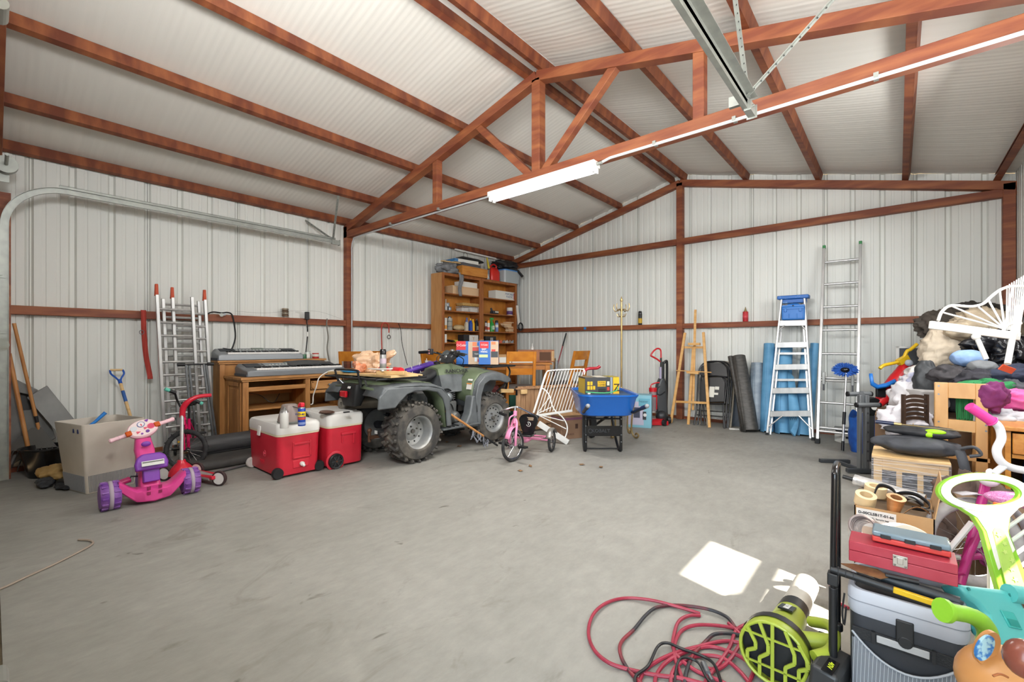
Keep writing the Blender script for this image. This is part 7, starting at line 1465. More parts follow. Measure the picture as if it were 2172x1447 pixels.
cloth('shiny black bin bag behind the bed rail leg', 2110, 740, 3.9, (.18, .16, .16), '141416', 60, 'bag', 'bin_bag', '1E1E22', .4, .25, .06, 4, rough=.25)
cloth('shiny black bin bag at the right edge of the heap', 2155, 755, 3.7, (.14, .14, .13), '121214', 61, 'bag', 'bin_bag', '1C1C20', .4, .25, .06, 4, rough=.25)
cloth('black bag filling the middle of the heap under the bin bags', 2060, 745, 4.25, (.24, .16, .16), '222224', 62, 'bag', 'holdall', '2C2C2E', .3, .1, .04)
cloth('dark coat lying deep in the heap behind the pine chair', 2060, 850, 4.1, (.35, .2, .18), '2A2C30', 63, 'clothes', 'coat', '34363A', .3, .1, .05)
# window screen frame
a_, b_ = OD(1902, 735, 5.0), OD(1902, 800, 5.0)
t = thing('window_screen', 'white framed insect screen leaning at the back of the heap', 'screen', (a_.x, a_.y, b_.z)); W_ = .62; H_ = a_.z - b_.z
obj('frame', M(T_((0, 0, 0), (0, 0, YAW))).bb(0, W_, -.01, .01, H_ - .02, H_).bb(0, W_, -.01, .01, 0, .02).bb(0, .02, -.01, .01, 0, H_).bb(W_ - .02, W_, -.01, .01, 0, H_), white, t); obj('mesh', M(T_((0, 0, 0), (0, 0, YAW))).bb(.02, W_ - .02, -.002, .002, .02, H_ - .02), K('54565A', .7), t)
# ride-on toy car
c = OD(1885, 830, 4.75); t = thing('ride_on_toy', 'red and blue ride-on toy with yellow handlebar by the rack stand', 'toy', (c.x, c.y, 0))
q = lambda px, py, k=0: OD(px, py, 4.7 + k)
obj('body', MW(t).tube(smooth([q(1860, 858), q(1880, 838), q(1900, 812), q(1916, 790), q(1925, 772)], 5), [.05, .05, .055, .06, .065, .07, .075, .075, .08, .08, .08, .08, .08, .075, .075, .07, .07, .065, .06, .055, .05], 14), K('C41E24', .3), t, sm=True)
obj('seat', MW(t).loft([[q(px_, py_, k_ * .12) + V((0, 0, -.02 if abs(k_) == 1 else 0)) for k_ in (-1, -.5, 0, .5, 1)] for px_, py_ in ((1847, 792), (1850, 812), (1862, 819), (1880, 815), (1900, 806))], close=False, cap=False), K('1E6CBC', .35), t, sm=True, solid=.03)
obj('handlebar', MW(t).tube(smooth([q(1866, 782), q(1875, 775), q(1893, 771), q(1904, 768), q(1916, 760), q(1924, 745), q(1931, 742), q(1945, 730)], 4), .017, 10).box(q(1915, 764), (.11, .05, .06), (0, -.5, YAW)), K('D8B020', .35), t, sm=True); obj('headlight', MW(t).ball(q(1928, 770, -.08), .035), K('A8B0BC', .2), t, sm=True)
obj('vent', MW(t).box(q(1868, 832, -.05), (.09, .03, .10), (0, 0, YAW)), blk, t, bev=.005)
for px, py, r_ in ((1848, 862, .10), (1905, 862, .10)): o_ = obj('wheel', MW(t).lathe([(0, -.04), (r_ * .9, -.04), (r_, 0), (r_ * .9, .04), (0, .04)], q(px, py), tuple(-Fv), 24), blk, t, sm=True); obj('wheel_cap', MW(t).lathe([(0, .045), (.035, .045), (.035, .04)], q(px, py), tuple(-Fv), 16), white, o_, sm=True)
obj('axle_stand', MW(t).beam(q(1848, 862) - V((0, 0, .08)), V((q(1848, 862).x, q(1848, 862).y, 0)), .05, .05), blk, t)
# clear bin, curved slats, pine chair
p = OD(1965, 878, 3.75); t = thing('clear_bin', 'clear grey plastic bin behind the pine chair', 'bin', (p.x, p.y, p.z), YAW); obj('shell', M().loft([[(x, y, z) for x, y in rrect(w_, w_ * .8, .03, 4)] for z, w_ in ((0, .13), (.17, .19), (.19, .22), (.2, .22))]), K('B4B0AC', .3), t, sm=True)
t = thing('slatted_chair', 'dark chair back with curved glossy slats beside the duvet', 'chair back', tuple(OD(1942, 895, 3.6)), YAW)
for k in range(6): obj('slat', M().loft([[(x, .02 * math.cos(x * 14) - y_, z_ + .035 * k + .018 * math.cos(x * 14)) for y_, z_ in ((0, 0), (0, .022), (.008, .026), (.008, 0))] for x in [-.09 + .02 * j for j in range(10)]]), K('3E3028', .25), t, sm=True)
obj('rail', M().bb(-.10, -.085, -.01, .02, -.1, .22).bb(.085, .10, -.01, .02, -.1, .22), K('3E3028', .25), t)
pn = mat('varnished pine', 'C4935A', .4, col2='D2A46C', scale=(10, 10, 3), detail=4, dist=.5)
t = thing('pine_chair', 'varnished pine chair frame with square opening in its back', 'chair', (.34, 4.55, 0)); Yc = 4.5
x0, x1 = onY(1983, 815, Yc).x, onY(2096, 815, Yc).x; zt = .945
for a, b, z0_, z1_, nm in ((x0, x0 + .07, 0, zt, 'post'), (x1 - .06, x1, 0, zt, 'post'), (x0 + .07, x1 - .06, zt - .11, zt, 'top_rail'), (x0 + .07, x1 - .06, .60, .68, 'mid_rail'), (x0 + .03, x1 + .01, .40, .43, 'seat_rail'), (x0 + .07, x1 - .06, .22, .27, 'low_rail')): obj(nm, MW(t).bb(a, b, Yc, Yc + .035, z0_, z1_), pn, t, bev=.003)
obj('side_rail', MW(t).bb(x1 - .05, x1 - .015, Yc + .04, Yc + .34, .40, .45).bb(x0 + .015, x0 + .05, Yc + .04, Yc + .34, .40, .45), pn, t, bev=.003); obj('rear_post', MW(t).bb(x1 - .05, x1 - .015, Yc + .3, Yc + .34, 0, zt - .02).bb(x0 + .01, x0 + .05, Yc + .30, Yc + .34, 0, zt - .02), pn, t, bev=.003)
for x in (x0 + .01, x1 - .02):
    for z in (.92, .86, .66, .62): obj('bolt', MW(t).cyl((x + .01, Yc - .003, z), (x + .01, Yc + .01, z), .006, n=10), steel, t)
t = thing('green_yarn', 'green fringe of the scarf showing through the chair opening', 'fringe', (onY(2045, 850, Yc + .1).x, Yc + .10, .66))
for k in range(16): obj('strand', M().tube([(-.04 + .0055 * k, 0, .18), (-.04 + .0055 * k + .004 * math.sin(k), .005 * math.cos(k), .08), (-.035 + .005 * k, 0, .012 * (k % 3))], .0035, 5), K('186834', .8), t)
# shrink wrapped crate, bags on it
x0, x1 = -.127, .249
t = thing('wrapped_crate', 'pale wooden crate wrapped in stretch film behind the open carton', 'crate', ((x0 + x1) / 2, 4.16, 0))
obj('top_board', MW(t).bb(x0 - .01, x1 + .01, 3.99, 4.34, .435, .46), palewood, t, bev=.003); 
for a, b, c_, d_ in ((x0, x0 + .045, .0, .435), (x1 - .045, x1, 0, .435), (x0 + .12, x0 + .15, .0, .36), (x1 - .15, x1 - .12, 0, .36), (x0 + .045, x1 - .045, .36, .435), (x0 + .045, x1 - .045, .0, .05)): obj('slat', MW(t).bb(a, b, 4.0, 4.02, c_, d_), palewood, t, bev=.002)
obj('side_panel', MW(t).bb(x0, x0 + .02, 4.02, 4.33, 0, .435).bb(x1 - .02, x1, 4.02, 4.33, 0, .435), palewood, t); obj('dark_contents', MW(t).bb(x0 + .03, x1 - .03, 4.05, 4.3, .02, .42), mat('film wrapped dark packs', '2C3038', .25, col2='9AA2B4', scale=(14, 14, 60), lo=.5, hi=.7), t)
film = mat('stretch film', 'D8D8DC', .12, alpha=.16, bump=.8, bscale=30); random.seed(5)
obj('stretch_film', MW(t).bb(x0 - .012, x1 + .012, 3.985, 4.345, .02, .45), film, t)
for k in range(22):
    z = .05 + .38 * random.random(); obj('film_crease', MW(t).beam((x0 - .01, 3.983, z), (x1 + .01, 3.983, z + random.uniform(-.03, .03)), .0025, .002), mat('film crease', 'E4E4E8', .2, alpha=.5), t)
rk_ = mat('black nylon pack', '34363A', .65, col2='42444A', scale=(8, 8, 8), bump=.3)
blob('rucksack', 'grey black rucksack lying flat on the wrapped crate', 'rucksack', (.09, 4.14, .462), (.24, .13, .065), rk_, 70, .18, 2.5, rotz=R(-3), fold=.02, sub='bag')
t = thing('rucksack_strap', 'wide black webbing strap hanging off the right of the crate', 'strap', (.30, 4.02, .50)); obj('webbing', M().grid(4, 12, lambda u, v: (-.03 + .05 * u + .05 * v, -.03 - .02 * math.sin(3 * v), .05 - .26 * v + .02 * math.sin(5 * v))), rk_, t, sm=True, solid=.006); obj('loop', M().tube(smooth([(0, -.02, .06), (.06, -.03, .08), (.09, -.03, .04), (.04, -.03, .02)], 5), .010, 8), rk_, t, sm=True)
blob('shoulder_bag', 'black shoulder bag on top of the flat rucksack', 'bag', (.13, 4.2, .575), (.20, .10, .04), K('2A2B2E', .6), 71, .3, 3, rotz=R(-4), fold=.04, sub='bag')
t = thing('work_gloves', 'neon lime glove tucked in the shoulder bag', 'glove', (.19, 4.12, .635)); obj('glove', M().ball((0, 0, 0), .055, .02, .018).ball((-.03, -.01, -.02), .025, .015, .02), K('A8E020', .5), t, sm=True)
t = thing('fishing_rod', 'fishing rod with navy handle lying across the bags', 'fishing rod', (.08, 4.1, .67)); obj('blank', M().tube([(-.10, 0, .0), (.28, .0, -.012)], [.005, .003], 6), K('8A7A58', .4, .5), t, sm=True); obj('handle', M().tube([(-.20, 0, .003), (-.10, 0, .0)], .013, 10), K('1A2442', .3), t, sm=True); obj('reel_seat', M().cyl((-.10, 0, 0), (-.06, 0, -.002), .010).ring((0, 0, .006), (1, 0, 0), .007, .0015, 12, 5), K('C0A870', .3, .8), t, sm=True)
# ribbed folded bed rail at the top right
QQ = lambda px, py: OD(px, py, 3.0 + (py - 700) * -.0008)
t = bedend('white_bed_end', 'large white metal bed end with fan of bars high on the right heap', QQ, [((2160, 650), (2137, 772), .017), ((2070, 712), (2092, 762), .014)],
       [([(1990, 680), (1996, 664), (2008, 652), (2024, 648), (2048, 650), (2066, 650), (2086, 644), (2104, 628), (2122, 615), (2144, 608), (2176, 608)], .0095), ([(2128, 702), (2134, 692), (2146, 687), (2166, 686)], .009), ([(2200, 560), (2170, 640), (2160, 690), (2158, 715)], .013)],
       (2131, 698), [(2000, 663), (2020, 650), (2074, 650), (2096, 636), (2120, 616), (2148, 608)], [((1972, 689), (2162, 714), .02, .052)])
for k in range(9): obj('bar', MW(t).cyl(QQ(2136 + 5 * k, 606 - 3 * k), QQ(2134 + 3.4 * k, 700), .0035, n=6), white, t, sm=True)
obj('leg_knuckle', MW(t).ball(QQ(2070, 714), .024), white, t, sm=True)
# open carton with tapes and straps
t = thing('sample_carton', 'open brown carton with printed white label and raised flap', 'box', (-.017, 2.87, 0))
for a, b, c_, d_ in ((-.158, -.153, 2.70, 3.03), (.119, .124, 2.70, 3.03), (-.158, .124, 2.70, 2.705), (-.158, .124, 3.025, 3.03)): obj('wall', MW(t).bb(a, b, c_, d_, 0, .45), card, t)
obj('bottom', MW(t).bb(-.15, .12, 2.7, 3.03, .0, .01), card, t); obj('raised_flap', MW(t).add([(.124, 2.70, .45), (.124, 3.03, .45), (.155, 3.02, .60), (.15, 2.76, .585)], [(0, 1, 2, 3)]), card, t, solid=.004)
obj('front_flap', MW(t).add([(-.158, 2.70, .45), (.124, 2.70, .45), (.10, 2.62, .40), (-.14, 2.62, .40)], [(0, 1, 2, 3)]), card, t, solid=.004) if 0 else None
obj('white_label', MW(t).bb(-.15, -.005, 2.6975, 2.70, .36, .44), K('DAD8D8', .6), t)
text('D-00CLSB1T-01-kt', .0165, (-.06, -.174, .425), (R(90), 0, 0), blk, t, bold=.0004).location = (-.061, -.1735, .422); text('Control LTL Sample bag', .0105, (-.066, -.1735, .402), (R(90), 0, 0), blk, t)
def roll_tape(label, c, r_, w_, ax, ma, hole=.6): 
    t = thing('tape_roll', label, 'tape', c); obj('roll', M().lathe([(r_ * hole, -w_ / 2), (r_, -w_ / 2), (r_, w_ / 2), (r_ * hole, w_ / 2)], (0, 0, 0), ax, 32, close=True), ma, t, sm=True); return t
bxf = bx('carton_packing', 'folded brown packing filling the open carton', 'packing', (-.017, 2.87, .012), (.25, .30, .40), K('7A6650', .8), 0)
mt = mat('cream masking tape', 'D8BE94', .5); cu = mat('copper tape', 'B0794C', .35, .5, col2='C28E60', scale=(4, 4, 60))
roll_tape('cream masking tape roll standing at the left front of the carton', (-.118, 2.745, .475), .042, .05, (.15, -.3, 1), mt)
roll_tape('cream masking tape roll behind the left one', (-.085, 2.90, .485), .045, .048, (.1, -.1, 1), mt)
t = thing('copper_tape', 'tapering copper coloured tape coil spilling over the carton front', 'tape', (-.01, 2.72, .478)); obj('coil', M().lathe([(.022, -.045), (.034, .035), (.036, .04), (.022, .04), (.016, -.04)], (0, 0, 0), (.15, -.25, 1), 30, close=True), cu, t, sm=True); obj('tail', M().grid(3, 10, lambda u, v: (.02 + .10 * v, -.02 + .02 * u + .03 * v, -.04 + .05 * math.sin(2.6 * v) - .01 * u)), cu, t, sm=True, solid=.001)
bw_ = mat('black webbing', '2C2D30', .7)
for k, pts in enumerate(([(-.09, 2.80, .47), (-.07, 2.82, .53), (-.02, 2.82, .525), (.01, 2.80, .485), (.05, 2.81, .50), (.09, 2.80, .475)], [(-.03, 2.90, .47), (.02, 2.88, .50), (.07, 2.86, .505), (.11, 2.83, .48), (.10, 2.78, .465), (.05, 2.77, .465)])):
    t = thing('webbing_strap', ['black webbing strap arching over the carton contents', 'black webbing strap looped at the right of the carton'][k], 'strap', pts[0]); P_ = smooth(pts, 6); obj('webbing', MW(t).loft([[p + V((0, -.018, .012)), p + V((0, .018, -.012))] for p in P_], close=False, cap=False), bw_, t, sm=True, solid=.003)
    obj('buckle', MW(t).box(P_[len(P_) * 3 // 4], (.04, .03, .008), (0, .3, .5)), K('A8A8A8', .3, .7) if k else K('8A8478', .5), t, bev=.002)
a_, b_ = onY(1812, 1018, 3.02), onY(1962, 1062, 2.96); t = thing('wrapped_roll', 'silvery film wrapped roll with black rod end across the carton back', 'roll', tuple(a_))
obj('roll', MW(t).cyl(a_, b_, .030, n=18), mat('silver film wrap', 'B0AEAC', .2, .5, col2='D4D2D0', scale=(30, 30, 30), bump=.6), t, sm=True); obj('rod_end', MW(t).cyl(a_ + (a_ - b_) * .18, a_, .011), blk, t, sm=True)
bx('small_carton', 'small brown carton on the floor left of the label carton', 'box', (-.08, 2.19, 0), (.09, .08, .41), card, R(3))
t = thing('cup_stack', 'clear bag of stacked ribbed cups leaning by the carton', 'cups', (-.09, 2.19, .412))
for k in range(8): obj('cup', M().ring((.004 * k - .01, .012 * k - .05, .10 - .006 * k + .02), (.2, -1, .55), .04, .005, 24, 6), K('8A7C78', .25), t, sm=True)
obj('bag_film', M().ball((.0, 0, .08), .06, .08, .06, 20, 12), mat('clear bag film', 'C8C0BC', .15, alpha=.35, bump=.8, bscale=40), t, sm=True)
t = thing('oval_board', 'white oval board standing behind the clear tackle box', 'board', (.0, 2.56, .37)); obj('board', M().prism([(.095 * math.cos(a), .055 * math.sin(a) ** 1 if a < PI else -.03) for a in [PI * k / 16 for k in range(17)]] + [(-.095, -.06), (.095, -.06)], .02, T_((.02, 0, .02), (R(75), 0, 0))), K('DCD2C2', .6), t, bev=.003); obj('prop_box', M().box((.02, .05, -.20), (.18, .05, .32)), card, t)
# wheeled soft cooler with tools on top
X0, X1, Yf = -.122, .157, 1.83
t = thing('wheeled_cooler_bag', 'black soft sided cooler bag with pale grey rim and mesh pocket', 'cooler bag', ((X0 + X1) / 2, 1.95, 0)); cx_ = (X0 + X1) / 2
fab = mat('black polyester', '25272B', .6, col2='30333A', scale=(5, 5, 5), bump=.15); R_ = lambda w, d_, z: [(x, y, z) for x, y in rrect(w, d_, .035, 5)]
obj('body', M().loft([R_(.262, .225, .03), R_(.272, .235, .06), R_(.275, .238, .35)]), fab, t, sm=True)
obj('rim', M().loft([R_(.278, .24, .345), R_(.287, .25, .36), R_(.287, .25, .415), R_(.275, .238, .425), R_(.255, .218, .425), R_(.25, .21, .39)]), K('A9ACB4', .4), t, sm=True); obj('rim_line', M().loft([R_(.2885, .2515, .388), R_(.2885, .2515, .391)]), K('7E828A', .5), t, sm=True)
obj('inner_lid', M().loft([R_(.25, .21, .40), R_(.25, .21, .41), R_(.2, .16, .418)]), K('1B1C1E', .5), t, sm=True)
obj('front_strap', M().bb(-.13, .13, -.126, -.119, .27, .305), mat('ribbed black webbing', '1C1D1F', .8, bump=.5, bscale=200), t, bev=.001); obj('reflective_grip', M().bb(-.068, .055, -.13, -.122, .278, .30), K('A2A2A2', .5), t, bev=.002); [obj('strap_stitch', M().bb(x_, x_ + .008, -.131, -.12, .27, .307), blk, t) for x_ in (-.08, .06)]
obj('buckle_tab', M().bb(-.022, .02, -.131, -.12, .30, .37).cyl((0, -.132, .305), (0, -.12, .305), .018), blk, t, bev=.003)
ms = mat('grey mesh', '8C9096', .7, alpha=.55); 
obj('mesh_pocket', M().grid(15, 8, lambda u, v: (-.13 + .26 * u, -.124 - .014 * math.sin(PI * u) * (1 - .3 * v), .05 + v * (.165 + .075 * (2 * u - 1) ** 2))), ms, t, sm=True, solid=.001); obj('pocket_hem', M().tube([(-.13 + .26 * k / 14, -.127 - .012 * math.sin(PI * k / 14), .05 + .165 + .075 * (2 * k / 14 - 1) ** 2) for k in range(15)], .0035, 6), K('9A9EA4', .6), t, sm=True)
for i in range(28): obj('mesh_thread', M().tube([(-.13 + .26 * u, -.1255 - .014 * math.sin(PI * u), z_) for u, z_ in [(i / 28, .05), (min(1, i / 28 + .03), .05 + .165 + .075 * (2 * min(1, i / 28 + .03) - 1) ** 2)]], .0007, 4), K('C0C4C8', .6), t)
for s_ in (-1, 1): obj('wheel', M().cyl((s_ * .11, .12, .035), (s_ * .14, .12, .035), .035, n=20), blk, t, sm=True)
hx = -.165 - cx_
obj('telescopic_handle', M().tube(smooth([(hx, -.10, .06), (hx, -.10, .45), (hx + .004, -.10, .74), (hx + .004, -.09, .785), (hx + .002, -.03, .795), (hx, .05, .785), (hx, .06, .74), (hx, .06, .40), (hx, .06, .06)], 5), .0095, 10), blkg, t, sm=True); obj('handle_sleeve', M().cyl((hx, -.10, .05), (hx, -.10, .40), .0125).box((hx, -.02, .05), (.03, .2, .05)).box((hx, -.10, .43), (.03, .035, .04)), blk, t, bev=.003)
obj('pull_cord', M().tube(smooth([(-.15, -.12, .40), (-.155, -.13, .34), (-.15, -.13, .30), (-.145, -.125, .36)], 4), .003, 6), blk, t, sm=True)
t = thing('red_toolbox', 'worn red flat metal toolbox with silver clasp lying on the cooler bag', 'toolbox', (.006, 1.94, .49)); rp = mat('worn red paint', 'A02A3A', .45, col2='B24452', scale=(10, 10, 10), lo=.4, hi=.8)
obj('lower', M().box((0, 0, .018), (.262, .11, .036)), rp, t, bev=.002); obj('lid', M().box((0, 0, .052), (.262, .11, .030)), rp, t, bev=.002); obj('clasp', M().box((.0, -.057, .038), (.036, .004, .036)).box((0, -.06, .04), (.014, .006, .02)), K('B8B6B0', .3, .8), t, bev=.001)
for x in (-.013, .013):
    for z in (.025, .05): obj('rivet', M().ball((x, -.06, z), .003, n=8, m=5), K('7A7872', .4, .6), t)
t = thing('tackle_box', 'clear lidded tackle box with red base on the red toolbox', 'tackle box', (.03, 1.965, .558)); obj('base', M().box((0, 0, .012), (.19, .09, .018)), K('C03A34', .4), t, bev=.004); obj('lid', M().box((0, 0, .030), (.19, .09, .018)), K('70828C', .15), t, bev=.006)
for x in (-.06, 0, .06): obj('catch', M().box((x, -.047, .026), (.026, .004, .012)), blk, t, bev=.001)
t = thing('claw_hammer', 'framing hammer with black grip and yellow shaft lying on the cooler rim', 'hammer', (.02, 1.84, .445))
obj('grip', M().cyl((-.19, .01, .015), (-.03, 0, .006), .0135, .012, 14), blk, t, sm=True); obj('grip_rib', M().ring((-.17, .009, .014), (1, 0, 0), .0135, .0012, 16, 4).ring((-.15, .008, .013), (1, 0, 0), .0135, .0012, 16, 4).ring((-.13, .007, .012), (1, 0, 0), .013, .0012, 16, 4), K('34363A', .4), t); obj('shaft', M().beam((-.035, 0, .006), (.09, -.004, -.002), .013, .018), K('D8B018', .35), t, bev=.003); obj('head', M().box((.105, -.003, -.002), (.03, .034, .028)).tube(smooth([(.10, .02, -.002), (.115, .045, .002), (.125, .06, -.004)], 3), .008, 8), K('4A4C50', .4, .6), t, bev=.003)
t = thing('rubber_mallet', 'dark rubber handled tool lying behind the yellow hammer', 'tool', (.06, 1.885, .452)); obj('handle', M().cyl((-.10, .0, .01), (.08, -.01, .0), .015, n=14), K('2A3034', .5), t, sm=True); obj('ferrule', M().ball((-.105, 0, .012), .02, .015, .014), steel, t, sm=True)
t = thing('rusty_trowel', 'rusty brown trowel blade sticking left from under the toolbox', 'trowel', (-.07, 1.87, .468)); obj('blade', M().add([(-.075, -.005, .012), (-.03, -.03, .01), (.03, -.03, .006), (.05, 0, .006), (.02, .03, .01), (-.04, .02, .012)], [(0, 1, 2, 3, 4, 5)]), mat('rusty steel', '6A4630', .7, .3, col2='8A6440', scale=(30, 30, 30)), t, solid=.003); obj('tang', M().cyl((.04, 0, .01), (.12, .01, .01), .007), blk, t)
# blower
t = thing('leaf_blower', 'lime green and black cordless leaf blower lying by the air hose', 'leaf blower', (-.335, 1.80, 0), R(-1)); lm = K('98A638', .4)
ax = V((.0, 1, -.04)).normalized(); o0 = V((0, 0, .125))
L2 = lambda prof, ma, nm, n=28: obj(nm, M().lathe(prof, o0, tuple(ax), n), ma, t, sm=True)
L2([(.106, 0), (.110, .02), (.104, .09), (.085, .13)], lm, 'housing'); L2([(.1125, .035), (.110, .075)], blk, 'black_band'); L2([(.086, .125), (.060, .22), (.055, .33)], lm, 'cone'); L2([(.056, .32), (.053, .40)], blk, 'collar'); L2([(.052, .39), (.048, .58), (.05, .585), (.05, .68), (.042, .685), (.040, .60)], mat('cloudy clear plastic', 'A8A49A', .3, col2='B8B4AA', scale=(12, 12, 12)), 'nozzle'); L2([(.0495, .615), (.0495, .625)], blk, 'nozzle_stripe'); L2([(.0495, .645), (.0495, .655)], blk, 'nozzle_stripe')
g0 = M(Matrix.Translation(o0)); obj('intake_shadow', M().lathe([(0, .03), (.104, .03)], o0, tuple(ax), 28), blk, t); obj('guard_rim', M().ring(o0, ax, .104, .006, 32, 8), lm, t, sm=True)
for k in range(5):
    x = -.08 + .04 * k; h_ = math.sqrt(.104 ** 2 - x * x)
    P_ = [(x, -.002, .125 - h_), (x, -.002, .125 - h_ * .3), (x + .028, -.006, .125), (x + .028, -.006, .125 + h_ * .3), (x, -.002, .125 + h_)] if k != 2 else [(0, 0, .125 - h_), (0, 0, .125 + h_)]
    for a, b in zip(P_, P_[1:]): obj('guard_bar', M().beam(a, b, .011, .008, up=(0, 1, 0)), lm, t)
for z in (.075, .175): obj('guard_bar', M().beam((-.09, -.003, z), (.09, -.003, z), .006, .006, up=(0, 1, 0)), lm, t)
obj('handle', M().tube(smooth([(.07, .30, .13), (.13, .26, .16), (.16, .18, .18), (.16, .08, .17), (.12, .02, .16)], 5), .019, 10).tube([(.05, .12, .14), (.15, .16, .15)], .03, 10), lm, t, sm=True); obj('trigger', M().box((.12, .18, .15), (.02, .04, .02)), blk, t, bev=.003); obj('speed_knob', M().cyl((.17, .19, .19), (.17, .19, .215), .014), blk, t, bev=.003)
obj('battery', M().box((.165, .03, .12), (.08, .17, .10), (0, .1, -.15)), K('2E2F30', .45), t, bev=.012); obj('battery_label', M().box((.170, -.02, .172), (.03, .08, .004), (0, .1, -.15)), blkg, t); text('40V', .022, (.170, -.02, .1755), (0, .1, R(-98)), K('C8D830', .5), t)
al_ = math.atan2(.031, .095); lb = V((.0, .25, .1825)); obj('name_label', M().box(lb + V((0, 0, -.004)), (.05, .085, .006), (-.26, 0, 0)), blkg, t); text('RYOBI', .027, tuple(lb + V((0, 0, .002))), (0, -.26, R(-90)), K('E4E4E0', .4), t, bold=.0005)
obj('foot', M().box((-.07, .16, .02), (.05, .08, .04)).box((-.06, .25, .075), (.05, .05, .03)), lm, t, bev=.006)
# air hose
def GP(l, z=.009): return [G(px, py, z + .004 * (i % 3)) for i, (px, py) in enumerate(l)]
hm = mat('red rubber air hose', '8C2438', .45, col2='A63A4C', scale=(9, 9, 9), lo=.4, hi=.75); hk = mat('scuffed hose', '7E2630', .5, col2='26262A', scale=(4, 4, 4), lo=.45, hi=.55)
t = thing('air_hose', 'tangled red rubber air hose coiled beside the leaf blower', 'hose', tuple(G(1450, 1400)))
for ma_, l in ((hm, [(1485, 1302), (1440, 1288), (1380, 1273), (1325, 1269), (1285, 1280), (1258, 1304), (1248, 1340), (1258, 1375), (1285, 1402), (1325, 1418), (1390, 1432), (1450, 1440), (1530, 1462)]),
               (hk, [(1560, 1332), (1540, 1308), (1500, 1292), (1440, 1284), (1395, 1288), (1370, 1305), (1345, 1335), (1318, 1362), (1316, 1388), (1332, 1420), (1362, 1452)]),
               (hm, [(1485, 1306), (1462, 1306), (1440, 1318), (1430, 1345), (1428, 1375), (1445, 1400), (1480, 1425), (1530, 1446), (1570, 1470)]),
               (hm, [(1570, 1336), (1530, 1328), (1480, 1326), (1450, 1335), (1435, 1355), (1430, 1385), (1440, 1420), (1460, 1470)]),
               (hm, [(1660, 1450), (1620, 1400), (1590, 1372), (1540, 1360), (1480, 1372), (1420, 1390), (1370, 1420), (1352, 1460)]),
               (hm, [(1640, 1455), (1600, 1415), (1560, 1388), (1505, 1372), (1450, 1385), (1410, 1408), (1390, 1440), (1396, 1470)]),
               (hm, [(1600, 1465), (1570, 1425), (1530, 1395), (1480, 1392), (1445, 1405), (1425, 1430), (1424, 1470)]),
               (hk, [(1580, 1350), (1548, 1344), (1515, 1346), (1496, 1362), (1470, 1390), (1456, 1425), (1450, 1465)]),
               (hm, [(1600, 1345), (1575, 1360), (1548, 1400), (1520, 1420), (1490, 1415)]),
               (hm, [(1545, 1322), (1575, 1350), (1600, 1385), (1600, 1420), (1580, 1465)]),
               (hm, [(1640, 1330), (1600, 1322), (1575, 1328), (1560, 1340), (1548, 1372), (1530, 1400), (1500, 1440), (1490, 1468)])):
    obj('coil', MW(t).tube(smooth(GP(l), 6), .0072, 8), ma_, t, sm=True)
obj('coupling', MW(t).cyl(*GP([(1492, 1408), (1502, 1430)], .014), .011).cyl(*GP([(1500, 1425), (1512, 1445)], .014), .007), steel, t, sm=True); obj('coil_end', MW(t).tube(smooth([G(1790, 1210, .01), G(1768, 1222, .01), G(1762, 1250, .01), G(1775, 1275, .01), G(1800, 1290, .01)], 5), .0072, 8), hm, t, sm=True)
t = thing('extension_lead', 'black power cord tangled through the red air hose', 'cord', tuple(G(1400, 1440)))
obj('cable', MW(t).tube(smooth(GP([(1350, 1460), (1348, 1435), (1375, 1412), (1395, 1372), (1415, 1364), (1445, 1376), (1490, 1392), (1515, 1410), (1530, 1450)], .018), 6), .0055, 8).tube(smooth(GP([(1430, 1460), (1436, 1410), (1450, 1395), (1480, 1405), (1500, 1440), (1520, 1460)], .02), 6), .0045, 8), blk, t, sm=True)
cord('thin pale hose lying on the slab at the left edge', [G(*q, .007) for q in ((-30, 1262), (15, 1243), (60, 1222), (115, 1197), (165, 1172), (192, 1157), (197, 1150), (188, 1146), (166, 1145))], .006, K('9C8E80', .6), name='pale_hose', cat='hose')
# girl's bicycle with white tyre
t = thing('white_tyre_bicycle', 'magenta child bicycle with white tyre and pink handlebar grip', 'bicycle', (.55, 2.6, 0)); off = t.matrix_basis.inverted().translation; mg = K('B02878', .3)
wc = OD(2062, 1150, 2.05); wc.z = max(wc.z, .2); n_ = V((.5, -.86, .1)).normalized()
o_ = wheel(t, wc, n_, .20, .026, 16, mat('grey white tyre', 'B8B4B4', .6, col2='A8A2A4', scale=(30, 30, 30))); o_.location = off
obj('fender', MW(t).loft([[wc + n_ * (w_ * .03) + (n_.cross(V((0, 0, 1))).normalized() * math.cos(a) + V((0, 0, 1)) * math.sin(a)) * .225 for w_ in (-1, 0, 1)] for a in [R(75 + 14 * k) for k in range(8)]], close=False, cap=False), K('C8C6CC', .35), t, sm=True, solid=.003)
hp_ = OD(2098, 1000, 2.1)
obj('frame_tube', MW(t).tube(smooth([OD(2092, 1020, 2.05), OD(2074, 1100, 2.0), OD(2052, 1180, 1.98), OD(2036, 1240, 1.95)], 4), .018, 10).tube([OD(2090, 1090, 2.0), OD(2040, 1215, 1.95), OD(2020, 1215, 1.98)], .015, 10).tube([OD(2022, 1185, 2.02), OD(2080, 1180, 2.0)], .014, 10), mg, t, sm=True); obj('axle_nut', MW(t).cyl(OD(2010, 1180, 1.95), OD(2032, 1182, 1.95), .014), chrome, t, sm=True)
obj('white_fork', MW(t).tube([OD(2062, 1108, 1.95), OD(2010, 1170, 1.98)], .012, 8), K('DCD8DC', .35), t, sm=True); obj('headset', MW(t).ball(OD(2098, 1018, 2.0), .035, .03, .03), K('DCD8DC', .35), t, sm=True)
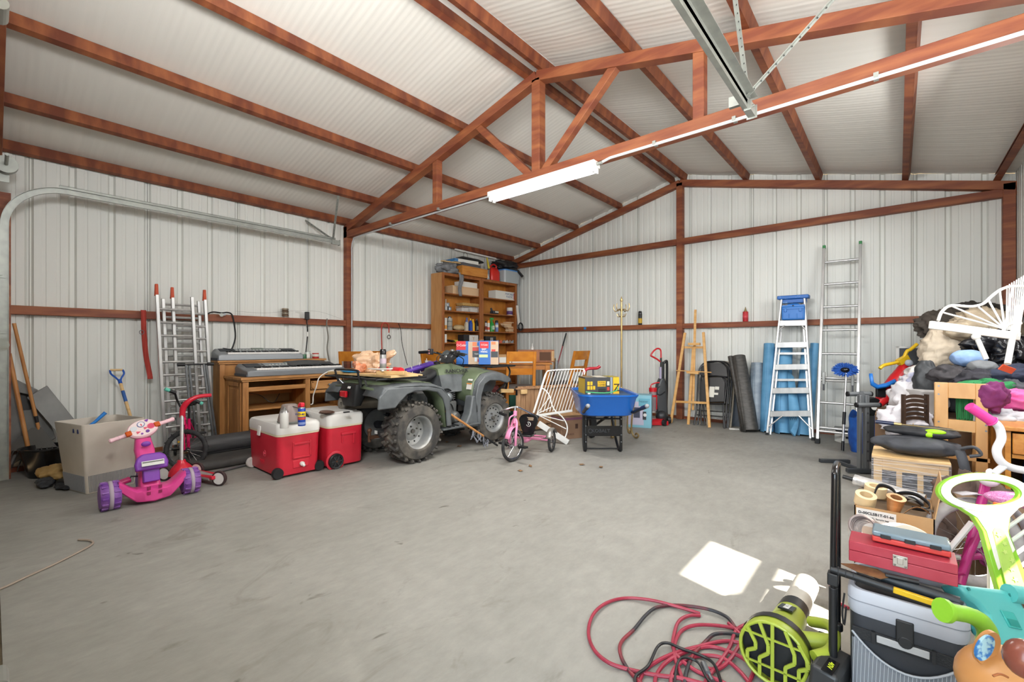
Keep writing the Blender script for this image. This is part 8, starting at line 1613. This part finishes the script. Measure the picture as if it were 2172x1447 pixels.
obj('handlebar', MW(t).tube(smooth([OD(2100, 890, 2.1), OD(2118, 905, 2.1), OD(2124, 930, 2.1), OD(2114, 955, 2.1), OD(2122, 978, 2.1), OD(2145, 992, 2.1), OD(2185, 1000, 2.1)], 5), .017, 12).tube([OD(2134, 985, 2.1), OD(2108, 1005, 2.1), hp_], .015, 10), K('E4E4E6', .3), t, sm=True); obj('grip', MW(t).tube([OD(2056, 862, 2.12), OD(2106, 896, 2.1)], .022, 12).ring(OD(2104, 894, 2.1), OD(2106, 896, 2.1) - OD(2056, 862, 2.12), .022, .004, 20, 6), K('DC3C90', .45), t, sm=True)
t = thing('pink_seat', 'sparkly pink saddle behind the lime toy handle', 'saddle', tuple(OD(2150, 1060, 1.9))); obj('saddle', M().ball((0, 0, 0), .09, .05, .03), mat('sparkle pink', 'C068A8', .2, col2='E0A0CC', scale=(200, 200, 200)), t, sm=True)
t = thing('orange_reflector', 'orange red block reflector right of the lime handle shaft', 'reflector', tuple(OD(2124, 1078, 1.7))); obj('block', M().box((0, 0, 0), (.055, .03, .035), (0, .2, YAW + .4)), K('DC4C28', .3), t, bev=.003)
# white safety gate
t = thing('safety_gate', 'white metal safety gate with slanting bars at the right edge', 'gate', tuple(OD(2150, 1200, 1.8)))
for k in range(8): obj('bar', MW(t).cyl(OD(2100, 1112 + 34 * k, 1.72), OD(2200, 1040 + 34 * k, 1.66), .0065, n=8), white, t, sm=True)
for x in ((2200, 1030, 2200, 1290), (2100, 1105, 2100, 1360)): obj('frame_bar', MW(t).cyl(OD(x[0], x[1], 1.68), OD(x[2], x[3], 1.68), .008, n=8), white, t, sm=True)
cloth('purple and pink cloth under the white safety gate', 2135, 1175, 2.1, (.12, .10, .07), '8E2A78', 80, col2='B04090')
cloth('dark rug bundle filling the floor behind the lime handle', 2080, 1100, 2.5, (.22, .2, .22), '4A3C38', 81, 'rug', 'rug_bundle', '5E4A40', .4)
bx('brown_carton', 'plain brown carton behind the magenta bicycle', 'box', (.5, 3.3, 0), (.5, .4, .40), K('6E563E', .85), R(5))
# lime toy handle on turquoise body, orange toy head
lime = K('86BE30', .35); lime_sunlit = K('E4E0D4', .35)  # cream stands for sunlit lime; its lower end follows the sun's shadow line
t = thing('toy_push_walker', 'turquoise toy with tall lime loop handle, its sunlit face coloured cream', 'toy', (.24, 2.0, 0)); D_ = 1.68
c = OD(2087, 1045, D_); A = Matrix.Translation(c) @ Euler((R(18), R(8), YAW - R(14))).to_matrix().to_4x4() @ Matrix(((1, 0, 0, 0), (0, 0, -1, 0), (0, 1, 0, 0), (0, 0, 0, 1))).inverted().transposed().inverted() if 0 else Matrix.Translation(c) @ Euler((R(90 - 18), R(-4), YAW - R(10))).to_matrix().to_4x4() @ Matrix.Scale(1.12, 4)
MI = t.matrix_basis.inverted()
def ell(rx, ry, n=40): return [(rx * math.cos(2 * PI * k / n), ry * math.sin(2 * PI * k / n)) for k in range(n)]
for (ri, ro, z0_, z1_, ma_, nm) in ((.72, 1.0, -.016, .004, lime, 'loop_rim'), (.76, .96, .003, .012, lime_sunlit, 'sunlit_loop_face')):
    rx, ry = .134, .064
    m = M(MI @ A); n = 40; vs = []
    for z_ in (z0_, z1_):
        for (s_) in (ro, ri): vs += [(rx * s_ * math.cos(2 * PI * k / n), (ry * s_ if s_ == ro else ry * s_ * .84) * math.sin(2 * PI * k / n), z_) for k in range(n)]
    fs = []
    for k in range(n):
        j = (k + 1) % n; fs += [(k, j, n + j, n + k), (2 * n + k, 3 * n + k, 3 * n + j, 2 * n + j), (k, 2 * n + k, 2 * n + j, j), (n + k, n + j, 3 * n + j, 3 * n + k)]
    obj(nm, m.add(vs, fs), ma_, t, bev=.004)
sp = [(-.10, -.035), (-.055, -.075), (-.042, -.12), (-.046, -.20), (-.05, -.33), (.045, -.33), (.036, -.20), (.032, -.12), (.05, -.075), (.10, -.035), (.05, -.052), (-.05, -.052)]
obj('handle_shaft', M(MI @ A).prism(sp, .022, T_((0, 0, -.006))), lime, t, bev=.004)
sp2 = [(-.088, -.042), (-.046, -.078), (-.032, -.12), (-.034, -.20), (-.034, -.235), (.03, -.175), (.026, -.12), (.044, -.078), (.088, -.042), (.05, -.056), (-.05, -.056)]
obj('sunlit_handle_face', M(MI @ A).prism(sp2, .004, T_((0, 0, .006))), lime_sunlit, t, bev=.002)
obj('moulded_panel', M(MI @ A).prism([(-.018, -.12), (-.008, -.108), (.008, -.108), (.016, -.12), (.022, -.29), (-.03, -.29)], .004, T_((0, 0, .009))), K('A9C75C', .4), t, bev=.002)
for k, (x, y) in enumerate(((-.006, -.13), (.002, -.155), (-.004, -.18), (.008, -.205), (-.002, -.23), (.0, -.26))): obj('moulded_star', M(MI @ A).prism([((.009 if j % 2 else .004) * math.cos(j * PI / 5), (.009 if j % 2 else .004) * math.sin(j * PI / 5)) for j in range(10)], .003, T_((x, y, .012))), K('BCD070', .4), t)
tq = K('58B4B0', .35); B_ = lambda px, py, k=0: OD(px, py, 1.38 + k)
c2 = B_(2105, 1300); A2 = MI @ Matrix.Translation(c2) @ Euler((R(62), R(0), YAW + R(8))).to_matrix().to_4x4()
obj('body', M(A2).prism([(-.11, .085), (.04, .06), (.085, .05), (.08, -.03), (.085, -.13), (-.03, -.11), (-.075, -.05), (-.06, .0), (-.075, .03), (-.10, .05)], .07), tq, t, bev=.012)
obj('wheel_arm', MW(t).tube([B_(2140, 1258), B_(2185, 1265)], .026, 12), tq, t, sm=True); obj('recess', M(A2).prism([(-.012, .01), (.028, .0), (.03, -.045), (-.01, -.035)], .006, T_((0, 0, .036))), K('3AA8A0', .4), t, bev=.002); obj('recess_slot', M(A2).prism([(-.006, -.012), (.024, -.02), (.024, -.038), (-.005, -.03)], .006, T_((0, 0, .038))), K('1E8880', .4), t); obj('orange_slot', M(A2).prism([(.01, -.085), (.05, -.095), (.05, -.102), (.01, -.092)], .006, T_((0, 0, .038))), K('E0942C', .4), t)
for x, y in ((-.085, .07), (.05, .045)): obj('screw', M(A2).cyl((x, y, .034), (x, y, .038), .005), K('2A7E78', .5), t)
obj('support_post', MW(t).beam((c2.x + .02, c2.y + .06, 0), (c2.x + .02, c2.y + .06, c2.z - .02), .10, .08), tq, t)
t2 = thing('toy_grip', 'curved lime green toy grip lying over the cooler bag corner', 'toy', (.2, 1.6, .3))
C_ = lambda px, py: OD(px, py, 1.08); obj('grip', MW(t2).tube(smooth([C_(2006, 1295), C_(2030, 1300), C_(2058, 1306), C_(2084, 1322), C_(2096, 1350), C_(2090, 1385)], 5), [.020] * 4 + [.0185] * 8 + [.02] * 9 + [.021] * 5, 14), lime, t2, sm=True); obj('grip_flange', MW(t2).tube([C_(1998, 1294), C_(2007, 1296)], .027, 16), lime, t2, sm=True); obj('lower_lobe', MW(t2).ball(C_(2080, 1398), .026, .026, .032), lime, t2, sm=True)
c = OD(2140, 1445, .95); t3 = thing('toy_animal', 'smooth orange toy animal head at the bottom right corner', 'toy', (c.x, c.y, c.z)); orp = K('B9824C', .35)
obj('head', M().ball((0, 0, -.01), .085, .08, .075, 28, 16), orp, t3, sm=True); obj('snout', M().ball(tuple(OD(2172, 1398, .86) - c), .030, .028, .036), K('7A4234', .25), t3, sm=True)
e1 = [OD(*q, .868) - c for q in ((2106, 1434), (2122, 1430), (2138, 1437))]; obj('closed_eye', M().tube(smooth(e1, 4), .0022, 6), K('9A5A30', .5), t3, sm=True)
obj('ear', M(Matrix.Translation(OD(2092, 1372, .95) - c) @ Euler((R(90), R(28), YAW)).to_matrix().to_4x4()).prism(ell(.022, .036, 24), .010), orp, t3, sm=True); obj('ear_print', M(Matrix.Translation(OD(2088, 1374, .94) - c) @ Euler((R(90), R(28), YAW)).to_matrix().to_4x4()).prism(ell(.016, .028, 24), .006), mat('blue mottled print', '2E6CA8', .5, col2='9CC0C8', scale=(60, 60, 60), lo=.45, hi=.55), t3, sm=True)
obj('neck', M().cyl((0, 0, -.06), (0, 0, -c.z), .05, n=18), orp, t3, sm=True)
